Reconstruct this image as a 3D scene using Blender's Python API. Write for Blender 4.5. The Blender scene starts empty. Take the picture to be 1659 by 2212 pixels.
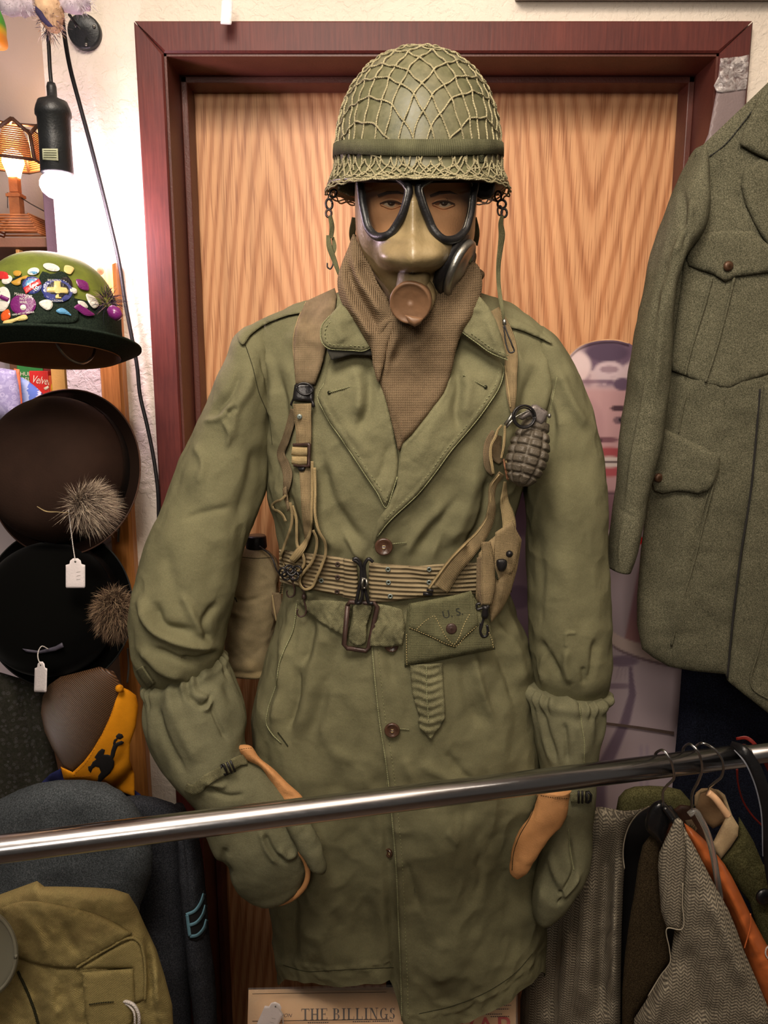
import bpy, bmesh, math, random
import numpy as np
from mathutils import Vector
from mathutils.bvhtree import BVHTree
from mathutils.geometry import delaunay_2d_cdt
random.seed(7); RNG = np.random.default_rng(7)
SC = bpy.context.scene; COL = SC.collection
# ---------------------------------------------------------------- camera, light, exposure
F = 1650.0; TH = math.radians(10.5); CZ = 1.62; CT, ST = math.cos(TH), math.sin(TH)
cam = bpy.data.cameras.new('camera'); camo = bpy.data.objects.new('camera', cam); COL.objects.link(camo)
camo.location = (0, 0, CZ); camo.rotation_euler = (math.pi/2-TH, 0, 0)
cam.sensor_fit = 'VERTICAL'; cam.sensor_height = 36; cam.lens = F/2212*36; cam.clip_start = .02
SC.camera = camo
SC.view_settings.view_transform = 'Standard'; SC.view_settings.look = 'None'
SC.view_settings.gamma = 1; SC.view_settings.use_curve_mapping = False
SC.view_settings.exposure = -0.40
w = bpy.data.worlds.new('world'); SC.world = w; w.use_nodes = True
w.node_tree.nodes['Background'].inputs[0].default_value = (1.0, .86, .72, 1)
w.node_tree.nodes['Background'].inputs[1].default_value = .08
def area(name, loc, target, size, power, color, sy=None):
    l = bpy.data.lights.new(name, 'AREA'); l.energy = power; l.color = color
    l.size = size
    if sy: l.shape = 'RECTANGLE'; l.size_y = sy
    o = bpy.data.objects.new(name, l); COL.objects.link(o); o.location = loc
    o.rotation_euler = (Vector(target)-Vector(loc)).to_track_quat('-Z', 'Y').to_euler(); return o
L1 = area('ceiling_lamp_light', (-.2, .05, 2.7), (0, 1.12, 1.8), .5, 11, (1, .89, .76))
L2 = area('ceiling_tube_light', (.5, .2, 2.8), (.5, .5, 1.2), 3.2, 9, (1, .86, .70), .12)
L3 = area('shop_light_behind', (-.3, -1.4, 2.3), (0, 1.1, 1.9), .6, 3.6, (1, .88, .75)); L3.data.spread = math.radians(55)
L4 = area('cool_display_light', (-.9, .0, 2.6), (-.3, .9, 1.2), .3, 1.6, (.62, .78, 1))
L1.data.spread = math.radians(100)
L5 = area('ceiling_uplight', (.2, -.2, 2.45), (.2, -.2, 3), 1.2, 44, (1, .88, .76))  # unseen fill lamp, added to brighten the ceiling that the rail reflects
# ---------------------------------------------------------------- helpers
def at(px, py, Y):
    u = (px-829.5)/F; v = (1106-py)/F; dy = CT+v*ST; t = Y/dy
    return Vector((u*t, Y, CZ+(-ST+v*CT)*t))
def atn(px, py, Y):
    px, py, Y = np.broadcast_arrays(np.asarray(px, float), np.asarray(py, float), np.asarray(Y, float))
    u = (px-829.5)/F; v = (1106-py)/F; t = Y/(CT+v*ST)
    return np.stack([u*t, Y, CZ+(-ST+v*CT)*t], -1)
def proj(V):
    V = np.asarray(V, float); z = V[..., 2]-CZ; y = V[..., 1]; d = y*CT-z*ST
    return 829.5+F*V[..., 0]/d, 1106-F*(y*ST+z*CT)/d
def C8(r, g, b, a=1):
    f = lambda c: (c/255/12.92) if c/255 <= .04045 else ((c/255+.055)/1.055)**2.4
    return (f(r), f(g), f(b), a)
def hashn(i, j, k):
    h = (i*374761393+j*668265263+k*2147483647+1013904223) & 0xffffffff
    h = ((h ^ (h >> 13))*1274126177) & 0xffffffff
    return ((h ^ (h >> 16)) & 0xffff)/65535.0
def vnoise(P):
    P = np.asarray(P, float); I = np.floor(P).astype(np.int64); f = P-I; f = f*f*(3-2*f); r = 0
    for a in (0, 1):
        for b in (0, 1):
            for c in (0, 1):
                w_ = (f[..., 0] if a else 1-f[..., 0])*(f[..., 1] if b else 1-f[..., 1])*(f[..., 2] if c else 1-f[..., 2])
                r = r+w_*hashn(I[..., 0]+a, I[..., 1]+b, I[..., 2]+c)
    return r*2-1
def fbm(P, s=1.0, o=3):
    r = 0; a = 1
    for k in range(o): r = r+a*vnoise(np.asarray(P)*s+k*17.3); s *= 2.03; a *= .5
    return r
def cr(rows, M):
    R = np.asarray(rows, float); n = len(R)
    if n == 2: t = np.linspace(0, 1, M)[:, None]; return R[0]*(1-t)+R[1]*t
    d = np.maximum(np.linalg.norm(np.diff(R[:, :2], axis=0), axis=1), 1e-6)
    T = np.concatenate([[0], np.cumsum(d)]); ts = np.linspace(0, T[-1], M)
    # tangents (finite difference), Hermite
    m = np.zeros_like(R); sl = np.diff(R, axis=0)/d[:, None]
    m[0] = sl[0]; m[-1] = sl[-1]
    m[1:-1] = (sl[:-1]*d[1:, None]+sl[1:]*d[:-1, None])/(d[1:]+d[:-1])[:, None]
    k = np.clip(np.searchsorted(T, ts, side='right')-1, 0, n-2); h = d[k]; x = (ts-T[k])/h; x = x[:, None]; h = h[:, None]
    return (2*x**3-3*x**2+1)*R[k]+(x**3-2*x**2+x)*h*m[k]+(-2*x**3+3*x**2)*R[k+1]+(x**3-x**2)*h*m[k+1]
def crc(pts, M):   # closed smooth curve
    P = [tuple(p) for p in pts]; n = len(P); Q = P[-2:]+P+P[:3]
    R = cr(Q, 4000); A = np.asarray(Q, float)
    d = np.linalg.norm(np.diff(A[:, :2], axis=0), axis=1); T = np.concatenate([[0], np.cumsum(d)])
    s = np.linspace(0, T[-1], 4000); ts = np.linspace(T[2], T[2+n], M, endpoint=False)
    return np.stack([np.interp(ts, s, R[:, c]) for c in range(R.shape[1])], -1)
def poly_dist(px, py, pts, closed=False):
    P = np.asarray(pts, float)[:, :2]; n = len(P); best = np.full(np.shape(px), 1e9)
    for i in range(n if closed else n-1):
        a = P[i]; b = P[(i+1) % n]; ab = b-a; L = max(ab@ab, 1e-9)
        t = np.clip(((px-a[0])*ab[0]+(py-a[1])*ab[1])/L, 0, 1)
        best = np.minimum(best, np.hypot(px-a[0]-t*ab[0], py-a[1]-t*ab[1]))
    return best
def creases(px, py, folds):
    """folds: (points, width_px, height_m); ends taper"""
    H = np.zeros(np.shape(px))
    for pts, wd, hh in folds:
        P = np.asarray(pts, float)
        if len(P) > 2: P = cr(P, len(P)*4)
        seg = np.linalg.norm(np.diff(P, axis=0), axis=1); T = np.concatenate([[0], np.cumsum(seg)]); Lt = T[-1]
        x0, x1 = P[:, 0].min()-3*wd, P[:, 0].max()+3*wd; y0, y1 = P[:, 1].min()-3*wd, P[:, 1].max()+3*wd
        m = (px > x0) & (px < x1) & (py > y0) & (py < y1)
        if not m.any(): continue
        X = px[m]; Yy = py[m]; best = np.full(X.shape, 1e9); bt = np.zeros(X.shape)
        for i in range(len(P)-1):
            a = P[i]; ab = P[i+1]-a; L = max(ab@ab, 1e-9); t = np.clip(((X-a[0])*ab[0]+(Yy-a[1])*ab[1])/L, 0, 1)
            d = np.hypot(X-a[0]-t*ab[0], Yy-a[1]-t*ab[1]); k = d < best; best[k] = d[k]; bt[k] = (T[i]+t*seg[i])[k]/Lt
        H[m] += hh*np.exp(-(best/wd)**2)*np.clip(np.minimum(bt, 1-bt)*5+.15, 0, 1)
    return H
WORLD = {}
def reg(o, loc): WORLD[o.name] = Vector(loc)
def tag(o, label=None, cat=None, group=None, kind=None):
    if label: o['label'] = label
    if cat: o['category'] = cat
    if group: o['group'] = group
    if kind: o['kind'] = kind
    return o
def empty(name, loc, label=None, cat=None, group=None):
    o = bpy.data.objects.new(name, None); COL.objects.link(o); o.location = loc; o.empty_display_size = .03
    reg(o, loc); return tag(o, label, cat, group)
def make(name, V, faces, mat, parent=None, smooth=True, uv=None, label=None, cat=None, group=None, kind=None, vcol=None):
    V = np.asarray(V, float).reshape(-1, 3)
    if parent is not None: org = WORLD[parent.name]
    else:
        lo, hi = V.min(0), V.max(0); org = Vector(((lo[0]+hi[0])/2, (lo[1]+hi[1])/2, lo[2]))
    me = bpy.data.meshes.new(name); me.from_pydata((V-np.array(org)).tolist(), [], [list(map(int, f)) for f in faces])
    if smooth and len(me.polygons): me.polygons.foreach_set('use_smooth', [True]*len(me.polygons))
    if uv is not None:
        ul = me.uv_layers.new(name='UVMap'); li = np.empty(len(me.loops), int); me.loops.foreach_get('vertex_index', li)
        ul.data.foreach_set('uv', np.asarray(uv, float).reshape(-1, 2)[li].ravel())
    if vcol is not None:
        at_ = me.color_attributes.new('Col', 'FLOAT_COLOR', 'POINT'); c = np.ones((len(V), 4)); c[:, :3] = vcol; at_.data.foreach_set('color', c.ravel())
    if isinstance(mat, (list, tuple)):
        for m in mat: me.materials.append(m)
    elif mat: me.materials.append(mat)
    me.validate(); me.update()
    o = bpy.data.objects.new(name, me); COL.objects.link(o)
    if parent is not None: o.parent = parent; reg(o, org)
    else: o.location = org; reg(o, org)
    return tag(o, label, cat, group, kind)
class Acc:
    """collects pieces into one mesh"""
    def __init__(s): s.V = []; s.F = []; s.U = []; s.n = 0
    def add(s, V, Fc, uv=None):
        V = np.asarray(V, float).reshape(-1, 3); s.V.append(V); s.F += [[i+s.n for i in f] for f in Fc]
        s.U.append(np.asarray(uv, float).reshape(-1, 2) if uv is not None else V[:, [0, 2]]); s.n += len(V); return s
    def build(s, name, mat, parent=None, **k):
        if not s.V: return None
        return make(name, np.concatenate(s.V), s.F, mat, parent, uv=np.concatenate(s.U), **k)
def gridfaces(M, N, closed=True, caps=(False, False)):
    f = []
    for i in range(M-1):
        for j in range(N if closed else N-1):
            k = (j+1) % N; f.append((i*N+j, i*N+k, (i+1)*N+k, (i+1)*N+j))
    if caps[0]: f.append(tuple(range(N))[::-1])
    if caps[1]: f.append(tuple((M-1)*N+j for j in range(N)))
    return f
def gnormals(G, closed=True):
    dj = (np.roll(G, -1, 1)-np.roll(G, 1, 1)) if closed else np.gradient(G, axis=1)
    di = np.gradient(G, axis=0); n = np.cross(dj, di); l = np.linalg.norm(n, axis=-1, keepdims=True); n = n/np.maximum(l, 1e-12)
    return n
def tube_px(secs, M=60, N=48, e=2.0, angles=None):
    """sections (xl,yl,xr,yr,Yc,halfdepth) -> grid of rings; angle 0 = right side, +90 = towards camera"""
    S = np.asarray(secs, float); key = np.stack([(S[:, 0]+S[:, 2])/2, (S[:, 1]+S[:, 3])/2], -1)
    R = cr(np.concatenate([key, S], 1), M)[:, 2:]
    L = atn(R[:, 0], R[:, 1], R[:, 4]); Rr = atn(R[:, 2], R[:, 3], R[:, 4]); Cc = (L+Rr)/2; A = (Rr-L)/2
    a = np.linspace(0, 2*np.pi, N, endpoint=False) if angles is None else angles
    c = np.sign(np.cos(a))*np.abs(np.cos(a))**(2/e); s = np.sign(np.sin(a))*np.abs(np.sin(a))**(2/e)
    G = Cc[:, None, :]+A[:, None, :]*c[None, :, None]+np.array([0, -1., 0])[None, None, :]*(np.maximum(R[:, 5], 1e-4)[:, None, None]*s[None, :, None])
    return G
def outward(G):
    n = gnormals(G); c = G.mean(1, keepdims=True); 
    sgn = np.sign(((G-c)*n).sum()); return n*sgn
def guv(G):
    du = np.linalg.norm(np.diff(G, axis=1), axis=-1); u = np.concatenate([np.zeros((G.shape[0], 1)), np.cumsum(du, 1)], 1)
    u = u-u[:, -1:]/2
    dv = np.linalg.norm(np.diff(G, axis=0), axis=-1).mean(1); v = np.concatenate([[0], np.cumsum(dv)])
    return np.stack([u, np.broadcast_to(-v[:, None], u.shape)], -1)
def build_grid(name, G, mat, parent=None, caps=(True, True), closed=True, thick=0, **k):
    M, N = G.shape[:2]; n = gnormals(G, closed)
    f = gridfaces(M, N, closed, caps)
    c = G.mean((0, 1))
    if (((G-G.mean(1, keepdims=True))*n).sum() if closed else 1) < 0: f = [tuple(reversed(q)) for q in f]
    return make(name, G, f, mat, parent, uv=guv(G), **k)
def frames(P):
    P = np.asarray(P, float); T = np.gradient(P, axis=0); T /= np.maximum(np.linalg.norm(T, axis=1, keepdims=True), 1e-12)
    a = np.array([0, 0, 1.]) if abs(T[0, 2]) < .9 else np.array([1., 0, 0])
    N_ = np.zeros_like(P); n = a-T[0]*(a@T[0]); n /= np.linalg.norm(n); N_[0] = n
    for i in range(1, len(P)):
        n = n-T[i]*(n@T[i]); l = np.linalg.norm(n); n = n/l if l > 1e-9 else N_[i-1]; N_[i] = n
    return T, N_, np.cross(T, N_)
def tubeG(P, r, n=8):
    P = np.asarray(P, float); T, A, B = frames(P); r = np.broadcast_to(np.asarray(r, float), (len(P),))
    a = np.linspace(0, 2*np.pi, n, endpoint=False)
    return P[:, None]+r[:, None, None]*(A[:, None]*np.cos(a)[None, :, None]+B[:, None]*np.sin(a)[None, :, None])
def addtube(acc, P, r, n=6, caps=True):
    G = tubeG(P, r, n); acc.add(G, gridfaces(G.shape[0], n, True, (caps, caps)), guv(G)); return acc
def tube(name, P, r, mat, parent=None, n=8, M=None, **k):
    P = np.asarray(P, float)
    if M: 
        P = cr(P, M) if P.shape[1] == 3 else P
    a = Acc(); addtube(a, P, r, n); return a.build(name, mat, parent, **k)
def pxpath(pts, M=40, base=None, off=0.0):
    """[(x,y[,Y])...] smooth -> world points"""
    R = cr(pts, M)
    Y = R[:, 2] if R.shape[1] > 2 else base(R[:, 0], R[:, 1])
    return atn(R[:, 0], R[:, 1], Y-off)
def box(acc, c, s, rot=None, bev=0):
    x, y, z = [v/2 for v in s]
    V = np.array([[a*x, b*y, d*z] for a in (-1, 1) for b in (-1, 1) for d in (-1, 1)], float)
    if rot is not None: V = V@np.asarray(rot).T
    V = V+np.array(c)
    acc.add(V, [(0, 1, 3, 2), (4, 6, 7, 5), (0, 4, 5, 1), (2, 3, 7, 6), (0, 2, 6, 4), (1, 5, 7, 3)]); return acc
def bbox(name, lo, hi, mat, parent=None, bevel=0.0, **k):
    bm = bmesh.new(); bmesh.ops.create_cube(bm, size=1)
    lo = Vector(lo); hi = Vector(hi)
    for v in bm.verts: v.co = Vector([(lo[i]+hi[i])/2+v.co[i]*(hi[i]-lo[i]) for i in range(3)])
    if bevel: bmesh.ops.bevel(bm, geom=bm.edges[:], offset=bevel, segments=2, affect='EDGES', profile=.5)
    bm.verts.index_update(); V = [v.co[:] for v in bm.verts]; Fc = [[v.index for v in f.verts] for f in bm.faces]; bm.free()
    V = np.array(V); return make(name, V, Fc, mat, parent, smooth=False, uv=V[:, [0, 2]], **k)
def lathe(prof, n=32, axis=None, org=(0, 0, 0)):
    """prof [(r,h)] around axis vector from org"""
    ax = Vector((0, 0, 1) if axis is None else axis).normalized(); a = Vector((1, 0, 0)) if abs(ax.x) < .9 else Vector((0, 0, 1))
    A = (a-ax*a.dot(ax)).normalized(); B = ax.cross(A)
    A, B, ax = map(np.array, (A, B, ax)); t = np.linspace(0, 2*np.pi, n, endpoint=False); P = np.asarray(prof, float)
    return np.array(org)+P[:, 0][:, None, None]*(A*np.cos(t)[:, None]+B*np.sin(t)[:, None])[None]+P[:, 1][:, None, None]*ax
def addgrid(acc, G, caps=(True, True), closed=True):
    acc.add(G, gridfaces(G.shape[0], G.shape[1], closed, caps), guv(G)); return acc
def turned(name, prof, axis, org, mat, parent=None, n=32, **k):
    a = Acc(); addgrid(a, lathe(prof, n, axis, org)); return a.build(name, mat, parent, **k)
class Surf:
    """depth lookup: ray through a photo point onto built meshes"""
    def __init__(s): s.t = []; s.fill = 1.05
    def add(s, G, closed=True):
        M, N = G.shape[:2]; s.t.append(BVHTree.FromPolygons(G.reshape(-1, 3).tolist(), gridfaces(M, N, closed))); return s
    def addpoly(s, V, Fc): s.t.append(BVHTree.FromPolygons(np.asarray(V).reshape(-1, 3).tolist(), [list(map(int, f)) for f in Fc])); return s
    def __call__(s, px, py):
        px = np.asarray(px, float); py = np.asarray(py, float); sh = np.broadcast(px, py).shape
        X = np.broadcast_to(px, sh).ravel(); Yy = np.broadcast_to(py, sh).ravel(); out = np.full(X.shape, np.nan)
        o = Vector((0, 0, CZ))
        for i in range(len(X)):
            d = at(X[i], Yy[i], 1.0)-o; b = None
            for t in s.t:
                h = t.ray_cast(o, d.normalized())[0]
                if h is not None and (b is None or h.y < b): b = h.y
            if b is not None: out[i] = b
        bad = np.isnan(out)
        if bad.any():
            if bad.all(): out[:] = s.fill
            else:
                gi = np.where(~bad)[0]
                for i in np.where(bad)[0]: out[i] = out[gi[np.argmin((X[gi]-X[i])**2+(Yy[gi]-Yy[i])**2)]]
        return out.reshape(sh)
def sheet(name, outline, base, mat, parent=None, off=.003, thick=.002, step=6, smoothn=0, folds=(), puff=0.0, edge=5.0,
          stitch=None, noise_=(0, 0), build=True, extra=None, blur=0, **k):
    """solid cloth panel: outline in photo points, depth from base(px,py), relief towards the viewer"""
    O = crc(outline, smoothn) if smoothn else np.asarray(outline, float)
    pts = []; n0 = len(O)
    for i in range(n0):
        a = O[i]; b = O[(i+1) % n0]; m = max(1, int(np.hypot(*(b-a)[:2])/step))
        for q in range(m): pts.append(tuple((a+(b-a)*q/m)[:2]))
    nb = len(pts); B = np.array(pts)
    xs = np.arange(B[:, 0].min(), B[:, 0].max(), step); ys = np.arange(B[:, 1].min(), B[:, 1].max(), step)
    gx, gy = np.meshgrid(xs, ys); gx = gx+(np.arange(len(ys)) % 2)[:, None]*step*.5; gx = gx.ravel(); gy = gy.ravel()
    # inside test
    ins = np.zeros(gx.shape, bool)
    for i in range(nb):
        x0, y0 = B[i]; x1, y1 = B[(i+1) % nb]; c = ((y0 > gy) != (y1 > gy))
        with np.errstate(divide='ignore', invalid='ignore'): xx = (x1-x0)*(gy-y0)/(y1-y0)+x0
        ins ^= c & (gx < xx)
    gx, gy = gx[ins], gy[ins]; d = poly_dist(gx, gy, B, True); kk = d > step*.45; gx, gy = gx[kk], gy[kk]
    co = [Vector(p) for p in pts]+[Vector((a, b)) for a, b in zip(gx, gy)]
    vo, _, fo, _, _, _ = delaunay_2d_cdt(co, [(i, (i+1) % nb) for i in range(nb)], [list(range(nb))], 1, 1e-5)
    P = np.array([v[:] for v in vo]); px, py = P[:, 0], P[:, 1]; D = poly_dist(px, py, B, True)
    Y = base(px, py)
    if blur:
        for _ in range(blur):
            acc = np.zeros(len(Y)); cnt = np.zeros(len(Y))
            for f in fo:
                m_ = Y[list(f)].mean()
                for i in f: acc[i] += m_; cnt[i] += 1
            Y = np.where(cnt > 0, acc/np.maximum(cnt, 1), Y)
    H = off+thick*(1-np.exp(-D/edge*1.6))+puff*(1-np.exp(-D/40))
    if folds: H = H+creases(px, py, [(p_, max(w_, step*1.15), h_*min(1, (w_/(step*1.15))**.5)) for p_, w_, h_ in folds])*np.clip(D/edge, 0.2, 1)
    if stitch: H = H-.0012*np.exp(-((D-stitch)/2.2)**2)+.0010*np.exp(-((D-stitch*.5)/3)**2)*(1+.9*np.sin(px*.55+py*.5))
    if noise_[0]: H = H+noise_[0]*fbm(np.stack([px/noise_[1], py/noise_[1], px*0+3.7], -1), 1, 3)*np.clip(D/edge, .15, 1)
    if extra is not None: H = H+extra(px, py)
    V = atn(px, py, Y-H); Vb = atn(px, py, np.maximum(Y-off+.0005 if off > .001 else Y+.001, Y-H+.0008))
    Fc = [tuple(f) for f in fo]; cnt = {}
    # orientation: front faces look to -Y (towards camera)
    a, b, c = (P[[f[i] for f in Fc]] for i in range(3)); nn = (b[:, 0]-a[:, 0])*(c[:, 1]-a[:, 1])-(b[:, 1]-a[:, 1])*(c[:, 0]-a[:, 0])
    Fc = [f if q < 0 else tuple(reversed(f)) for f, q in zip(Fc, nn)]
    for f in Fc:
        for i in range(len(f)): e_ = (f[i], f[(i+1) % len(f)]); cnt[e_] = 1
    n = len(V); side = [(a, b, b+n, a+n)[::-1] for (a, b) in cnt if (b, a) not in cnt]
    VV = np.concatenate([V, Vb]); FF = Fc+[tuple(i+n for i in reversed(f)) for f in Fc]+side
    uv = np.stack([VV[:, 0], VV[:, 2]], -1)
    if not build: return VV, FF
    o = make(name, VV, FF, mat, parent, uv=uv, **k); o['_n'] = 0; del o['_n']
    return o
def strap(name, pts, wpx, mat, parent=None, base=None, off=.003, thick=.002, M=40, W=4, crown=0.0, acc=None, twist=None, **k):
    """webbing: centre line [(x,y[,Y])], width in photo pixels (scalar or list)"""
    P = np.asarray(pts, float); ws = np.broadcast_to(np.asarray(wpx, float), (len(P),))
    R = cr(np.concatenate([P, ws[:, None]], 1), M); c = R[:, :2]; wd = R[:, -1]
    t = np.gradient(c, axis=0); t /= np.maximum(np.linalg.norm(t, axis=1, keepdims=True), 1e-9); nrm = np.stack([-t[:, 1], t[:, 0]], -1)
    s = np.linspace(-.5, .5, W+1); X = c[:, None, :]+nrm[:, None, :]*(s[None, :, None]*wd[:, None, None])
    Y = np.broadcast_to(R[:, 2][:, None], X.shape[:2]) if P.shape[1] > 2 else base(X[..., 0], X[..., 1])
    H = off+crown*(1-(2*s)**2)[None, :]
    if twist is not None: H = H+np.interp(np.linspace(0, 1, M), np.linspace(0, 1, len(twist)), twist)[:, None]*s[None, :]
    Fr = atn(X[..., 0], X[..., 1], Y-H-thick); Bk = atn(X[..., 0], X[..., 1], Y-H)
    G = np.concatenate([Fr, Bk[:, ::-1]], 1)
    L = np.concatenate([[0], np.cumsum(np.linalg.norm(np.diff(Fr[:, W//2], axis=0), axis=1))])
    wm = np.linalg.norm(Fr[:, -1]-Fr[:, 0], axis=1).mean(); u = np.concatenate([s, s[::-1]])*wm
    uv = np.stack(np.broadcast_arrays(u[None, :], L[:, None]), -1)
    f = gridfaces(M, 2*(W+1), True, (True, True))
    n = gnormals(G[:, :W+1], False)
    if n[..., 1].mean() > 0: f = [tuple(reversed(q)) for q in f]
    if acc is not None: acc.add(G, f, uv); return acc
    return make(name, G, f, mat, parent, smooth=False if W < 2 else True, uv=uv, **k)
def textmesh(s, size, sx=1.0, shear=0.0, bold=0.0):
    cu = bpy.data.curves.new('t', 'FONT'); cu.body = s; cu.size = size; cu.align_x = 'CENTER'; cu.align_y = 'CENTER'; cu.shear = shear; cu.offset = bold
    cu.resolution_u = 3
    o = bpy.data.objects.new('t', cu); COL.objects.link(o); dg = bpy.context.evaluated_depsgraph_get(); me = bpy.data.meshes.new_from_object(o.evaluated_get(dg))
    V = np.array([v.co[:] for v in me.vertices]) if len(me.vertices) else np.zeros((0, 3)); Fc = [list(p.vertices) for p in me.polygons]
    bpy.data.objects.remove(o); bpy.data.curves.remove(cu); bpy.data.meshes.remove(me); V[:, 0] *= sx
    return V, Fc
def text_px(name, s, cx, cy, hpx, base, mat, parent, off=.0012, sx=1.0, rot=0, shear=0, bold=0, **k):
    V, Fc = textmesh(s, hpx*1.37, sx, shear, bold); c, sn = math.cos(math.radians(rot)), math.sin(math.radians(rot))
    X = cx+V[:, 0]*c+V[:, 1]*sn; Yy = cy-V[:, 1]*c+V[:, 0]*sn; Y = base(X, Yy)
    return make(name, atn(X, Yy, Y-off), Fc, mat, parent, smooth=False, **k)
TK, TN = .17, .055
GLY = {  # serif capitals: bars (x0,y0,x1,y1) and arcs (cx,cy,rx,ry,from,to)
 'T': (.8, [(.0, .94, .8, 1), (.0, .78, .05, 1), (.75, .78, .8, 1), (.315, 0, .485, 1), (.2, 0, .6, .05)], []),
 'H': (.9, [(.1, 0, .27, 1), (.63, 0, .8, 1), (0, 0, .37, .05), (0, .95, .37, 1), (.53, 0, .9, .05), (.53, .95, .9, 1), (.27, .48, .63, .54)], []),
 'E': (.75, [(.1, 0, .27, 1), (0, 0, .72, .05), (0, .95, .7, 1), (.65, .78, .7, 1), (.67, 0, .72, .24), (.27, .48, .5, .54), (.48, .4, .53, .62)], []),
 'B': (.8, [(.1, 0, .27, 1), (0, 0, .42, .05), (0, .95, .42, 1), (.27, .49, .42, .54)], [(.4, .75, .24, .225, -90, 90), (.42, .265, .28, .24, -90, 90)]),
 'I': (.45, [(.14, 0, .31, 1), (.03, 0, .42, .05), (.03, .95, .42, 1)], []),
 'L': (.75, [(.1, 0, .27, 1), (0, 0, .72, .05), (0, .95, .4, 1), (.67, 0, .72, .28)], []),
 'N': (.9, [(.12, 0, .17, 1), (.72, 0, .77, 1), (0, 0, .3, .05), (0, .95, .2, 1), (.6, .95, .9, 1), ('d', .1, 1, .74, 0)], []),
 'G': (.88, [(.66, 0, .8, .42), (.54, .4, .88, .45), (.66, .74, .7, 1)], [(.46, .5, .38, .48, 45, 315)]),
 'S': (.68, [(.54, .74, .58, 1), (.06, 0, .1, .26)], [(.33, .74, .23, .235, 30, 270), (.33, .26, .25, .235, -150, 90)]),
 'W': (1.2, [(0, .95, .34, 1), (.42, .95, .72, 1), (.88, .95, 1.2, 1), ('d', .08, 1, .32, 0), ('t', .34, 0, .56, 1), ('d', .5, 1, .76, 0), ('t', .8, 0, 1.06, 1)], []),
 'A': (.95, [(0, 0, .3, .05), (.55, 0, .95, .05), ('t', .14, 0, .44, 1), ('d', .36, 1, .7, 0), (.25, .32, .6, .37)], []),
 'R': (.9, [(.1, 0, .27, 1), (0, 0, .38, .05), (0, .95, .42, 1), ('d', .34, .5, .68, 0), (.6, 0, .88, .05), (.27, .47, .42, .52)], [(.42, .73, .25, .24, -90, 90)])}
def serif_px(name, text, x, y, h, wd, base, mat, parent, off=.0008, slope=0.0, gap=.10, **k):
    """text from left edge x, baseline y, cap height h (photo points)"""
    tot = sum((.4 if c == ' ' else GLY[c][0]+gap) for c in text); s = wd/tot; acc = Acc(); cx = 0
    def poly(P):
        P = np.array(P, float); X = x+(cx+P[:, 0])*s; Yy = y-P[:, 1]*h+(X-x)*slope; acc.add(atn(X, Yy, base(X, Yy)-off), [tuple(range(len(P)))])
    for c in text:
        if c == ' ': cx += .4; continue
        w_, bars, arcs = GLY[c]
        for b in bars:
            if b[0] == 'd': poly([(b[1], b[2]), (b[1]+.19, b[2]), (b[3]+.06, b[4]), (b[3]-.06, b[4])])
            elif b[0] == 't': poly([(b[1]-.025, b[2]), (b[1]+.03, b[2]), (b[3]+.03, b[4]), (b[3]-.025, b[4])])
            else: poly([(b[0], b[1]), (b[2], b[1]), (b[2], b[3]), (b[0], b[3])])
        for a in arcs:
            t = np.radians(np.linspace(a[4], a[5], 15)); q = TN*.6+(TK-TN*.6)*np.abs(np.cos(t))**1.3
            for i in range(14):
                o = [(a[0]+a[2]*math.cos(t[j]), a[1]+a[3]*math.sin(t[j])) for j in (i, i+1)]; n = [(a[0]+(a[2]-q[j])*math.cos(t[j]), a[1]+(a[3]-q[j]*.8)*math.sin(t[j])) for j in (i+1, i)]; poly(o+n)
        cx += w_+gap
    return acc.build(name, mat, parent, smooth=False, **k)
def const(Y): return lambda x, y: np.full(np.broadcast(np.asarray(x), np.asarray(y)).shape, float(Y))
def plane(x0, y0, Y0, gx=0.0, gy=0.0): return lambda x, y: Y0+(np.asarray(x)-x0)*gx+(np.asarray(y)-y0)*gy
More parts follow.
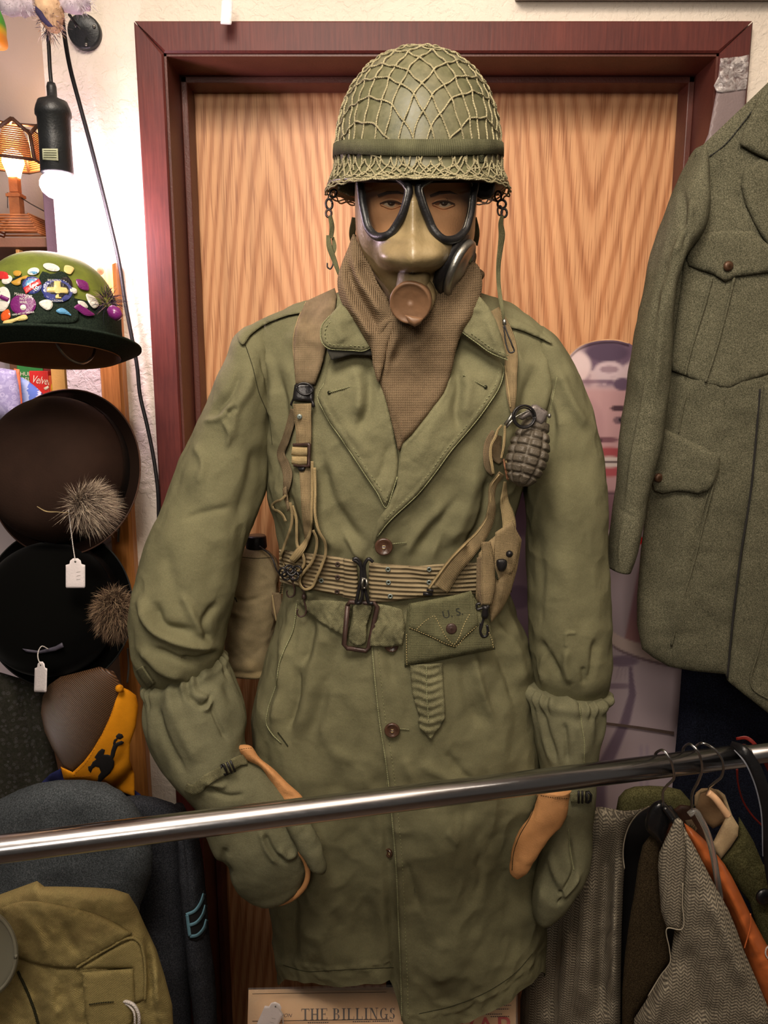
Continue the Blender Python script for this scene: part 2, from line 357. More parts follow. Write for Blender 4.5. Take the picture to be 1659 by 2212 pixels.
# ---------------------------------------------------------------- materials
MATS = {}
class NT:
    def __init__(s, m): s.nt = m.node_tree; s.n = s.nt.nodes; s.l = s.nt.links; s.b = s.n['Principled BSDF']
    def new(s, t, **kw):
        q = s.n.new(t)
        for k_, v in kw.items(): setattr(q, k_, v)
        return q
    def math(s, op, a, b=None, c=None):
        q = s.new('ShaderNodeMath', operation=op)
        for i, v in enumerate((a, b, c)):
            if v is None: continue
            if isinstance(v, (int, float)): q.inputs[i].default_value = v
            else: s.l.new(v, q.inputs[i])
        return q.outputs[0]
    def coord(s, kind='Object', scale=(1, 1, 1)):
        t = s.new('ShaderNodeTexCoord'); m = s.new('ShaderNodeMapping'); s.l.new(t.outputs[kind], m.inputs[0]); m.inputs['Scale'].default_value = scale; return m.outputs[0]
    def noise(s, v, scale, detail=3, rough=.55, dist=0):
        q = s.new('ShaderNodeTexNoise'); s.l.new(v, q.inputs['Vector']); q.inputs['Scale'].default_value = scale; q.inputs['Detail'].default_value = detail
        q.inputs['Roughness'].default_value = rough; q.inputs['Distortion'].default_value = dist; return q.outputs[0]
    def ramp(s, v, stops):
        q = s.new('ShaderNodeValToRGB'); s.l.new(v, q.inputs[0]); e = q.color_ramp.elements
        e[0].position, e[0].color = stops[0]; e[1].position, e[1].color = stops[-1]
        for p, c in stops[1:-1]: x = e.new(p); x.color = c
        return q.outputs[0]
    def mix(s, f, a, b, mode='MIX'):
        q = s.new('ShaderNodeMix', data_type='RGBA', blend_type=mode)
        for i, v in ((0, f), (6, a), (7, b)):
            if isinstance(v, (int, float)): q.inputs[i].default_value = v
            elif isinstance(v, tuple): q.inputs[i].default_value = v
            else: s.l.new(v, q.inputs[i])
        return q.outputs[2]
    def bump(s, h, dist=.001, strength=1, prev=None):
        q = s.new('ShaderNodeBump'); s.l.new(h, q.inputs['Height']); q.inputs['Distance'].default_value = dist; q.inputs['Strength'].default_value = strength
        if prev is not None: s.l.new(prev, q.inputs['Normal'])
        return q.outputs[0]
def mat(name, base=(.5, .5, .5, 1), rough=.6, metal=0.0, **kw):
    m = bpy.data.materials.new(name); m.use_nodes = True; t = NT(m); b = t.b
    b.inputs['Base Color'].default_value = base; b.inputs['Roughness'].default_value = rough; b.inputs['Metallic'].default_value = metal
    if 'coat' in kw: b.inputs['Coat Weight'].default_value = kw['coat']
    if 'emit' in kw: b.inputs['Emission Color'].default_value = kw['emit']; b.inputs['Emission Strength'].default_value = kw.get('power', 1)
    if 'alpha' in kw: b.inputs['Alpha'].default_value = kw['alpha']
    if 'spec' in kw: b.inputs['Specular IOR Level'].default_value = kw['spec']
    MATS[name] = m; return m, t
def sc(c, f): return (min(c[0]*f, 1), min(c[1]*f, 1), min(c[2]*f, 1), 1)
def worn(name, base, rough=.6, metal=0, var=.25, scale=30, bump=.0004, bscale=300, **kw):
    """solid material with mottled tone and fine relief"""
    m, t = mat(name, base, rough, metal, **kw); co = t.coord()
    n = t.noise(co, scale, 4); c = t.ramp(n, [(.3, sc(base, 1-var)), (.7, sc(base, 1+var))]); t.l.new(c, t.b.inputs['Base Color'])
    if bump: t.l.new(t.bump(t.noise(co, bscale, 2), bump), t.b.inputs['Normal'])
    return m
def fabric(name, base, dark=.72, light=1.2, weave=900, bump=.00025, scale=14, fade=None, rough=.92, sheen=.0, diag=False, speck=.12, spots=None):
    m, t = mat(name, base, rough, spec=.12); uv = t.coord('UV'); co = t.coord()
    n1 = t.noise(co, scale, 5, .6); c = t.ramp(n1, [(.28, sc(base, dark)), (.5, base), (.74, sc(base, light))])
    if fade is not None:
        n3 = t.noise(co, scale*.45, 3); c = t.mix(t.ramp(n3, [(.52, (0, 0, 0, 1)), (.7, (1, 1, 1, 1))]), c, fade)
    sp = t.noise(co, 700, 1); c = t.mix(speck, c, t.ramp(sp, [(.3, (0, 0, 0, 1)), (.7, (1, 1, 1, 1))]), 'OVERLAY')
    t.l.new(c, t.b.inputs['Base Color'])
    sx = t.new('ShaderNodeSeparateXYZ'); t.l.new(uv, sx.inputs[0])
    if diag: h = t.math('SINE', t.math('MULTIPLY', t.math('ADD', sx.outputs[0], sx.outputs[1]), weave*2))
    else:
        a = t.math('SINE', t.math('MULTIPLY', sx.outputs[0], weave*2)); b_ = t.math('SINE', t.math('MULTIPLY', sx.outputs[1], weave*2)); h = t.math('MULTIPLY', a, b_)
    nb = t.bump(h, bump); nb = t.bump(t.noise(co, 60, 5, .65), .0022, .7, nb); t.l.new(nb, t.b.inputs['Normal'])
    if sheen: t.b.inputs['Sheen Weight'].default_value = sheen; t.b.inputs['Sheen Roughness'].default_value = .5
    return m
def wool(name, base, c2, c3=None, scale=900, rough=1.0):
    m, t = mat(name, base, rough, spec=.05); co = t.coord(); n = t.noise(co, scale, 3, .7); n2 = t.noise(co, 9, 4)
    c = t.ramp(n, [(.36, c2), (.5, base), (.64, c3 or sc(base, 1.6))]); c = t.mix(1.0, c, t.ramp(n2, [(.3, (.72, .72, .72, 1)), (.7, (1, 1, 1, 1))]), 'MULTIPLY')
    t.l.new(c, t.b.inputs['Base Color']); nb = t.bump(n, .0009, .8); nb = t.bump(t.noise(co, 45, 3), .002, .5, nb); t.l.new(nb, t.b.inputs['Normal']); return m
def webbing(name, base, ribs=900, rough=.9, bump=.0003, cross=1500, dirt=.35):
    m, t = mat(name, base, rough, spec=.1); uv = t.coord('UV'); sx = t.new('ShaderNodeSeparateXYZ'); t.l.new(uv, sx.inputs[0])
    a = t.math('SINE', t.math('MULTIPLY', sx.outputs[0], ribs)); b_ = t.math('SINE', t.math('MULTIPLY', sx.outputs[1], cross))
    h = t.math('ADD', a, t.math('MULTIPLY', b_, .5)); co = t.coord(); n = t.noise(co, 35, 4)
    c = t.ramp(n, [(.3, sc(base, 1-dirt)), (.7, sc(base, 1.15))]); hv = t.ramp(t.math('MULTIPLY_ADD', h, .3, .5), [(.1, (.75, .75, .75, 1)), (.6, (1, 1, 1, 1))])
    c = t.mix(1.0, c, hv, 'MULTIPLY'); t.l.new(c, t.b.inputs['Base Color']); t.l.new(t.bump(h, bump), t.b.inputs['Normal']); return m
def vcmat(name, rough=.5, spec=.3):
    m, t = mat(name, rough=rough, spec=spec); a = t.new('ShaderNodeAttribute', attribute_name='Col'); t.l.new(a.outputs['Color'], t.b.inputs['Base Color']); return m
# ---------------------------------------------------------------- materials of the room
def m_wall():
    m, t = mat('plaster', C8(226, 214, 200), .85, spec=.2); co = t.coord()
    n = t.noise(co, 70, 4, .55, .4); r = t.ramp(n, [(.42, (0, 0, 0, 1)), (.56, (1, 1, 1, 1))])
    t.l.new(t.bump(r, .0009, .8, t.bump(t.noise(co, 300, 2), .0005)), t.b.inputs['Normal'])
    t.l.new(t.ramp(t.noise(co, 3, 3), [(.3, C8(214, 200, 186)), (.7, C8(232, 222, 208))]), t.b.inputs['Base Color']); return m
M_WALL = m_wall()
def m_trim():
    m, t = mat('mahogany_stain', C8(96, 42, 36), .48, spec=.25); co = t.coord(scale=(1, 1, 1)); cs = t.coord(scale=(40, 40, 2.5))
    n = t.noise(co, 8, 5); g = t.noise(cs, 6, 4)
    c = t.mix(.45, t.ramp(n, [(.3, C8(66, 28, 28)), (.7, C8(98, 44, 38))]), t.ramp(g, [(.3, C8(62, 26, 26)), (.7, C8(104, 50, 42))]))
    t.l.new(c, t.b.inputs['Base Color']); t.l.new(t.bump(g, .0002), t.b.inputs['Normal']); return m
M_TRIM = m_trim()
M_JAMB = worn('jamb_stain', C8(84, 44, 36), .45, var=.2, scale=12, spec=.35)
def m_oak():
    m, t = mat('oak_veneer', C8(190, 120, 70), .45, spec=.3); t0 = t.new('ShaderNodeTexCoord'); sx = t.new('ShaderNodeSeparateXYZ'); t.l.new(t0.outputs['UV'], sx.inputs[0])
    X, Z = sx.outputs[0], sx.outputs[1]; co = t.coord('UV', (1, 1, 1)); warp = t.noise(t.coord('UV', (5, 1.1, 1)), 1.0, 3, .5)
    wv = t.math('MULTIPLY', t.math('SUBTRACT', warp, .5), .10)
    def cath(x0, slope, up):
        ax = t.math('ABSOLUTE', t.math('SUBTRACT', t.math('ADD', X, t.math('MULTIPLY', wv, .35)), x0))
        q = t.math('POWER', ax, 1.25)
        return t.math('ADD', t.math('MULTIPLY', q, slope), t.math('MULTIPLY', Z, up))
    fR = cath(.40, 9.5, -1.0); fL = cath(-.22, 12.0, 1.0); fM = cath(.02, 14.0, -1.0)
    wR = t.ramp(X, [(.0, (0, 0, 0, 1)), (.001, (0, 0, 0, 1))])
    selR = t.math('GREATER_THAN', X, .235); selL = t.math('LESS_THAN', X, -.06)
    f = t.math('ADD', t.math('MULTIPLY', selR, fR), t.math('MULTIPLY', t.math('SUBTRACT', 1.0, selR), fM))
    f = t.math('ADD', t.math('MULTIPLY', selL, fL), t.math('MULTIPLY', t.math('SUBTRACT', 1.0, selL), f))
    f = t.math('ADD', f, t.math('MULTIPLY', wv, 3.2)); fine = t.noise(t.coord('UV', (260, 5, 1)), 1.0, 3, .6)
    f = t.math('ADD', f, t.math('MULTIPLY', fine, .035))
    s = t.math('MULTIPLY_ADD', t.math('SINE', t.math('MULTIPLY', f, 40.0)), .5, .5)
    band = t.ramp(s, [(.08, C8(184, 126, 84)), (.4, C8(204, 148, 104)), (.95, C8(214, 160, 114))])
    pores = t.noise(t.coord('UV', (420, 9, 1)), 1.0, 2, .5); pr = t.ramp(pores, [(.36, C8(140, 78, 42)), (.46, (1, 1, 1, 1))])
    streak = t.ramp(t.noise(t.coord('UV', (38, .5, 1)), 1.0, 3), [(.3, (.72, .70, .68, 1)), (.65, (1, 1, 1, 1))])
    c = t.mix(.42, band, pr, 'MULTIPLY'); c = t.mix(.75, c, streak, 'MULTIPLY'); t.l.new(c, t.b.inputs['Base Color'])
    t.l.new(t.bump(pores, .0002), t.b.inputs['Normal']); return m
M_OAK = m_oak()
M_FLOOR = worn('floor_boards', C8(92, 74, 60), .5, var=.2, scale=5)
M_LILAC = worn('lilac_paint', C8(196, 184, 188), .85, var=.05, scale=4)
# ---------------------------------------------------------------- the setting
YW = 1.42; YC = 1.402
xl, zt = at(288, 42, YC).x, at(950, 44, YC).z; xli = at(352, 110, YC).x; zti = at(950, 113, YC).z
xr = at(1628, 46, YC).x; xri = at(1556, 116, YC).x
XE = at(106, 300, YW).x                                    # outer corner of the back wall
def struct(o): o['kind'] = 'structure'; return o
a = Acc()
def wl(x0, x1, z0, z1): box(a, ((x0+x1)/2, YW+.08, (z0+z1)/2), (x1-x0, .16, z1-z0))
wl(XE, xli-.012, 0, 2.9); wl(xri+.012, 2.4, 0, 2.9); wl(xli-.012, xri+.012, zti+.012, 2.9)
struct(a.build('wall_back', M_WALL, smooth=False, label='cream textured plaster wall around the wooden door', kind='structure'))
struct(bbox('floor', (-3, -2.5, -.05), (3, 3.2, 0), M_FLOOR, label='dark floor hidden under the racks'))
struct(bbox('wall_left', (-3, 1.98, 0), (XE+.3, 2.05, 2.9), M_LILAC, label='pale lilac wall of the recess behind the twig lamp'))
struct(bbox('ceiling', (-3, -2.5, 2.9), (3, 3.2, 2.95), M_WALL, label='pale ceiling above the shop'))
# casing: mitred boards
def casing(name, V, lab, mat_=None):
    """prism from a front outline (x,z) between YW and YC with a rounded front"""
    n = len(V); V = np.array(V, float); c = V.mean(0)
    def ring(y, s): q = c+(V-c)*1.0; d = V-c; q = V-np.sign(d)*s; return np.stack([q[:, 0], np.full(n, y), q[:, 1]], -1)
    G = np.stack([ring(YW-.0005, 0), ring(YC+.003, 0), ring(YC, .003)]); f = gridfaces(3, n, True, (True, True))
    return struct(make(name, G, f, mat_ or M_TRIM, smooth=False, uv=G.reshape(-1, 3)[:, [0, 2]], label=lab, kind='structure'))
g = .0006
casing('trim_1', [(xl, 0), (xli, 0), (xli, zti-g), (xl, zt-g*2)], 'red brown casing board down the left side of the door')
casing('trim_2', [(xl+g*2, zt), (xli+g, zti+.0), (xri-g, zti), (xr-g*2, zt)], 'dark red brown casing board across the top of the door')
casing('trim_3', [(xri, 0), (xr, 0), (xr, zt-g*2), (xri, zti-g)], 'red brown casing board down the right side of the door')
YD = 1.55
struct(bbox('trim_4', (xli-.012, YC+.006, 0), (xli+.004, YD+.05, zti), M_JAMB, label='dark door jamb on the left inside the casing'))
struct(bbox('trim_5', (xri-.004, YC+.006, 0), (xri+.012, YD+.05, zti), M_JAMB, label='dark door jamb on the right inside the casing'))
struct(bbox('trim_6', (xli-.012, YC+.006, zti-.004), (xri+.012, YD+.05, zti+.012), M_JAMB, label='dark head jamb over the door'))
s_ = .012
struct(bbox('trim_7', (xli+.004, YD-.055, 0), (xli+.004+s_, YD-.004, zti-.004), M_JAMB, bevel=.002, label='narrow dark stop strip along the left jamb'))
struct(bbox('trim_8', (xri-.004-s_, YD-.055, 0), (xri-.004, YD-.004, zti-.004), M_JAMB, bevel=.002, label='narrow dark stop strip along the right jamb'))
struct(bbox('trim_9', (xli+.004, YD-.055, zti-.004-s_), (xri-.004, YD-.004, zti-.004), M_JAMB, bevel=.002, label='narrow dark stop strip under the head jamb'))
d_ = bbox('door_1', (xli+.003, YD, .01), (xri-.003, YD+.04, zti-.003), M_OAK, bevel=.001, label='flush oak veneer door with arched grain', kind='structure')
# shelf lip over the right of the door, right at the top edge
ly = at(1120, 7, YW).z
struct(bbox('trim_10', (at(1115, 5, 1.40).x, 1.385, ly+.002), (2.2, YW, ly+.03), worn('grey_ledge', C8(150, 140, 132), .7, var=.1), bevel=.003, label='grey ledge along the wall above the right half of the door'))
# chips in the plaster near the casing
# ---------------------------------------------------------------- cloth colours
OL = C8(106, 103, 77)
M_COAT = fabric('olive_poplin', OL, .80, 1.16, weave=1500, bump=.00012, scale=11, fade=sc(OL, 1.22), speck=.1)
M_COATD = fabric('olive_poplin_worn', OL, .55, 1.4, weave=1200, bump=.0002, scale=42, speck=.2)
M_EDGE = fabric('worn_edge', C8(136, 136, 102), .75, 1.2, weave=900, scale=60)
M_MIT = fabric('mitten_poplin', C8(108, 106, 82), .75, 1.2, weave=1500, bump=.00012, scale=14)
M_WEB = webbing('khaki_web', C8(154, 134, 100), ribs=3600, cross=5200)
M_WEBD = webbing('brown_web', C8(134, 116, 90), ribs=3600, cross=5200)
M_WEBL = webbing('pale_web', C8(178, 156, 114), ribs=3600, cross=5200, dirt=.2)
M_BELT = webbing('belt_web', C8(136, 118, 84), ribs=760, cross=2400, bump=.0016, dirt=.3)
M_WEBG = webbing('green_web', C8(116, 114, 84), ribs=4200, cross=4200)
M_BLK = worn('black_metal', C8(34, 32, 33), .35, .3, var=.3, scale=60, spec=.5)
M_BRONZE = worn('brown_metal', C8(66, 48, 42), .42, .2, var=.25, scale=70)
M_STEEL = worn('dull_steel', C8(150, 148, 140), .35, .9, var=.2)
M_ZINC = worn('zinc', C8(128, 138, 134), .45, .6, var=.2)
M_HORN = worn('horn_button', C8(70, 48, 36), .25, var=.35, scale=120, spec=.6)
M_THREAD = fabric('tan_thread', C8(196, 176, 126), .9, 1.1, speck=0)
M_GREENTH = fabric('green_thread', C8(150, 150, 108), .9, 1.1, speck=0)
M_DARKTH = fabric('dark_thread', C8(44, 44, 30), .9, 1.1, speck=0)
# ---------------------------------------------------------------- coat
coat = empty('trench_coat', at(870, 2150, 1.16), 'olive green cotton army overcoat with wide lapels worn by the mannequin', 'coat')
tor = [  # xl, yl, xr, yr, Yc, hd
 (770, 622, 1010, 622, 1.17, .030), (725, 636, 1046, 636, 1.17, .046), (672, 652, 1085, 654, 1.17, .060), (612, 674, 1126, 676, 1.17, .072), (566, 700, 1162, 702, 1.17, .082), (540, 730, 1190, 730, 1.17, .090), (545, 756, 1198, 756, 1.17, .096),
 (560, 800, 1204, 800, 1.165, .106), (568, 860, 1200, 860, 1.16, .115), (576, 940, 1186, 940, 1.16, .120), (578, 1010, 1150, 1010, 1.16, .121),
 (576, 1070, 1122, 1070, 1.16, .118), (592, 1140, 1106, 1140, 1.16, .112), (608, 1200, 1096, 1200, 1.16, .105), (615, 1255, 1092, 1255, 1.16, .102),
 (602, 1320, 1112, 1320, 1.16, .106), (578, 1400, 1140, 1400, 1.16, .114), (556, 1490, 1152, 1490, 1.16, .122), (548, 1580, 1160, 1580, 1.16, .128),
 (552, 1680, 1166, 1680, 1.16, .132), (566, 1800, 1170, 1800, 1.16, .134), (580, 1900, 1173, 1900, 1.16, .135), (592, 2000, 1172, 2000, 1.16, .135), (600, 2112, 1166, 2100, 1.16, .134)]
MR, NF, NB = 350, 330, 60
ang = np.concatenate([np.linspace(-.25, math.pi+.25, NF, endpoint=False), np.linspace(math.pi+.25, 2*math.pi-.25, NB, endpoint=False)])
G = tube_px(tor, MR, NF+NB, 2.25, ang)
px, py = proj(G); front = np.clip(-outward(G)[..., 1]*1.6, 0, 1)
openx = np.interp(py, [1380, 1500, 1600, 1680, 1780, 1900, 2050, 2250], [803, 812, 826, 838, 848, 857, 862, 868])
hemt = np.interp(px, [560, 600, 700, 840, 862, 880, 920, 1000, 1090, 1150, 1180], [2085, 2108, 2118, 2112, 2180, 2212, 2218, 2196, 2150, 2085, 2055])
s_ = np.clip((np.arange(MR)-210)/(MR-1-210), 0, 1)[:, None]**1.6
dpt = G[-1, :, 1]*CT-(G[-1, :, 2]-CZ)*ST
hb = np.interp(px[-1], [560, 600, 700, 840, 864, 880, 920, 1000, 1090, 1150, 1180], [2085, 2106, 2118, 2112, 2186, 2216, 2222, 2198, 2150, 2090, 2055])
hb = hb*front[-1]+(1-front[-1])*py[-1]
G[..., 2] -= s_*((hb-py[-1])*dpt/F*1.03)[None, :]
px, py = proj(G)
H = np.zeros(px.shape)
H += .0075*(1/(1+np.exp(-(px-openx)/1.4)))*np.clip((py-1330)/40, 0, 1)*front
H += -.010*np.exp(-((px-openx+16)/14)**2)*np.clip((py-1620)/200, 0, 1)*front      # shade beside the edge
H += .0016*np.exp(-((px-openx-7)/3)**2)*np.clip((py-1330)/40, 0, 1)-.001*np.exp(-((px-openx-13)/1.5)**2)*np.clip((py-1330)/40, 0, 1)
folds = [
 # blousing above the belt, left and right
 ([(640, 1000), (660, 1080), (700, 1150), (745, 1195)], 16, .007), ([(690, 990), (715, 1080), (760, 1150), (795, 1185)], 13, -.006), ([(620, 1060), (640, 1130), (660, 1190)], 10, -.005),
 ([(960, 1190), (1000, 1110), (1030, 1000)], 16, .006), ([(1010, 1200), (1045, 1110), (1060, 1020)], 13, -.008), ([(900, 1190), (960, 1120), (1010, 1060)], 14, -.004), ([(870, 1200), (905, 1150), (960, 1090)], 12, .004),
 ([(740, 1150), (770, 1190), (790, 1215)], 7, .004), ([(930, 1205), (950, 1150), (990, 1090)], 9, .003),
 ([(600, 800), (606, 880), (600, 960), (590, 1040)], 12, -.007), ([(620, 780), (640, 850), (640, 920)], 14, .004), ([(575, 760), (590, 820), (585, 900)], 10, .004),
 ([(1150, 800), (1130, 900), (1125, 1000)], 14, -.006), ([(1110, 760), (1105, 850), (1100, 930)], 12, .003), ([(1170, 760), (1180, 840), (1168, 900)], 10, .004),
 # skirt
 ([(700, 1340), (680, 1420), (668, 1500), (640, 1600)], 18, .008), ([(660, 1320), (668, 1390), (655, 1440)], 13, -.010), ([(735, 1380), (715, 1450), (690, 1520), (670, 1600)], 16, -.005),
 ([(625, 1350), (612, 1440), (600, 1520), (592, 1590)], 12, .008), ([(640, 1440), (640, 1500), (618, 1580)], 9, -.007),
 ([(1015, 1400), (1030, 1470), (1062, 1560)], 9, .0055), ([(1000, 1420), (1005, 1500), (1040, 1570)], 12, -.004), ([(1060, 1340), (1100, 1400), (1120, 1480)], 12, .006), ([(1045, 1370), (1080, 1430), (1105, 1520)], 10, -.005),
 ([(960, 1620), (990, 1660), (1020, 1690)], 9, -.004), ([(900, 1640), (950, 1670), (1000, 1690)], 10, .003), ([(830, 1350), (845, 1420), (850, 1480)], 14, -.006), ([(870, 1400), (885, 1480), (880, 1560)], 12, -.003),
 ([(875, 1850), (890, 1900), (905, 1950)], 7, -.004), ([(1030, 1840), (1035, 1890), (1025, 1930)], 9, -.0035), ([(960, 1780), (985, 1810)], 8, .003), ([(700, 1700), (690, 1900), (680, 2080)], 40, .010), ([(790, 1720), (780, 1900), (785, 2090)], 34, -.009),
 ([(960, 1750), (950, 1950), (960, 2150)], 48, .012), ([(1080, 1750), (1090, 1900), (1085, 2080)], 40, -.008), ([(1130, 1650), (1140, 1850), (1135, 2020)], 20, .006), ([(620, 1900), (630, 2000), (625, 2100)], 16, -.006),
 ([(870, 1630), (900, 1700)], 10, .003), ([(690, 1560), (720, 1620), (780, 1650)], 14, .003), ([(720, 1960), (735, 2010)], 8, -.002)]
H += creases(px, py, folds)*front*1.35
cut = np.exp(-((py-1258)/62)**2)                                              # drawn in by the belt
nz = fbm(G*np.array([1, 1, .75]), 16, 3); H += nz*.0050*(1-.6*cut)
nz2 = 1-np.abs(fbm(G*np.array([1, 1, .8])+9.1, 26, 2)); H += (nz2-.6)*.0042
pl = np.sin(px*.115+fbm(G, 20, 2)*2.2); H += pl*.0022*np.exp(-((py-1190)/38)**2)*front+pl*.003*np.exp(-((py-1345)/50)**2)*front
hem = hemt-6; H += .0012*np.exp(-((py-hem+22)/4)**2)*(1+np.sin(px*.25)*.8)+fbm(G, 60, 2)*.0016*np.clip((py-hem+45)/45, 0, 1)
G = G+outward(G)*H[..., None]
GB = G; SB = Surf().add(G)
build_grid('coat_body', G, M_COAT, coat, caps=(False, False))
# inside of the back hem so that the skirt is not open paper
Gi = G*1.0; ci = G.mean(1, keepdims=True); Gi = ci+(G-ci)*np.array([.985, .97, 1]); build_grid('coat_lining', Gi[200::3, ::3], M_COATD, coat, caps=(False, False))
# ---- sleeves
def sleeve(name, secs, folds, M=260, N=190, nzs=.005, gather=None, parent=coat, material=M_COAT, e=2.1):
    G = tube_px(secs, M, N, e); px, py = proj(G); fr = np.clip(-outward(G)[..., 1]*1.6, 0, 1)
    H = creases(px, py, folds)*fr*1.25+fbm(G*np.array([1, 1, .7]), 15, 3)*nzs*.8+(1-np.abs(fbm(G*np.array([1, 1, .7])+4, 28, 2))-.6)*nzs*.6
    if gather is not None: H = H+gather(G, px, py)
    G = G+outward(G)*H[..., None]; build_grid(name, G, material, parent); return G
SLsec = [(560, 698, 600, 696, 1.17, .035), (514, 728, 604, 750, 1.17, .062), (496, 768, 602, 820, 1.165, .072), (474, 806, 598, 872, 1.16, .078), (448, 868, 592, 935, 1.155, .080), (428, 920, 584, 990, 1.15, .080), (398, 985, 574, 1050, 1.14, .080),
 (366, 1052, 560, 1100, 1.13, .080), (342, 1110, 543, 1150, 1.12, .080), (316, 1170, 525, 1210, 1.11, .080), (296, 1235, 514, 1270, 1.10, .079), (281, 1300, 503, 1318, 1.09, .078), (282, 1352, 492, 1362, 1.085, .076),
 (290, 1410, 484, 1398, 1.08, .070), (300, 1455, 478, 1420, 1.08, .060), (322, 1492, 474, 1440, 1.08, .045)]
GSL = sleeve('coat_sleeve', SLsec, [
 ([(520, 800), (500, 850), (470, 880), (455, 905)], 9, -.006), ([(545, 790), (530, 850), (512, 880), (500, 960)], 11, .005), ([(500, 870), (480, 900), (440, 910)], 7, .004), ([(490, 895), (512, 880)], 6, -.004),
 ([(420, 960), (440, 1000), (430, 1050)], 9, .004), ([(480, 905), (495, 940), (490, 968)], 6, .004), ([(560, 770), (580, 850), (596, 900)], 3, -.003),
 ([(300, 1290), (330, 1355), (400, 1390), (470, 1400)], 11, .010), ([(330, 1300), (350, 1350), (420, 1365)], 12, -.008), ([(390, 1280), (420, 1340), (440, 1380)], 9, .006), ([(470, 1300), (440, 1350), (455, 1390)], 9, -.006),
 ([(300, 1400), (360, 1450), (400, 1460)], 11, .007), ([(390, 1420), (430, 1425), (475, 1410)], 7, -.007), ([(330, 1400), (390, 1425), (430, 1440)], 8, -.006), ([(410, 1010), (470, 1120), (500, 1200)], 28, .004), ([(400, 1120), (450, 1105), (500, 1095)], 8, -.003),
 ([(345, 1180), (380, 1270), (400, 1330)], 20, -.004), ([(560, 960), (545, 1040), (520, 1120)], 14, -.004)])
SRsec = [(1130, 698, 1172, 706, 1.17, .035), (1128, 752, 1206, 738, 1.17, .062), (1132, 820, 1238, 792, 1.165, .070), (1134, 880, 1264, 850, 1.16, .076), (1134, 940, 1283, 915, 1.155, .078), (1134, 1000, 1296, 985, 1.15, .078), (1134, 1055, 1303, 1060, 1.14, .078),
 (1138, 1120, 1308, 1130, 1.135, .077), (1141, 1200, 1313, 1210, 1.13, .076), (1143, 1290, 1318, 1300, 1.12, .074), (1146, 1380, 1318, 1390, 1.115, .070), (1152, 1440, 1314, 1450, 1.11, .062), (1158, 1490, 1304, 1500, 1.11, .045)]
GSR = sleeve('coat_sleeve', SRsec, [
 ([(1205, 800), (1240, 880), (1275, 930)], 10, .005), ([(1175, 790), (1195, 900), (1185, 1000)], 12, -.004), ([(1160, 820), (1190, 860), (1215, 940)], 9, .003), ([(1200, 1000), (1220, 1150), (1215, 1300)], 30, .004),
 ([(1160, 1380), (1190, 1430), (1210, 1470)], 9, -.006), ([(1225, 1400), (1222, 1440), (1232, 1480)], 8, .005), ([(1180, 1400), (1170, 1440), (1175, 1480)], 7, .005), ([(1290, 1380), (1282, 1430), (1270, 1480)], 8, -.005), ([(1260, 1440), (1262, 1480)], 6, -.004),
 ([(1222, 1365), (1222, 1400)], 3, .0025), ([(1222, 1368), (1245, 1368)], 3, .002), ([(1150, 1150), (1165, 1250), (1160, 1350)], 12, -.005)])
SB.add(GSL); SB.add(GSR)
# shoulder seams and armhole seams
def cord(name, pts, rpx, m, parent, base, off=0.0, M=50, n=6, acc=None, **k):
    P = pxpath(pts, M, base, off); r = rpx/F*1.08
    if acc is not None: return addtube(acc, P, r, n)
    return tube(name, P, r, m, parent, n, **k)
def seam(name, pts, parent, base, m=None, w=2.2, off=.0004, M=60, **k): return cord(name, pts, w/2, m or M_EDGE, parent, base, off, M, **k)
def stitches(name, pts, parent, base, m=None, off=.0012, dash=6, gap=4, w=1.6, **k):
    R = cr(pts, 400); d = np.concatenate([[0], np.cumsum(np.hypot(*np.diff(R[:, :2], axis=0).T))]); acc = Acc(); s = 0
    while s < d[-1]:
        q = np.linspace(s, min(s+dash, d[-1]), 3); x = np.interp(q, d, R[:, 0]); y = np.interp(q, d, R[:, 1]); Yb = base(x, y)
        addtube(acc, atn(x, y, Yb-off), w/2/F, 4); s += dash+gap
    return acc.build(name, m or M_GREENTH, parent, kind='stuff', **k)
seam('armhole_seam', [(530, 745), (545, 790), (560, 850), (580, 900), (588, 960)], coat, SB, M_DARKTH, 1.5)
seam('armhole_seam', [(1203, 815), (1194, 860), (1184, 910), (1172, 960)], coat, SB, M_EDGE, 1.5)
# epaulettes
EPB = lambda x, y: np.minimum(SB(x, np.asarray(y)+4), 1.15)
sheet('epaulette', [(511, 724), (545, 700), (590, 678), (640, 660), (676, 648), (690, 660), (665, 672), (620, 682), (575, 700), (540, 725), (524, 746)], EPB, M_COAT, coat, off=.004, thick=.004, step=5, smoothn=40, stitch=5)
sheet('epaulette', [(1070, 672), (1100, 684), (1140, 700), (1170, 718), (1194, 742), (1160, 728), (1120, 712), (1085, 702)], EPB, M_COAT, coat, off=.004, thick=.004, step=5, smoothn=40, stitch=5)
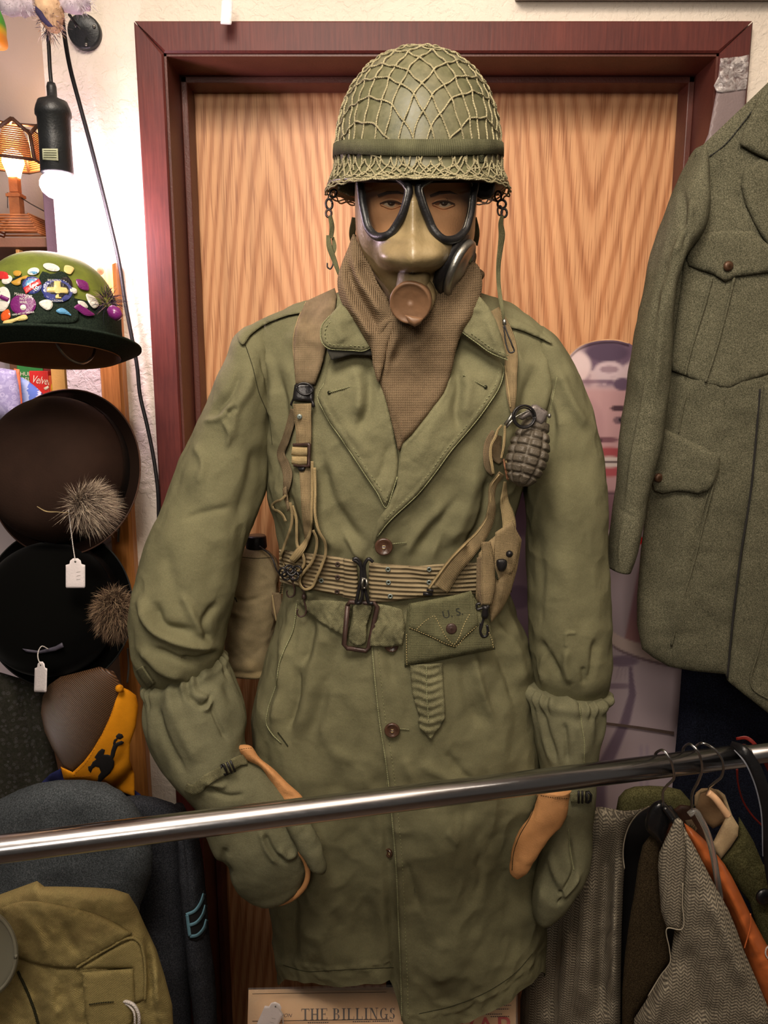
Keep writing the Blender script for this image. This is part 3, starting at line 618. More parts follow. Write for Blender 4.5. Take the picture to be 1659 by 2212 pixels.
# ---- collar and lapels
LAPL = [(713, 774), (735, 763), (758, 758), (793, 762), (806, 785), (822, 815), (838, 870), (850, 930), (858, 975), (861, 1000), (858, 1030), (847, 1065), (834, 1097), (815, 1065), (790, 1028), (762, 985), (733, 942), (712, 912), (700, 890), (686, 857), (700, 828), (707, 797)]
sheet('lapel', LAPL, SB, M_COAT, coat, off=.009, thick=.004, step=5, stitch=13, edge=6, blur=12, folds=[([(795, 780), (800, 840), (790, 900), (770, 930)], 13, -.011), ([(765, 790), (775, 850), (770, 900)], 12, .007), ([(745, 920), (770, 950), (800, 990)], 14, .003), ([(810, 1050), (828, 1010), (840, 960)], 8, -.004)], noise_=(.0012, 30))
LAPR = [(981, 724), (1022, 739), (1080, 782), (1088, 795), (1086, 815), (1077, 840), (1058, 870), (1036, 901), (1008, 935), (978, 970), (940, 1022), (900, 1071), (880, 1090), (860, 1108), (838, 1130), (815, 1160), (806, 1186), (804, 1160), (815, 1125), (838, 1092), (856, 1050), (861, 1000), (868, 958), (890, 938), (925, 893), (957, 848), (972, 790)]
sheet('lapel', LAPR, SB, M_COAT, coat, off=.010, thick=.004, step=5, stitch=13, edge=6, blur=12, folds=[([(984, 780), (990, 840), (984, 900), (995, 930)], 10, -.009), ([(1015, 800), (1010, 860), (1004, 900)], 13, .005), ([(960, 860), (930, 930), (895, 1000)], 18, .005), ([(1050, 800), (1040, 830)], 14, .003)], noise_=(.0012, 30))
COLL = [(735, 655), (712, 682), (695, 704), (692, 722), (697, 742), (708, 752), (735, 756), (760, 757), (786, 758), (803, 750), (803, 736), (790, 712), (770, 690), (752, 668)]
cb = lambda x, y: 1.045-(np.asarray(y)-700)*.00012
sheet('collar', COLL, cb, M_COAT, coat, off=.004, thick=.006, step=5, stitch=9, edge=7, folds=[([(735, 680), (730, 710), (745, 740)], 14, .006), ([(760, 690), (775, 730)], 10, -.005)], noise_=(.0012, 30))
COLR = [(1036, 640), (1016, 672), (1003, 698), (996, 716), (1012, 728), (1030, 741), (1056, 760), (1097, 778), (1090, 752), (1082, 722), (1072, 694), (1055, 662)]
cbr = lambda x, y: 1.050-(np.asarray(y)-700)*.00010
sheet('collar', COLR, cbr, M_COAT, coat, off=.004, thick=.005, step=5, stitch=9, edge=6, folds=[([(1030, 670), (1020, 720)], 12, -.005), ([(1050, 680), (1075, 750)], 9, .005)], noise_=(.0012, 30))
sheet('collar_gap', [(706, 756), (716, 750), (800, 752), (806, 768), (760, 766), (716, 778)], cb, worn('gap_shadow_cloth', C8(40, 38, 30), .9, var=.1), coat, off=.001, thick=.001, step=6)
# standing collar behind the neck
Gc = tube_px([(742, 700, 1040, 690, 1.15, .088), (745, 660, 1040, 650, 1.16, .085), (752, 632, 1034, 622, 1.17, .080)], 24, 90, 2)
build_grid('collar_stand', Gc+outward(Gc)*(fbm(Gc, 22, 2)*.003)[..., None], M_COAT, coat, caps=(False, False))
# lapel button holes
SL2 = SB
def buttonhole(x0, y0, x1, y1, offm, dot=True, base=SB, parent=coat):
    stitches('buttonhole', [(x0, y0), (x1, y1)], parent, base, M_EDGE, offm+.0012, 3, 1, 3.4)
    if dot: P = atn([x0], [y0], base(np.array([x0]), np.array([y0]))-offm-.001)[0]; turned('buttonhole_end', [(0, .001), (.0022, .0008), (.0026, 0)], (0, -1, .1), P, M_DARKTH, parent, 10)
LB = lambda x, y: SB(x, y)
buttonhole(711, 848, 758, 835, .0135); buttonhole(1049, 836, 1000, 810, .0145)
# ---- buttons down the front
def button(x, y, r, Yoff=.004, squash=1.0, parent=coat, base=SB, tilt=(0, -1, 0)):
    Yb = float(base(np.array([x]), np.array([y]))[0]); P = at(x, y, Yb-Yoff); R = r/F*1.05
    b = turned('coat_button', [(0, -.001), (R*.95, -.001), (R, .0012), (R*.93, .003), (R*.8, .0034), (R*.66, .0022), (R*.3, .0018), (0, .0018)], tilt, P, M_HORN, parent, 32)
    acc = Acc()
    for dx, dz in ((-1, 1), (1, 1), (-1, -1), (1, -1)): addtube(acc, [(P[0]+dx*R*.16, P[1]-.0022, P[2]+dz*R*.16), (P[0]-dx*R*.05, P[1]-.0036, P[2]+dz*R*.16)], .0005, 5)
    acc.build('button_thread', M_THREAD, b)
    return b
button(829, 1181, 20, .013); buttonhole(878, 1172, 848, 1175, .002, False)
button(847, 1577, 18, .004); buttonhole(884, 1576, 862, 1574, .001, False)
button(846, 1393, 17, .002); button(841, 1842, 11, .001, tilt=(-.7, -.7, 0))
# front edge, pocket welt
seam('front_edge', [(803, 1392), (810, 1470), (820, 1560), (834, 1650), (846, 1760), (856, 1880), (861, 2000), (866, 2120), (868, 2205)], coat, SB, M_EDGE, 3, .001)
stitches('front_stitching', [(817, 1400), (824, 1480), (834, 1565), (848, 1650), (860, 1760), (870, 1880), (875, 2000), (880, 2120), (882, 2200)], coat, SB, M_GREENTH, .0006, 4, 4, 1.2)
seam('pocket_edge', [(641, 1302), (633, 1360), (612, 1408), (604, 1430), (596, 1480), (578, 1535), (575, 1562), (588, 1586), (608, 1606)], coat, SB, M_EDGE, 3, .002)
seam('pocket_edge', [(600, 1582), (612, 1598), (622, 1612)], coat, SB, M_DARKTH, 3, .001)
seam('hem_stitching', [(612, 2085), (660, 2098), (720, 2096), (800, 2092), (850, 2090)], coat, SB, M_DARKTH, 1.6, .0)
seam('hem_stitching', [(905, 2190), (980, 2172), (1060, 2138), (1120, 2095), (1150, 2060)], coat, SB, M_DARKTH, 1.6, .0)
# ---- cloth belt
puck = lambda x, y: .0016*np.sin(np.asarray(x)*.33+2*np.sin(np.asarray(y)*.12))*np.exp(-((np.asarray(y) % 60-30)/60)**2)
sheet('cloth_belt', [(640, 1296), (700, 1296), (762, 1300), (758, 1340), (750, 1378), (720, 1362), (690, 1343), (662, 1318)], SB, M_COATD, coat, off=.006, thick=.003, step=5, stitch=7, extra=puck, blur=6)
sheet('cloth_belt', [(815, 1304), (840, 1308), (868, 1316), (876, 1350), (869, 1394), (835, 1398), (797, 1396), (806, 1350)], SB, M_COATD, coat, off=.008, thick=.003, step=5, stitch=7, extra=puck, blur=6)
sheet('belt_loop', [(768, 1303), (784, 1300), (800, 1305), (792, 1350), (785, 1392), (770, 1395), (756, 1387), (762, 1345)], SB, M_COATD, coat, off=.014, thick=.003, step=4, stitch=6, blur=6, smoothn=40)
P = [(753, 1304), (816, 1307), (793, 1407), (742, 1397)]; Yb = float(SB(np.array([780]), np.array([1350]))[0])-.012
loop = [(751, 1308), (756, 1300), (808, 1303), (815, 1310), (797, 1398), (790, 1406), (750, 1400), (743, 1392)]
W = np.array([at(x, y, Yb) for x, y in loop+[loop[0]]]); tube('belt_buckle', W, .0036, M_BRONZE, coat, 8, label='rectangular brown leather-toned buckle on the cloth belt')
tailp = [(885, 1436), (956, 1432), (958, 1480), (961, 1520), (962, 1552), (948, 1575), (931, 1597), (922, 1590), (906, 1572), (902, 1558), (906, 1548), (896, 1520), (889, 1490)]
sheet('belt_tail', tailp, SB, M_COATD, coat, off=.005, thick=.003, step=4, stitch=7, blur=4, extra=lambda x, y: .0022*np.sin(np.asarray(y)*.36+1.5*np.sin(np.asarray(x)*.1))*np.exp(-((np.asarray(x)-922)/32)**4))
seam('belt_tail_seam', [(921, 1436), (922, 1500), (926, 1560)], coat, SB, M_EDGE, 2, .0095)
sheet('sleeve_patch', [(1285, 938), (1291, 955), (1295, 985), (1293, 991), (1287, 965)], const(1.155), worn('dark_patch', C8(60, 52, 62), .9, var=.4, scale=200), coat, off=.004, thick=.002, step=4, label='edge of a dark and gold badge on the sleeve')
strap('sleeve_tab', [(300, 1443), (312, 1462), (326, 1482)], [19, 20, 18], M_COATD, coat, SB, .010, .002, 16)
def inset(pts, d):
    P = np.array(pts, float); t = np.gradient(P, axis=0); t /= np.linalg.norm(t, axis=1, keepdims=True); return (P+np.stack([-t[:, 1], t[:, 0]], -1)*d).tolist()
for q_, o_, b_ in ((LAPL[11:20], .0128, SB), (LAPR[3:15], .0138, SB), (COLL[1:9], .0098, cb), (COLR[4:8], .0088, cbr)):
    sgn = 1 if q_ is not None and q_[0] in LAPL+LAPR+COLR else -1
    c0_ = np.mean(LAPL if q_[0] in LAPL else LAPR if q_[0] in LAPR else COLL if q_[0] in COLL else COLR, axis=0); a_, b2_ = np.array(inset(q_, 10)), np.array(inset(q_, -10))
    use = a_ if np.hypot(*(a_-c0_).T).mean() < np.hypot(*(b2_-c0_).T).mean() else b2_; stitches('edge_stitching', use.tolist(), coat, b_, M_EDGE, o_, 4.5, 4.5, 2.4)
seam('edge_piping', LAPL[10:21], coat, SB, M_EDGE, 2.2, .0105)
seam('edge_piping', LAPR[2:16], coat, SB, M_EDGE, 2.2, .0115)
seam('edge_piping', COLL[1:10], coat, cb, M_EDGE, 2.2, .005); seam('edge_piping', COLR[3:8], coat, cbr, M_EDGE, 2.2, .005)
# ---------------------------------------------------------------- mannequin
M_SKIN = worn('mannequin_skin', C8(226, 172, 130), .45, var=.06, scale=20, spec=.35)
man = empty('mannequin', (0.02, 1.17, 0), 'tan painted display mannequin whose face looks out through the gas mask lenses', 'mannequin')
HY = 1.10
hs = [(850, 250, 960, 250, HY+.02, .03), (812, 285, 1000, 285, HY+.01, .075), (790, 330, 1018, 330, HY, .088), (784, 390, 1020, 390, HY, .088), (784, 440, 1018, 440, HY, .085), (790, 490, 1012, 490, HY, .084), (800, 540, 1000, 540, HY, .082),
      (822, 590, 978, 590, HY, .078), (850, 632, 950, 632, HY, .066), (868, 650, 932, 650, HY, .03)]
G = tube_px(hs, 110, 140, 2.1); px, py = proj(G); fr = np.clip(-outward(G)[..., 1]*1.5, 0, 1)
H = np.zeros(px.shape)
for ex in (845, 958): H -= .010*np.exp(-((px-ex)/26)**2-((py-440)/16)**2); H += .004*np.exp(-((px-ex)/34)**2-((py-418)/9)**2)
H += .016*np.exp(-((px-900)/12)**2-((py-505)/34)**2)+.007*np.exp(-((px-900)/10)**2-((py-450)/30)**2)
H += .004*np.exp(-((px-900)/24)**2-((py-562)/7)**2)+.004*np.exp(-((px-900)/22)**2-((py-580)/7)**2)-.003*np.exp(-((px-900)/26)**2-((py-571)/2.5)**2)
G = G+outward(G)*(H*fr)[..., None]; SH = Surf().add(G); hd = build_grid('head', G, M_SKIN, man)
M_EYE = worn('eye_white', C8(206, 190, 170), .2, var=.03, spec=.6); M_IRIS = worn('iris_brown', C8(60, 40, 26), .15, var=.2, scale=400)
M_BROW = worn('brow_paint', C8(72, 44, 30), .8, var=.2, scale=300)
for ex in (845, 958):
    Yb = float(SH(np.array([ex]), np.array([440]))[0]); c = np.array(at(ex, 440, Yb+.0085)); R = .0125
    e_ = turned('eye', [(0, -R)]+[(R*math.cos(t), R*math.sin(t)) for t in np.linspace(-1.4, 1.4, 14)]+[(0, R)], (0, -1, .05), c, M_EYE, hd, 28)
    turned('iris', [(0, -.0003), (.0052, -.0003), (.0050, .0012), (.003, .0018), (0, .002)], (0, -1, .05), c+np.array([0, -R+.0004, 0]), M_IRIS, e_, 24)
    turned('pupil', [(0, 0), (.0022, 0), (.002, .0008), (0, .001)], (0, -1, .05), c+np.array([0, -R-.0015, 0]), M_BLK, e_, 16)
    sheet('eyelid', [(ex-26, 440), (ex-16, 431), (ex, 427), (ex+16, 431), (ex+26, 441), (ex+14, 436), (ex, 434), (ex-14, 436)], SH, M_SKIN, hd, off=.002, thick=.003, step=2, blur=8)
    cord('lash_line', [(ex-24, 440), (ex-12, 435.5), (ex, 434.5), (ex+12, 436), (ex+24, 441)], 1.4, M_BROW, hd, SH, .0055)
    cord('lower_lid', [(ex-22, 442), (ex, 450), (ex+22, 443)], 1.6, M_SKIN, hd, SH, .003)
    sheet('eyebrow', [(ex-30, 421), (ex-10, 413), (ex+14, 412), (ex+32, 420), (ex+14, 418), (ex-8, 420), (ex-28, 426)], SH, M_BROW, hd, off=.0015, thick=.001, step=3, blur=6)
nk = [(842, 600, 960, 600, 1.13, .058), (838, 660, 970, 660, 1.15, .062), (800, 720, 1010, 720, 1.17, .07)]
build_grid('neck', tube_px(nk, 20, 60), M_SKIN, man)
GT = np.array(GB); ci = GT.mean(1, keepdims=True); GT = (ci+(GT-ci)*np.array([.92, .84, 1]))[20:250:5, ::4]; build_grid('torso', GT, M_SKIN, man)
turned('stand_pole', [(0, 0), (.016, 0), (.016, .8), (0, .8)], (0, 0, 1), (.02, 1.25, .012), M_BLK, man, 20)
turned('stand_base', [(0, 0), (.10, 0), (.10, .006), (.09, .012), (0, .014)], (0, 0, 1), (.02, 1.25, 0), M_STEEL, man, 48)
# ---------------------------------------------------------------- gas mask
gm = empty('gas_mask', at(895, 690, 1.04), 'olive tan rubber gas mask with two black rimmed teardrop lenses over the face', 'gas mask')
def m_rubber():
    m, t = mat('mask_rubber', C8(146, 122, 84), .38, spec=.5); co = t.coord(); n = t.noise(co, 22, 5)
    t.l.new(t.ramp(n, [(.3, C8(108, 94, 64)), (.6, C8(136, 118, 84)), (.8, C8(150, 132, 96))]), t.b.inputs['Base Color']); t.l.new(t.bump(t.noise(co, 160, 3), .0006), t.b.inputs['Normal'])
    t.l.new(t.math('MULTIPLY_ADD', t.noise(co, 40, 3), .25, .26), t.b.inputs['Roughness']); return m
M_RUB = m_rubber(); M_RING = worn('black_rubber', C8(24, 23, 24), .42, var=.3, scale=60, spec=.5)
ms = [(768, 330, 1040, 330, HY, .095), (768, 380, 1034, 380, HY, .112), (767, 430, 1028, 430, HY, .118), (768, 480, 1024, 480, HY, .118), (772, 525, 1020, 525, HY, .117), (782, 560, 1008, 560, HY, .113), (800, 595, 990, 595, HY, .105), (826, 635, 972, 630, HY, .092), (850, 668, 948, 664, HY, .07), (868, 684, 930, 682, HY, .04)]
MN = 300; G = tube_px(ms, 260, MN, 2.35); px, py = proj(G); fr = np.clip(-outward(G)[..., 1]*1.5, 0, 1)
H = .036*np.exp(-((px-897)/50)**2-((py-548)/(36))**2)+.013*np.exp(-((px-892)/16)**2)*np.clip((py-380)/60, 0, 1)*np.exp(-((py-470)/95)**2)
H += .010*np.exp(-((px-850)/22)**2-((py-545)/20)**2)+.007*np.exp(-((px-935)/22)**2-((py-540)/22)**2)
H += -.014*np.exp(-((px-892)/70)**2-((py-602)/18)**2)+.010*np.exp(-((px-890)/26)**2-((py-625)/22)**2)
H += -.006*np.exp(-((px-800)/16)**2-((py-560)/40)**2)+.004*np.exp(-((px-860)/30)**2-((py-515)/8)**2)
H += .0014*np.exp(-((px-893)/1.8)**2)*((py > 420) & (py < 600))
H += creases(px, py, [([(778, 470), (786, 540), (815, 600), (850, 650)], 7, -.004), ([(790, 560), (820, 610), (856, 655)], 6, .004), ([(940, 600), (960, 570), (985, 550)], 12, -.003)])
G = G+outward(G)*(H*fr)[..., None]; px, py = proj(G)
LNL = [(781, 384), (781, 421), (788, 465), (797, 495), (814, 511), (836, 509), (860, 481), (879, 432), (882, 405), (866, 388), (824, 380)]
LNR = [(906, 402), (911, 433), (925, 471), (938, 499), (960, 518), (982, 517), (1003, 501), (1014, 471), (1021, 427), (1023, 388), (1001, 380), (950, 384), (921, 390)]
def inside(px, py, P):
    r = np.zeros(np.shape(px), bool); P = np.asarray(P, float); n = len(P)
    for i in range(n):
        x0, y0 = P[i][:2]; x1, y1 = P[(i+1) % n][:2]; c = (y0 > py) != (y1 > py)
        with np.errstate(divide='ignore', invalid='ignore'): r ^= c & (px < (x1-x0)*(py-y0)/(y1-y0)+x0)
    return r
SM = Surf().add(G); LC = [crc(LNL, 90), crc(LNR, 90)]
hole = ((inside(px, py, LC[0]) & (poly_dist(px, py, LC[0], True) > 2)) | (inside(px, py, LC[1]) & (poly_dist(px, py, LC[1], True) > 2))) & (G[..., 1] < HY-.01)
hr = hole.ravel(); yr_ = G[..., 1].ravel(); fc = [f for f in gridfaces(G.shape[0], MN) if not all(hr[i] for i in f) and yr_[f[0]] < HY+.035]
for nm, sg in (('facepiece', 1),): make(nm, G, [tuple(reversed(f)) for f in fc], M_RUB, gm, uv=guv(G))
def m_lens():
    m = bpy.data.materials.new('lens_glass'); m.use_nodes = True; nt = m.node_tree; n = nt.nodes; n.remove(n['Principled BSDF']); out = n['Material Output']
    t = n.new('ShaderNodeBsdfTransparent'); t.inputs[0].default_value = (.98, .97, .94, 1); g = n.new('ShaderNodeBsdfGlossy'); g.inputs['Roughness'].default_value = .04; g.inputs[0].default_value = (1, 1, 1, 1)
    fz = n.new('ShaderNodeLayerWeight'); pw = n.new('ShaderNodeMath'); pw.operation = 'POWER'; pw.inputs[1].default_value = 5; nt.links.new(fz.outputs['Facing'], pw.inputs[0]); mu = n.new('ShaderNodeMath'); mu.operation = 'MULTIPLY_ADD'; mu.inputs[1].default_value = .9; mu.inputs[2].default_value = .04
    mx = n.new('ShaderNodeMixShader'); nt.links.new(pw.outputs[0], mu.inputs[0]); nt.links.new(mu.outputs[0], mx.inputs[0]); nt.links.new(t.outputs[0], mx.inputs[1]); nt.links.new(g.outputs[0], mx.inputs[2]); nt.links.new(mx.outputs[0], out.inputs[0])
    return m
M_LENS = m_lens()
for L in LC:
    yy = SM(L[:, 0], L[:, 1])
    # plane fit so that every lens is a flat tilted pane, slightly domed
    A_ = np.c_[L, np.ones(len(L))]; co_, *_ = np.linalg.lstsq(A_, yy, rcond=None); pl_ = lambda x, y, c=co_: np.asarray(x)*c[0]+np.asarray(y)*c[1]+c[2]
    yq = .35*yy+.65*pl_(L[:, 0], L[:, 1]); W = atn(L[:, 0], L[:, 1], np.minimum(yq, yy)-.003); W = np.concatenate([W, W[:2]])
    rg = tube('lens_frame', W, .0052, M_RING, gm, 12, label='black rubber lens rim')
    c0 = L.mean(0); Wi = atn(c0[0]+(L[:, 0]-c0[0])*.9, c0[1]+(L[:, 1]-c0[1])*.92, yq-.0065); tube('lens_bezel', np.concatenate([Wi, Wi[:2]]), .0009, M_STEEL, rg, 6)
    co2 = co_.copy(); ln = sheet('lens', L.tolist(), lambda x, y, c=co_: pl_(x, y, c), M_LENS, gm, off=.002, thick=.0005, step=7, extra=lambda x, y, c=c0: .004*(1-((x-c[0])/60)**2-((y-c[1])/75)**2))
# outlet valve on the chin
o0 = np.array(at(886, 655, .985)); ax = Vector((-.18, -.93, -.32)).normalized()
M_CAP = worn('outlet_plastic', C8(112, 82, 58), .42, var=.15, scale=60, bscale=120, spec=.4)
R = .0262
gv = turned('outlet_valve', [(0, -.055), (R*.72, -.055), (R*.74, -.03), (R*.95, -.026), (R*.97, -.012), (R*1.0, -.010), (R*1.02, -.003), (R*.99, .001), (R*.92, .002), (R*.86, .0005), (R*.6, .0002), (R*.45, -.0006), (R*.2, -.0012), (0, -.0012)], ax, o0, M_CAP, gm, 56, label='round brown outlet cap')
turned('outlet_collar', [(R*.88, -.05), (R*1.03, -.046), (R*1.05, -.03), (R*1.0, -.022), (R*.9, -.02)], ax, o0, M_RUB, gm, 48)
sheet('outlet_lip', [(874, 680), (900, 684), (914, 688), (908, 700), (896, 706), (884, 700)], const(.975), M_CAP, gm, off=.001, thick=.004, step=4)
sheet('outlet_stamp', [(874, 596), (890, 588), (906, 592), (912, 602), (898, 598), (884, 600)], SM, worn('ink_stamp', C8(52, 54, 58), .8, var=.4, scale=300), gm, off=.0008, thick=.0004, step=3)
Gn = tube_px([(862, 560, 930, 560, 1.03, .03), (856, 600, 930, 596, 1.02, .035), (852, 630, 926, 624, 1.012, .034)], 20, 50); build_grid('outlet_neck', Gn, M_RUB, gm)
# filter inlet on the right cheek
c0 = np.array(at(982, 574, 1.035)); ax = Vector((.86, -.28, -.44)).normalized()
def ellip(prof, org, axis, long, n=48):
    G = lathe(prof, n, axis, org); return G
turned('filter_gasket', [(0, -.01), (.041, -.01), (.0425, -.004), (.041, .002), (.036, .004), (0, .004)], ax, c0, M_RING, gm, 48, label='black rubber gasket of the cheek filter')
turned('filter_cover', [(.036, .003), (.038, .006), (.037, .011), (.033, .013), (.030, .011), (.016, .012), (.010, .014), (0, .014)], ax, c0, M_STEEL, gm, 48, label='dull metal cover of the cheek filter')
sheet('strap_tab', [(1012, 520), (1028, 530), (1022, 548), (1014, 570), (1006, 568), (1008, 545)], const(1.05), M_WEBG, gm, off=.003, thick=.003, step=4, smoothn=24)
sheet('head_strap', [(728, 384), (770, 380), (772, 424), (756, 424), (730, 412)], const(1.10), M_WEBG, gm, off=.004, thick=.003, step=5)
for s in (-1, 1): strap('head_strap', [(895+s*128, 470, 1.11), (895+s*134, 505, 1.14), (895+s*130, 530, 1.17)], 14, M_WEBG, gm, thick=.003)
turned('strap_buckle', [(0, 0), (.014, 0), (.015, .006), (.010, .010), (0, .010)], (.2, -.95, .1), at(1043, 408, 1.06), M_BLK, gm, 20)
# ---------------------------------------------------------------- helmet
hel = empty('combat_helmet', at(905, 400, 1.10), 'steel combat helmet in olive paint under a string net with a green elastic band', 'helmet')
def m_helm():
    m, t = mat('helmet_paint', C8(92, 92, 62), .42, spec=.4); co = t.coord(); n = t.noise(co, 14, 5, .6); n2 = t.noise(co, 90, 4, .7)
    c = t.ramp(n, [(.3, C8(70, 74, 46)), (.55, C8(88, 87, 62)), (.75, C8(108, 102, 76))]); c = t.mix(.3, c, t.ramp(n2, [(.35, C8(66, 64, 44)), (.6, C8(118, 112, 84))]))
    t.l.new(c, t.b.inputs['Base Color']); t.l.new(t.bump(n2, .0004), t.b.inputs['Normal']); t.l.new(t.math('MULTIPLY_ADD', n2, .4, .28), t.b.inputs['Roughness']); return m
M_HELM = m_helm(); M_LINER = worn('liner_brown', C8(96, 66, 44), .6, var=.2)
hc = np.array(at(904, 400, 1.10)); xL = at(725, 330, 1.10).x; xR = at(1081, 330, 1.10).x; hx = (xR-xL)/2; hcx = (xL+xR)/2
ztop = at(905, 98, 1.075).z; zr_side = at(710, 400, 1.12).z; zr_front = at(900, 387, .965).z
def helm(ph, s, out=0.0):
    """ph: direction (0 = right, -pi/2 = front), s: 0 crown top .. 1 above rim .. 1.18 flared rim edge"""
    ph = np.asarray(ph, float); s = np.asarray(s, float); f = np.clip(-np.sin(ph), 0, 1)
    zr = zr_side+(zr_front-zr_side)*f**1.5
    t = np.clip(s, 0, 1)*math.pi/2; rr = np.sin(t)**.86; hh = np.cos(t)**.85
    zb = zr+.020; z = zb+(ztop-zb)*hh; fl = np.clip(s-1, 0, .2)/.18
    rad = rr*(1+0*s); ax_ = hx*rad; ay = (hx*1.13)*rad*np.where(np.sin(ph) < 0, 1.0, 1.04)
    ax_ = ax_+(.0045+.006*(1-f))*fl**1.5; ay = ay+(.014*f+.006)*fl**1.4
    z = z-.020*fl-.004*fl*(1-f)
    x = hcx+(ax_+out)*np.cos(ph); y = 1.105+(ay+out)*np.sin(ph); z = z+out*np.cos(t)*(s <= 1)
    return np.stack(np.broadcast_arrays(x, y, z), -1)
ph = np.linspace(0, 2*np.pi, 128, endpoint=False); sv = np.concatenate([np.linspace(.0, 1, 56), np.linspace(1.02, 1.18, 10)])
G = helm(ph[None, :], sv[:, None]); SHm = Surf().add(G)
Gin = helm(ph[None, :], sv[::-1][:, None], -.0025); Gall = np.concatenate([G, Gin])
make('helmet_shell', Gall, gridfaces(len(Gall), 128, True), M_HELM, hel, uv=guv(Gall))
Gr = helm(ph, 1.18); tube('helmet_rim', np.concatenate([Gr, Gr[:2]]), .0022, worn('rim_paint', C8(70, 68, 46), .4), hel, 8)
Gl = helm(ph[None, :], np.linspace(.6, 1.12, 12)[:, None], -.010); make('helmet_liner', Gl, gridfaces(12, 128), M_LINER, hel)
Gs = helm(ph[None, :], np.array([.96, 1.0, 1.04, 1.1, 1.16, 1.2])[:, None], -.018)
make('liner_sweatband', np.concatenate([Gs]), gridfaces(6, 128), M_LINER, hel)
# net: a square lattice laid over the dome by arc length and direction
M_NET = fabric('net_string', C8(146, 138, 108), .8, 1.15, speck=.3)
def net_at(u, v):
    r = np.hypot(u, v); phn = np.arctan2(v, u); return phn, r
acc = Acc(); cell = .0208; Rmax = .205; smax_of = lambda r: r/.168
def nline(k, fam):
    t = np.linspace(-Rmax, Rmax, 150); c = k*cell+.002*math.sin(k*2.3+fam)
    zig = .0011*np.sin(t/cell*math.pi+k*math.pi)+.0012*np.sin(t*41+k*1.7)
    a, b = t, c+zig; q = math.radians(45+3*fam)
    if fam: a, b = b, a
    u = (a*math.cos(q)-b*math.sin(q))*1.0; v = (a*math.sin(q)+b*math.cos(q))
    u = u*1.0+.012; v = v-.01; r = np.hypot(u, v); s = r/.172; pn = np.arctan2(v, u)+.10*np.sin(s*5+k)*np.clip(s-.7, 0, 1)
    m = s < 1.10; 
    if m.sum() < 6: return
    idx = np.where(m)[0]; seg = np.split(idx, np.where(np.diff(idx) > 1)[0]+1)
    for g_ in seg:
        if len(g_) < 5: continue
        P = helm(pn[g_], s[g_], .0013+.0008*np.sin(t[g_]*300)); addtube(acc, P, .00125, 5, True)
for k in range(-9, 10): nline(k, 0); nline(k, 1)
acc.build('helmet_net', M_NET, hel, label='tan string net', kind='stuff')
acc = Acc()                                               # gathered net wound round the rim
for q in range(7):
    t = np.linspace(0, 2*np.pi, 600); tri = 2/np.pi*np.arcsin(np.sin(t*22+q*math.pi+.5*np.sin(t*5+q)))
    s0 = (1.07, 1.07, 1.15, 1.17, 1.18, 1.13, 1.19)[q]; am = (.085, .085, .025, .02, .012, .035, .01)[q]; P = helm(t, s0+am*tri+.006*np.sin(t*37+q), .0022+.0006*np.sin(t*31+q*2)+.0010*(q > 3))
    side = np.abs(np.cos(t))**3; P[:, 2] -= (.0015*q*side if q > 1 else 0); addtube(acc, P, .00115, 5)
acc.build('net_edge', M_NET, hel, kind='stuff')
M_BANDG = webbing('elastic_green', C8(92, 91, 68), ribs=2600, cross=5000)
# elastic band, tilted: lower at the sides than at the front
bz = lambda p, e: helm(p, e, .0026)
def band(ph_, top):
    s = np.interp(np.degrees(-np.sin(ph_)), np.degrees([-1, 0, .3, .7, 1]), [.915, .915, .918, .922, .925])
    return s if top else s+.055
rows = [helm(ph, band(ph, True)+(.055)*f_, o_) for f_, o_ in ((0, .0008), (0, .0042), (.5, .0044), (1, .0042), (1, .0008))]
G = np.stack(rows); f = gridfaces(5, 128); build_grid('helmet_band', G, M_BANDG, hel, caps=(False, False), label='green elastic band')
seam('band_stitch', [(1040, 336), (1041, 352)], hel, const(.99), M_DARKTH, 9, 0, 8)
# chin strap ends hanging either side
CH = []
def ringloop(name, x, y, Y, rx, ry, r, m, parent, rot=0):
    t = np.linspace(0, 2*np.pi, 28); c, s = math.cos(rot), math.sin(rot); X = x+rx*np.cos(t)*c-ry*np.sin(t)*s; Yy = y+rx*np.cos(t)*s+ry*np.sin(t)*c
    return tube(name, atn(X, Yy, np.full(28, Y)), r, m, parent, 6)
ringloop('strap_loop', 720, 418, 1.11, 7, 9, .0014, M_BLK, hel, .4); ringloop('strap_clip', 711, 441, 1.108, 7, 11, .0016, M_BLK, hel, -.1); ringloop('strap_loop', 710, 461, 1.108, 6, 8, .0016, M_BRONZE, hel)
strap('chin_strap', [(713, 466, 1.107), (717, 490, 1.105), (715, 515, 1.105)], [9, 11, 9], M_WEBG, hel, thick=.002, twist=[0, .008, 0])
strap('chin_strap', [(709, 508, 1.106), (711, 530, 1.104), (722, 562, 1.102), (733, 594, 1.102)], [9, 12, 11, 7], M_WEBG, hel, thick=.0035)
strap('chin_strap', [(719, 512, 1.108), (722, 535, 1.106), (716, 552, 1.104)], [6, 10, 10], M_WEBG, hel, thick=.002)
tube('chin_hook', pxpath([(717, 550, 1.10), (719, 560, 1.10), (718, 575, 1.10), (713, 581, 1.10), (708, 578, 1.10), (707, 568, 1.10)], 24), .0011, M_BLK, hel)
ringloop('strap_loop', 1076, 424, 1.11, 7, 11, .0014, M_BRONZE, hel); ringloop('strap_clip', 1084, 441, 1.108, 9, 9, .0016, M_BLK, hel, .3); ringloop('strap_loop', 1089, 460, 1.106, 6, 9, .0016, M_BLK, hel); ringloop('strap_loop', 1080, 455, 1.106, 5, 10, .0013, M_BRONZE, hel)
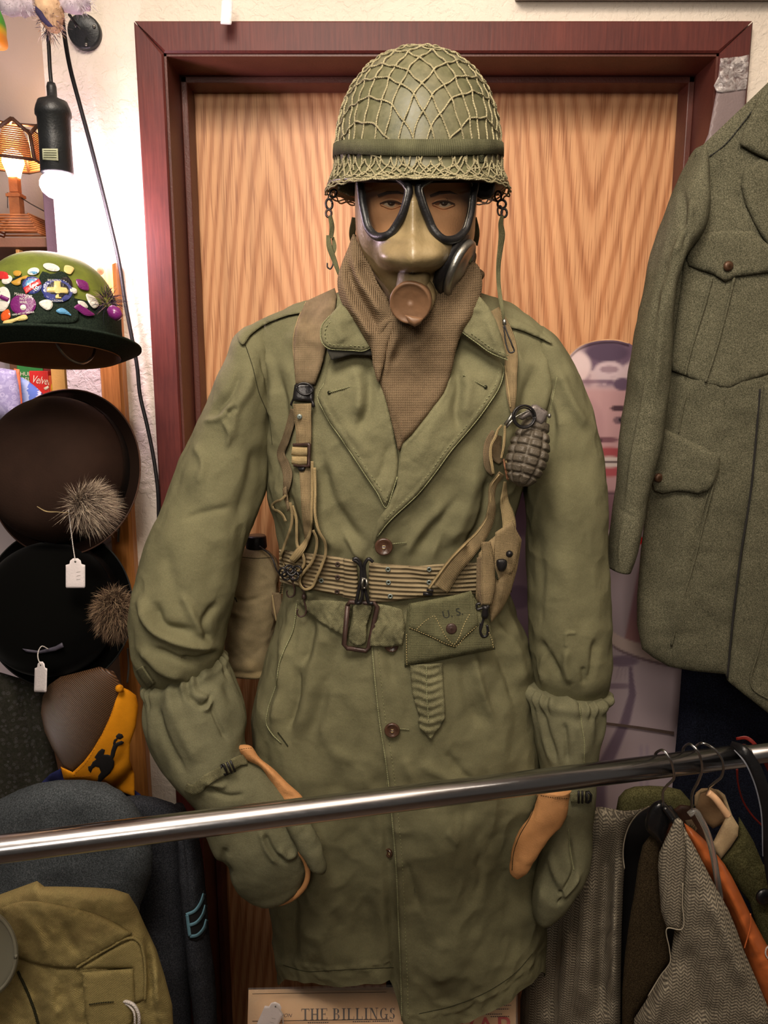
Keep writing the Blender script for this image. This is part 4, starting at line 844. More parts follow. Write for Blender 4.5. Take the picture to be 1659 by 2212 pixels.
strap('chin_strap', [(1085, 466, 1.105), (1082, 482, 1.103), (1084, 505, 1.10), (1081, 535, 1.095), (1077, 570, 1.09), (1077, 610, 1.08), (1081, 645, 1.065), (1087, 680, 1.05), (1088, 692, 1.05)], [8, 11, 14, 12, 10, 9, 9, 7, 6], M_WEBG, hel, thick=.002, M=70, twist=[0, .004, .008, .002, -.004, 0])
tube('strap_tip', [at(1089, 690, 1.047), at(1090, 702, 1.047)], .0026, M_STEEL, hel)
tube('chin_hook', pxpath([(1089, 700, 1.046), (1096, 720, 1.043), (1106, 745, 1.04), (1110, 760, 1.04), (1103, 762, 1.04), (1094, 745, 1.043), (1090, 720, 1.045), (1088, 704, 1.046)], 40), .0011, M_BLK, hel)
# ---------------------------------------------------------------- scarf
def m_knit():
    m, t = mat('brown_knit', C8(158, 132, 102), .95, spec=.08); uv = t.coord('UV'); co = t.coord(); sx = t.new('ShaderNodeSeparateXYZ'); t.l.new(uv, sx.inputs[0])
    K = 2*math.pi/.0025; a = t.math('SINE', t.math('MULTIPLY', sx.outputs[0], K)); b = t.math('SINE', t.math('ADD', t.math('MULTIPLY', sx.outputs[1], K*1.15), t.math('MULTIPLY', a, 1.1)))
    h = t.math('ADD', t.math('MULTIPLY', a, .8), b); n = t.noise(co, 16, 4); c = t.ramp(n, [(.3, C8(128, 108, 84)), (.7, C8(152, 130, 102))]); hv = t.ramp(t.math('MULTIPLY_ADD', h, .27, .5), [(.15, (.68, .66, .64, 1)), (.65, (1, 1, 1, 1))])
    t.l.new(t.mix(1.0, c, hv, 'MULTIPLY'), t.b.inputs['Base Color']); nb = t.bump(h, .0012, .8); t.l.new(t.bump(t.noise(co, 70, 3), .002, .4, nb), t.b.inputs['Normal']); return m
M_KNIT = m_knit(); scf = empty('knit_scarf', at(880, 950, 1.04), 'brown knitted wool scarf crossed in the open coat collar', 'scarf')
Gk = tube_px([(768, 512, 1022, 540, 1.16, .075), (752, 560, 1036, 575, 1.155, .085), (735, 610, 1040, 610, 1.15, .092), (745, 660, 1030, 650, 1.15, .09), (780, 720, 1000, 710, 1.15, .08)], 60, 120, 2); px, py = proj(Gk)
Gk = Gk+outward(Gk)*(fbm(Gk, 24, 2)*.004+.004*np.sin(py*.13+px*.03))[..., None]; build_grid('scarf_wrap', Gk, M_KNIT, scf, caps=(False, False))
SS = Surf().add(Gk)
YL = lambda x, y: 1.075-np.clip((np.asarray(y)-520)/200, 0, 1)*.035-np.clip((np.asarray(x)-740)/110, 0, 1)*.015
sheet('scarf_end', [(765, 505), (752, 535), (736, 575), (729, 600), (733, 640), (748, 672), (770, 700), (790, 735), (800, 752), (806, 790), (818, 826), (826, 800), (840, 740), (860, 690), (846, 668), (836, 645), (815, 610), (800, 575), (782, 545), (772, 520)], YL, M_KNIT, scf, off=.002, thick=.007, step=5, smoothn=90, edge=9,
      folds=[([(762, 545), (770, 590), (800, 640), (830, 690)], 10, .016), ([(752, 560), (760, 612), (790, 665), (818, 715)], 8, -.014), ([(742, 600), (752, 640), (785, 700), (805, 740)], 10, .012), ([(782, 560), (802, 605), (838, 660)], 8, -.012)], noise_=(.001, 16))
def YR(x, y):
    x = np.asarray(x, float); y = np.asarray(y, float); s = SB(x, y); far = 1.045+np.clip((x-930)/110, 0, 1)*.030
    w_ = np.clip((y-690)/150, 0, 1); w_ = w_*w_*(3-2*w_); tgt = 1.012+.0*x; return np.where(y < 700, far-.012*np.clip((y-560)/140, 0, 1), (far-.012)*(1-w_)+np.minimum(s-.004, 1.05)*w_)
sheet('scarf_end', [(1018, 560), (1034, 575), (1041, 600), (1036, 650), (1018, 690), (1000, 715), (984, 760), (976, 800), (958, 850), (925, 895), (890, 938), (870, 958), (862, 975), (855, 950), (846, 912), (832, 860), (816, 815), (808, 775), (803, 745), (812, 710), (825, 690), (850, 680), (880, 665), (915, 640), (950, 610), (985, 572), (1003, 545)], YR, M_KNIT, scf, off=.008, thick=.008, step=5, smoothn=120, edge=9, blur=10,
      folds=[([(850, 690), (832, 730), (822, 790), (820, 815)], 7, -.010), ([(870, 690), (850, 740), (835, 790), (828, 820)], 8, .004), ([(900, 700), (870, 745), (845, 790)], 9, -.006), ([(890, 760), (920, 730), (945, 700)], 9, .003), ([(1020, 600), (1010, 660), (985, 720)], 16, .005), ([(850, 900), (856, 930), (862, 960)], 4, -.005)], noise_=(.001, 18))
# ---------------------------------------------------------------- pistol belt
wb = empty('web_belt', at(800, 1290, 1.05), 'tan ribbed webbing equipment belt with grommets clasped over the waist of the green coat', 'belt')
BX = lambda x, y: SB(x, y)-.0
beltback = tube_px([(606, 1196, 1100, 1200, 1.16, .108), (610, 1240, 1098, 1240, 1.16, .108), (604, 1280, 1104, 1276, 1.16, .110)], 12, 120, 2.25)
m_ = (beltback[..., 1] > 1.15).all(0)
bk = np.where(m_)[0]; build_grid('belt_back', beltback[:, bk], M_BELT, wb, caps=(False, False), closed=False)
def hz(name, outline, **k): return sheet(name, outline, SB, M_BELT, wb, step=5, edge=4, blur=14, **k)
def m_beltrib():
    return webbing('belt_rib', C8(138, 120, 86), ribs=10, cross=900, bump=.0001)
wbr, t_ = mat('ribbed_belt', C8(138, 120, 86), .9, spec=.1); uvn = t_.coord('UV'); sx_ = t_.new('ShaderNodeSeparateXYZ'); t_.l.new(uvn, sx_.inputs[0])
hh_ = t_.math('SINE', t_.math('MULTIPLY', t_.math('ADD', sx_.outputs[1], t_.math('MULTIPLY', sx_.outputs[0], .06)), 2*math.pi/.0066)); tw_ = t_.math('SINE', t_.math('MULTIPLY', t_.math('ADD', sx_.outputs[0], t_.math('MULTIPLY', sx_.outputs[1], .6)), 3600))
cc_ = t_.ramp(t_.math('MULTIPLY_ADD', hh_, .5, .5), [(.0, C8(92, 80, 60)), (.16, C8(138, 122, 94)), (1, C8(160, 144, 112))]); t_.l.new(t_.mix(.5, cc_, t_.ramp(t_.noise(t_.coord(), 22, 4), [(.3, C8(118, 104, 80)), (.7, C8(164, 148, 116))]), 'MIX'), t_.b.inputs['Base Color'])
t_.l.new(t_.bump(tw_, .0003, .6, t_.bump(hh_, .0012, 1)), t_.b.inputs['Normal']); M_RIB = wbr
sheet('belt_webbing', [(603, 1186), (640, 1192), (683, 1197), (730, 1203), (770, 1211), (772, 1255), (771, 1296), (720, 1284), (667, 1273), (620, 1262), (604, 1256)], SB, M_RIB, wb, off=.008, thick=.0035, step=5, edge=3, blur=14, folds=[([(700, 1215), (720, 1250), (705, 1275)], 12, -.002)])
sheet('belt_webbing', [(797, 1214), (830, 1218), (870, 1221), (902, 1223), (940, 1219), (990, 1215), (1050, 1214), (1098, 1214), (1102, 1272), (1040, 1282), (980, 1285), (902, 1291), (850, 1299), (798, 1302), (796, 1258)], SB, M_RIB, wb, off=.008, thick=.0035, step=5, edge=3, blur=14, folds=[([(870, 1225), (900, 1250), (930, 1262)], 14, -.004), ([(930, 1222), (915, 1245), (950, 1275)], 12, .003)])
sheet('belt_keeper', [(741, 1206), (770, 1210), (773, 1255), (771, 1297), (740, 1290), (743, 1250)], SB, M_RIB, wb, off=.0115, thick=.003, step=4, edge=3, blur=8)
def eyelet(x, y, parent, off=.0125, r=.0036, m=None, base=SB):
    P = at(x, y, float(base(np.array([x]), np.array([y]))[0])-off); e = turned('grommet', [(r*.45, .0002), (r*.55, .0014), (r*.8, .0016), (r, .0004), (r, -.001)], (0, -1, .1), P, m or M_ZINC, parent, 20)
    turned('grommet_hole', [(0, .0005), (r*.5, .0005), (r*.5, .0001)], (0, -1, .1), P, M_DARKTH, e, 14)
for x, y in ((729, 1219), (729, 1247), (728, 1278)): eyelet(x, y, wb, m=M_BRONZE)
for x, y in ((838, 1230), (839, 1258), (843, 1288), (927, 1230), (927, 1258), (694, 1254)): eyelet(x, y, wb)
YB = 1.034
def lp(pts, r, m, name='belt_buckle', Y=YB, parent=wb, close=True):
    R = cr(list(pts)+([pts[0]] if close else []), len(pts)*6+6); return tube(name, atn(R[:, 0], R[:, 1], np.full(len(R), Y)), r, m, parent, 8)
lp([(762, 1208), (770, 1206), (777, 1214), (780, 1250), (781, 1292), (776, 1302), (770, 1303), (772, 1290), (773, 1215)], .0024, M_BLK)
lp([(806, 1214), (796, 1207), (790, 1214), (789, 1250), (793, 1290), (798, 1303), (806, 1302)], .0024, M_BLK, close=False)
lp([(782, 1226), (784, 1246), (780, 1252), (784, 1270), (783, 1296)], .0018, M_BLK, close=False)
a_ = Acc(); 
for q in ((781, 1249, 793, 1252), (781, 1270, 793, 1270)): addtube(a_, [at(q[0], q[1], YB-.004), at(q[2], q[3], YB-.004)], .0016, 6)
addtube(a_, [at(784, 1249, YB-.005), at(782, 1260, YB-.006), at(784, 1271, YB-.005)], .0016, 6); addtube(a_, [at(791, 1251, YB-.005), at(793, 1261, YB-.006), at(790, 1271, YB-.005)], .0016, 6); a_.build('belt_clasp', M_STEEL, wb, label='bright steel centre clasp')
# ---------------------------------------------------------------- suspenders
su = empty('web_suspenders', at(660, 1270, 1.05), 'khaki field suspenders with wide shoulder pads, loose straps and snap hooks over the coat', 'suspenders')
SBo = lambda x, y: np.minimum(SB(x, y), 1.14)
pad = [(662, 650), (655, 664), (646, 684), (638, 708), (633, 744), (635, 790), (639, 831), (680, 831), (690, 805), (698, 780), (706, 740), (714, 710), (722, 676), (728, 640), (723, 622), (692, 636)]
sheet('shoulder_pad', pad, SBo, M_WEBD, su, off=.012, thick=.004, step=5, edge=5, blur=8, folds=[([(650, 720), (670, 735), (700, 742)], 10, .003)])
seam('pad_stitch', [(635, 747), (660, 751), (694, 756)], su, SBo, M_DARKTH, 2, .010, 20)
seam('pad_edge', [(661, 652), (646, 684), (637, 712), (633, 744), (637, 790), (640, 830)], su, SBo, M_WEBL, 3, .009)
Yp = 1.035
def surfY(x, y, off): return float(SB(np.array([float(x)]), np.array([float(y)]))[0])-off
sheet('strap_plate', [(636, 832), (640, 828), (674, 829), (679, 838), (677, 864), (681, 878), (674, 880), (672, 868), (634, 866), (630, 878), (626, 874), (632, 860)], SB, M_BLK, su, off=.010, thick=.003, step=4, edge=3, blur=6)
yk = surfY(658, 840, .018)
lp([(640, 836), (646, 830), (670, 832), (676, 842), (670, 850), (655, 852), (645, 846)], .0014, M_BLK, 'plate_loop', yk, su)
strap('lower_strap', [(636, 884), (626, 920), (617, 950), (607, 984), (615, 1002), (621, 1022), (620, 1045), (615, 1072)], [18, 17, 17, 18, 20, 21, 17, 9], M_WEBD, su, SB, .006, .0022, 50)
strap('lower_strap', [(653, 872), (654, 900), (656, 930), (656, 960)], [40, 37, 34, 33], M_WEB, su, SB, .0105, .0028, 30, crown=.001)
P = at(647, 900, surfY(647, 900, .0145)); turned('rivet', [(0, .0014), (.002, .0013), (.0034, .0008), (.0038, 0)], (0, -1, .05), P, M_ZINC, su, 20)
sheet('slider_buckle', [(632, 958), (668, 956), (672, 960), (670, 1010), (634, 1008), (633, 1002), (663, 1004), (664, 964), (633, 966)], SB, M_BRONZE, su, off=.017, thick=.0025, step=3, edge=3, blur=4)
strap('buckle_fold', [(630, 974), (648, 976), (664, 976)], [18, 20, 19], M_WEBL, su, SB, .013, .005, 16, crown=.004); strap('buckle_fold', [(630, 994), (648, 995), (663, 995)], [17, 19, 18], M_WEBL, su, SB, .013, .005, 16, crown=.004)
sheet('buckle_tongue', [(642, 1008), (660, 1008), (656, 1017), (646, 1017)], SB, M_BLK, su, off=.014, thick=.002, step=4, smoothn=16)
strap('lower_strap', [(660, 1010), (661, 1050), (662, 1100), (665, 1140), (664, 1165)], [28, 25, 22, 20, 12], M_WEB, su, SB, .009, .0022, 40)
def edgestrap(pts, w=6.5, off=.014, M=60, m=None): return strap('loose_strap', pts, w, m or M_WEBL, su, SB, off, .010, M, 2)
edgestrap([(674, 996), (674, 1040), (673, 1095), (668, 1155), (655, 1180), (642, 1197), (630, 1212)], [6, 6, 6, 7, 14, 18, 14], .013)
edgestrap([(680, 1010), (681, 1060), (682, 1120), (690, 1150), (702, 1172), (703, 1197), (695, 1222), (685, 1245), (670, 1271), (658, 1273), (648, 1262), (648, 1248), (656, 1236), (672, 1216), (682, 1190), (684, 1165), (676, 1145)], 6, .016, 110)
edgestrap([(617, 1070), (606, 1080), (596, 1084), (588, 1092), (592, 1101), (601, 1104), (610, 1112), (617, 1126)], 6, .016); edgestrap([(627, 1085), (631, 1110), (630, 1130), (622, 1158), (612, 1185), (606, 1205), (611, 1220), (620, 1232)], 6, .014)
edgestrap([(632, 1092), (640, 1120), (641, 1150), (643, 1180), (655, 1200), (657, 1218), (650, 1230), (638, 1236)], 6, .012)
sheet('keeper', [(610, 1056), (618, 1050), (622, 1072), (627, 1098), (621, 1106), (616, 1084)], SB, M_WEBD, su, off=.018, thick=.004, step=4)
def hook(x, y, s=1.0, Y=None, m=M_BRONZE):
    Y = Y or surfY(x, y, .012); a = Acc()
    R = cr([(x, y-22*s), (x+1, y-8*s), (x+2, y+12*s), (x+6*s, y+28*s), (x+1, y+42*s), (x-10*s, y+44*s), (x-16*s, y+34*s), (x-14*s, y+26*s)], 40); addtube(a, atn(R[:, 0], R[:, 1], np.full(40, Y)), .0013, 6)
    t = np.linspace(0, 2*np.pi, 18); addtube(a, atn(x+4*s*np.cos(t), y-24*s+7*s*np.sin(t), np.full(18, Y)), .0014, 6)
    addgrid(a, lathe([(0, .0), (.0032, .001), (.0036, .004), (.0026, .008), (0, .0085)], 14, (0, 0, 1), at(x+1, y+3*s, Y))); return a.build('snap_hook', m, su)
hook(656, 1292, .9); hook(632, 1254, .8)
a_ = Acc()
for q in range(6): t = np.linspace(0, 2*np.pi, 18); addtube(a_, atn(612+q*6+9*np.cos(t), 1236+8*math.sin(q*2)+9*np.sin(t), 1.06+.003*np.sin(t+q)), .0016, 6)
a_.build('hook_cluster', M_BLK, su)
# right strap
strap('shoulder_strap', [(1068, 668), (1083, 695), (1096, 725), (1104, 765), (1104, 815), (1105, 850), (1107, 893)], [22, 26, 28, 29, 26, 22, 8], M_WEB, su, SBo, .012, .003, 60)
seam('strap_crease', [(1091, 790), (1097, 830), (1103, 880)], su, SBo, M_WEBL, 3, .0155, 30)
a_ = Acc(); yk = surfY(1100, 905, .02); addtube(a_, [at(1108, 893, yk), at(1100, 906, yk), at(1091, 918, yk)], .0026, 8); addtube(a_, [at(1112, 903, yk), at(1101, 914, yk), at(1093, 924, yk)], .0016, 8); a_.build('strap_clip', M_STEEL, su)
edgestrap([(1084, 918), (1076, 928), (1070, 945), (1062, 960), (1060, 985), (1063, 1005), (1066, 1024)], [5, 5, 6, 6, 7, 7, 6], .020)
edgestrap([(1091, 920), (1090, 945), (1088, 965), (1083, 990)], [5, 6, 6, 5], .022)
strap('loose_strap', [(1076, 940), (1070, 965), (1076, 990), (1082, 1000)], [18, 26, 22, 10], M_WEBD, su, SB, .012, .002, 24); strap('loose_strap', [(1066, 930), (1054, 955), (1051, 985), (1056, 1015), (1066, 1026)], [8, 14, 15, 12, 8], M_WEBD, su, SB, .008, .002, 24)
R_ = [(1086, 993), (1089, 990), (1101, 1034), (1098, 1039), (1094, 1036)]
sheet('brown_keeper', R_, SB, worn('keeper_brown', C8(150, 104, 76), .5, var=.1), su, off=.026, thick=.004, step=4)
lp([(1092, 997), (1100, 1000), (1101, 1010), (1096, 1014)], .0022, M_WEBL, 'keeper_loop', surfY(1092, 1010, .027), su, False); lp([(1096, 1017), (1104, 1020), (1105, 1030), (1100, 1036)], .0022, M_WEBL, 'keeper_loop', surfY(1092, 1010, .027), su, False)
strap('hanging_strap', [(1084, 1022), (1066, 1048), (1062, 1075), (1063, 1100), (1054, 1130), (1036, 1160), (1012, 1190), (984, 1222), (952, 1272)], [14, 15, 15, 16, 22, 28, 32, 34, 34], M_WEB, su, SB, .020, .003, 90, crown=.001, twist=[.006, .008, .004, 0, 0])
seam('strap_fold', [(1078, 1024), (1060, 1050), (1058, 1085), (1052, 1116), (1034, 1146), (1006, 1174), (975, 1206), (945, 1245), (926, 1272)], su, SB, M_WEBL, 7, .0235, 80)
strap('hanging_strap', [(1091, 1040), (1090, 1062), (1090, 1085), (1097, 1112), (1100, 1135), (1096, 1165), (1088, 1195), (1083, 1212)], [6, 12, 20, 27, 29, 27, 24, 22], M_WEBL, su, lambda x, y: np.minimum(SB(x, y), 1.085), .026, .003, 70, crown=.001)
sheet('strap_tip', [(1073, 1210), (1094, 1210), (1094, 1226), (1088, 1234), (1079, 1234), (1074, 1226)], const(1.040), M_BLK, su, off=.004, thick=.004, step=3, edge=4, smoothn=24)
a_ = Acc(); addtube(a_, [at(922, 1274, 1.03), at(936, 1276, 1.028)], .002, 6); addtube(a_, [at(914, 1282, 1.034), at(934, 1284, 1.034)], .003, 6); a_.build('strap_hook', M_BLK, su)
# ---------------------------------------------------------------- carrier bag on the hip
bg = empty('carrier_bag', at(1070, 1330, 1.06), 'narrow tan canvas carrier folded flat at the right hip under a hanging strap', 'pouch')
BG = plane(1070, 1200, 1.055, .00018, 0)
sheet('bag_body', [(1034, 1196), (1052, 1172), (1070, 1157), (1090, 1136), (1107, 1118), (1113, 1140), (1127, 1166), (1123, 1196), (1117, 1230), (1110, 1256), (1103, 1280), (1094, 1300), (1084, 1318), (1060, 1346), (1057, 1320), (1056, 1306), (1033, 1303), (1027, 1290), (1030, 1240)], BG, M_WEB, bg, off=.0, thick=.010, step=5, edge=12, folds=[([(1056, 1180), (1054, 1240), (1048, 1295)], 7, .005), ([(1070, 1200), (1068, 1260), (1066, 1330)], 5, -.004), ([(1095, 1230), (1088, 1260), (1080, 1300)], 8, .004)], noise_=(.001, 20))
sheet('bag_flap', [(1070, 1150), (1108, 1124), (1124, 1166), (1113, 1222), (1106, 1238), (1076, 1254), (1066, 1226), (1068, 1190)], BG, M_WEB, bg, off=.010, thick=.003, step=5, edge=4)
strap('bag_strap', [(1036, 1204), (1037, 1240), (1040, 1280), (1046, 1306)], [12, 16, 18, 16], M_WEBD, bg, BG, .011, .003, 30); strap('bag_strap', [(1050, 1170), (1054, 1220), (1054, 1270), (1052, 1306)], [20, 28, 30, 20], M_WEB, bg, BG, .013, .003, 30, crown=.003)
turned('bag_stud', [(0, .004), (.003, .003), (.005, 0), (.005, -.002)], (0.2, -1, 0), at(1101, 1197, 1.036), M_BLK, bg, 16)
strap('bag_slot', [(1067, 1229), (1071, 1240), (1075, 1252)], [3, 6, 3], M_DARKTH, bg, BG, .0135, .001, 10)
a_ = Acc(); yk = 1.030
R = cr([(1038, 1303), (1030, 1306), (1030, 1316), (1040, 1314), (1056, 1309)], 24); addtube(a_, atn(R[:, 0], R[:, 1], np.full(24, yk)), .0018, 7); R = cr([(1046, 1330), (1041, 1350), (1038, 1366), (1043, 1375), (1050, 1374), (1054, 1364), (1052, 1350)], 30); addtube(a_, atn(R[:, 0], R[:, 1], np.full(30, yk)), .0019, 7); R = cr([(1038, 1345), (1037, 1362), (1042, 1373)], 16); addtube(a_, atn(R[:, 0], R[:, 1], np.full(16, yk)), .0014, 7); addgrid(a_, lathe([(0, 0), (.0042, .001), (.0055, .006), (.004, .014), (.006, .018), (0, .019)], 16, (.05, 0, 1), at(1047, 1336, yk))); a_.build('snap_hook', M_BLK, bg)
# ---------------------------------------------------------------- first aid pouch
fp = empty('first_aid_pouch', at(975, 1435, 1.03), 'flat green canvas first aid pouch stamped U.S. with a snap and stitched pointed flap', 'pouch')
FY = lambda x, y: np.minimum(SB(x, y), 1.06)*.3+.7*(1.040-(np.asarray(x)-960)*.00004)
sheet('pouch_body', [(876, 1350), (880, 1312), (900, 1303), (1020, 1282), (1056, 1340), (1066, 1380), (1070, 1403), (1000, 1416), (940, 1429), (874, 1441), (873, 1400)], FY, M_WEBG, fp, off=.002, thick=.012, step=6, edge=5, blur=8)
sheet('pouch_flap', [(884, 1310), (882, 1304), (920, 1297), (975, 1287), (1018, 1276), (1026, 1300), (1032, 1325), (1034, 1351), (1010, 1374), (983, 1400), (968, 1396), (930, 1378), (883, 1358)], FY, M_WEBG, fp, off=.0145, thick=.004, step=6, edge=3, blur=8)
for L_ in ([(884, 1356), (930, 1375), (970, 1393), (983, 1396), (1006, 1374), (1031, 1352)], [(900, 1360), (918, 1342), (938, 1329)], [(939, 1331), (952, 1355), (966, 1380), (981, 1392), (990, 1380), (1002, 1350), (1015, 1326)], [(878, 1370), (878, 1400), (879, 1436)], [(1056, 1366), (1063, 1384), (1066, 1401)]):
    stitches('flap_stitch', L_, fp, FY, M_THREAD, .0188 if L_[0][0] not in (878, 1056) else .0148, 3.2, 2.2, 1.7)
sn = at(975, 1358, float(FY(np.array([975.]), np.array([1358.]))[0])-.0185); turned('snap', [(0, .003), (.002, .0034), (.004, .002), (.006, .0026), (.0078, .001), (.008, -.001)], (0, -1, .05), sn, M_BRONZE, fp, 28)
text_px('stamp_letters', 'U. S.', 978, 1325, 17, FY, worn('stamp_ink', C8(40, 42, 34), .9, var=.3, scale=300), fp, off=.0190, sx=1.05, rot=-12, bold=.012)
# ---------------------------------------------------------------- hand grenade
gn = empty('hand_grenade', at(1125, 1050, 1.03), 'dark cast iron pineapple grenade with pull ring hung on the right shoulder strap', 'grenade')
top = np.array(at(1159, 912, 1.030)); bot = np.array(at(1122, 1052, 1.012)); L_ = np.linalg.norm(bot-top); axg = (bot-top)/L_
hs_ = np.linspace(0, 1, 110); rp = np.interp(hs_, [0, .06, .12, .22, .38, .55, .72, .86, .95, 1], [.62, .66, .70, .84, .98, 1.0, .93, .74, .48, .0])*.0285
nt_ = 96; th_ = np.linspace(0, 2*np.pi, nt_, endpoint=False); Gg = lathe(list(zip(rp, hs_*L_)), nt_, axg, top)
gr = np.zeros((110, nt_))
for k in range(8): dd = np.abs((th_-k*np.pi/4-.25+np.pi) % (2*np.pi)-np.pi); gr += -.0046*np.exp(-(dd/.10)**2)[None, :]
gr *= np.clip((hs_-.1)*12, 0, 1)[:, None]*np.clip((1-hs_)*8, 0, 1)[:, None]
for z in (.13, .27, .41, .55, .69, .83): gr += -.0034*np.exp(-((hs_-z)/.020)**2)[:, None]
Gg = Gg+outward(Gg)*np.maximum(gr, -.0042)[..., None]+outward(Gg)*(fbm(Gg, 300, 2)*.0003)[..., None]
build_grid('grenade_body', Gg, worn('cast_iron', C8(82, 74, 62), .5, .1, var=.2, scale=120, bump=.0006, bscale=600, spec=.4), gn)
turned('fuse_collar', [(0, -.014), (.009, -.014), (.012, -.008), (.013, .001), (.0175, .002), (.0175, .004)], axg, top, worn('fuse_metal', C8(92, 84, 72), .45, .5), gn, 32)
M_LEV = worn('lever_paint', C8(112, 104, 100), .42, .3, var=.12)
lev = sheet('safety_lever', [(1118, 903), (1150, 874), (1160, 874), (1184, 890), (1180, 906), (1170, 920), (1158, 912), (1146, 900), (1128, 908)], const(1.022), M_LEV, gn, off=.008, thick=.005, step=4, edge=3)
lp([(1150, 876), (1154, 884), (1166, 882), (1180, 893)], .0008, M_BLK, 'lever_edge', 1.012, gn, False)
turned('pin_head', [(0, .003), (.003, .002), (.0036, 0), (0, -.003)], (1, -.3, 0), at(1186, 898, 1.013), M_STEEL, gn, 16)
t = np.linspace(0, 2*np.pi, 48); X = 1132+24*np.cos(t); Yy = 900+24*np.sin(t); tube('pull_ring', atn(X, Yy, 1.002+.004*np.cos(t)), .0016, M_BLK, gn, 8); X = 1132+20*np.cos(t); Yy = 901+20*np.sin(t); tube('pull_ring', atn(X, Yy, 1.004+.004*np.cos(t)), .0010, M_BLK, gn, 8)
lp([(1112, 902), (1122, 896), (1140, 888), (1152, 886)], .0010, M_STEEL, 'cotter_pin', 1.010, gn, False)
# ---------------------------------------------------------------- canteen
cn = empty('canteen', at(545, 1455, 1.22), 'pale khaki canvas covered canteen with black cap behind the left arm', 'canteen')
M_CANV = fabric('canteen_canvas', C8(142, 128, 98), .7, 1.25, weave=1600, scale=12, fade=C8(160, 140, 100))
cs_ = [(532, 1186, 572, 1186, 1.22, .018), (515, 1194, 588, 1200, 1.22, .030), (500, 1225, 602, 1226, 1.22, .038), (494, 1270, 604, 1270, 1.22, .042), (489, 1330, 600, 1330, 1.22, .044), (486, 1390, 594, 1392, 1.22, .044), (488, 1430, 586, 1434, 1.22, .040), (500, 1452, 575, 1456, 1.22, .026), (522, 1457, 558, 1459, 1.22, .010)]
Gc = tube_px(cs_, 110, 90, 2.3); px, py = proj(Gc); Gc = Gc+outward(Gc)*(fbm(Gc, 30, 3)*.003+creases(px, py, [([(500, 1290), (530, 1300), (560, 1290)], 6, -.003), ([(495, 1320), (540, 1335)], 7, .003), ([(560, 1230), (590, 1260), (590, 1300)], 6, .003)]))[..., None]
build_grid('canteen_cover', Gc, M_CANV, cn); SCn = Surf().add(Gc)
a_ = Acc(); addgrid(a_, lathe([(0, 0), (.011, 0), (.011, .004), (.0165, .005), (.0175, .007), (.0165, .024), (.0150, .026), (0, .026)], 28, (0, 0, 1), at(554, 1190, 1.22))); a_.build('canteen_cap', M_BLK, cn, label='black ribbed screw cap')
strap('cover_flap', [(598, 1280), (597, 1310), (600, 1340)], [20, 24, 10], M_WEBD, cn, const(1.19), .0, .004, 14); strap('cover_edge', [(588, 1285), (592, 1315), (597, 1342)], [3, 4, 3], M_WEBL, cn, const(1.185), .0, .003, 14)
seam('cover_seam', [(512, 1202), (550, 1206), (590, 1204)], cn, SCn, M_DARKTH, 1.5, .0005, 20); seam('cover_tear', [(502, 1288), (508, 1292), (512, 1300)], cn, SCn, M_DARKTH, 3, .0005, 10)
tube('cap_chain', pxpath([(560, 1180, 1.20), (585, 1200, 1.19), (600, 1235, 1.17), (615, 1250, 1.15)], 20), .0014, M_BLK, cn)
# ---------------------------------------------------------------- mittens
M_LEA = worn('buff_leather', C8(196, 142, 92), .7, var=.13, scale=34, bump=.0006, bscale=500, spec=.2)
mt = empty('mitten', at(600, 1950, 1.0), 'olive overmitten with buff leather palm on the left arm, cuff gathered high', 'mitten', 'over mittens')
cuff = [(326, 1476, 474, 1418, 1.08, .052), (318, 1486, 482, 1434, 1.08, .060), (316, 1510, 494, 1450, 1.075, .066), (316, 1556, 508, 1480, 1.07, .068), (330, 1604, 524, 1516, 1.065, .068), (352, 1644, 532, 1556, 1.06, .066), (384, 1684, 524, 1606, 1.05, .062), (410, 1712, 534, 1636, 1.045, .058),
        (432, 1745, 566, 1664, 1.035, .052), (442, 1790, 610, 1704, 1.03, .046), (462, 1836, 640, 1752, 1.025, .042), (492, 1868, 655, 1802, 1.02, .040), (500, 1900, 664, 1850, 1.02, .038), (520, 1926, 664, 1888, 1.02, .034), (556, 1946, 646, 1922, 1.02, .026), (590, 1953, 618, 1944, 1.02, .010)]
def mgather(G, px, py):
    M, N = G.shape[:2]; r = np.linspace(0, 1, M)[:, None]; a = np.linspace(0, 2*np.pi, N, endpoint=False)[None, :]
    w_ = np.sin(a*19+2*np.sin(a*5)); return .0042*w_*np.exp(-(r/.055)**2)+.0022*np.sin(a*11+1)*np.exp(-((r-.11)/.06)**2)+.006*np.exp(-((r-.02)/.02)**2)
GM = sleeve('mitten_cuff', cuff, [([(455, 1520), (470, 1560), (490, 1600)], 5, -.005), ([(425, 1500), (450, 1515), (440, 1540)], 8, .007), ([(400, 1500), (440, 1525), (455, 1500)], 5, -.006), ([(335, 1520), (360, 1600), (400, 1670)], 9, -.005), ([(360, 1500), (390, 1570), (430, 1650)], 14, .005),
   ([(440, 1700), (500, 1720), (530, 1715)], 6, -.005), ([(445, 1690), (490, 1700)], 6, .004), ([(570, 1800), (590, 1840), (615, 1860)], 6, -.006), ([(560, 1790), (580, 1840), (600, 1865)], 6, .004), ([(600, 1830), (620, 1850), (640, 1840)], 8, .005), ([(490, 1830), (480, 1860), (500, 1890)], 7, -.004)], 260, 190, .003, mgather, mt, M_MIT)
SMt = Surf().add(GM)
th = [(606, 1760, 650, 1740, 1.005, .018), (622, 1790, 668, 1775, 1.0, .018), (640, 1826, 688, 1812, .998, .017), (656, 1850, 702, 1850, .996, .015), (668, 1872, 705, 1878, .996, .012), (680, 1886, 700, 1888, .996, .004)]
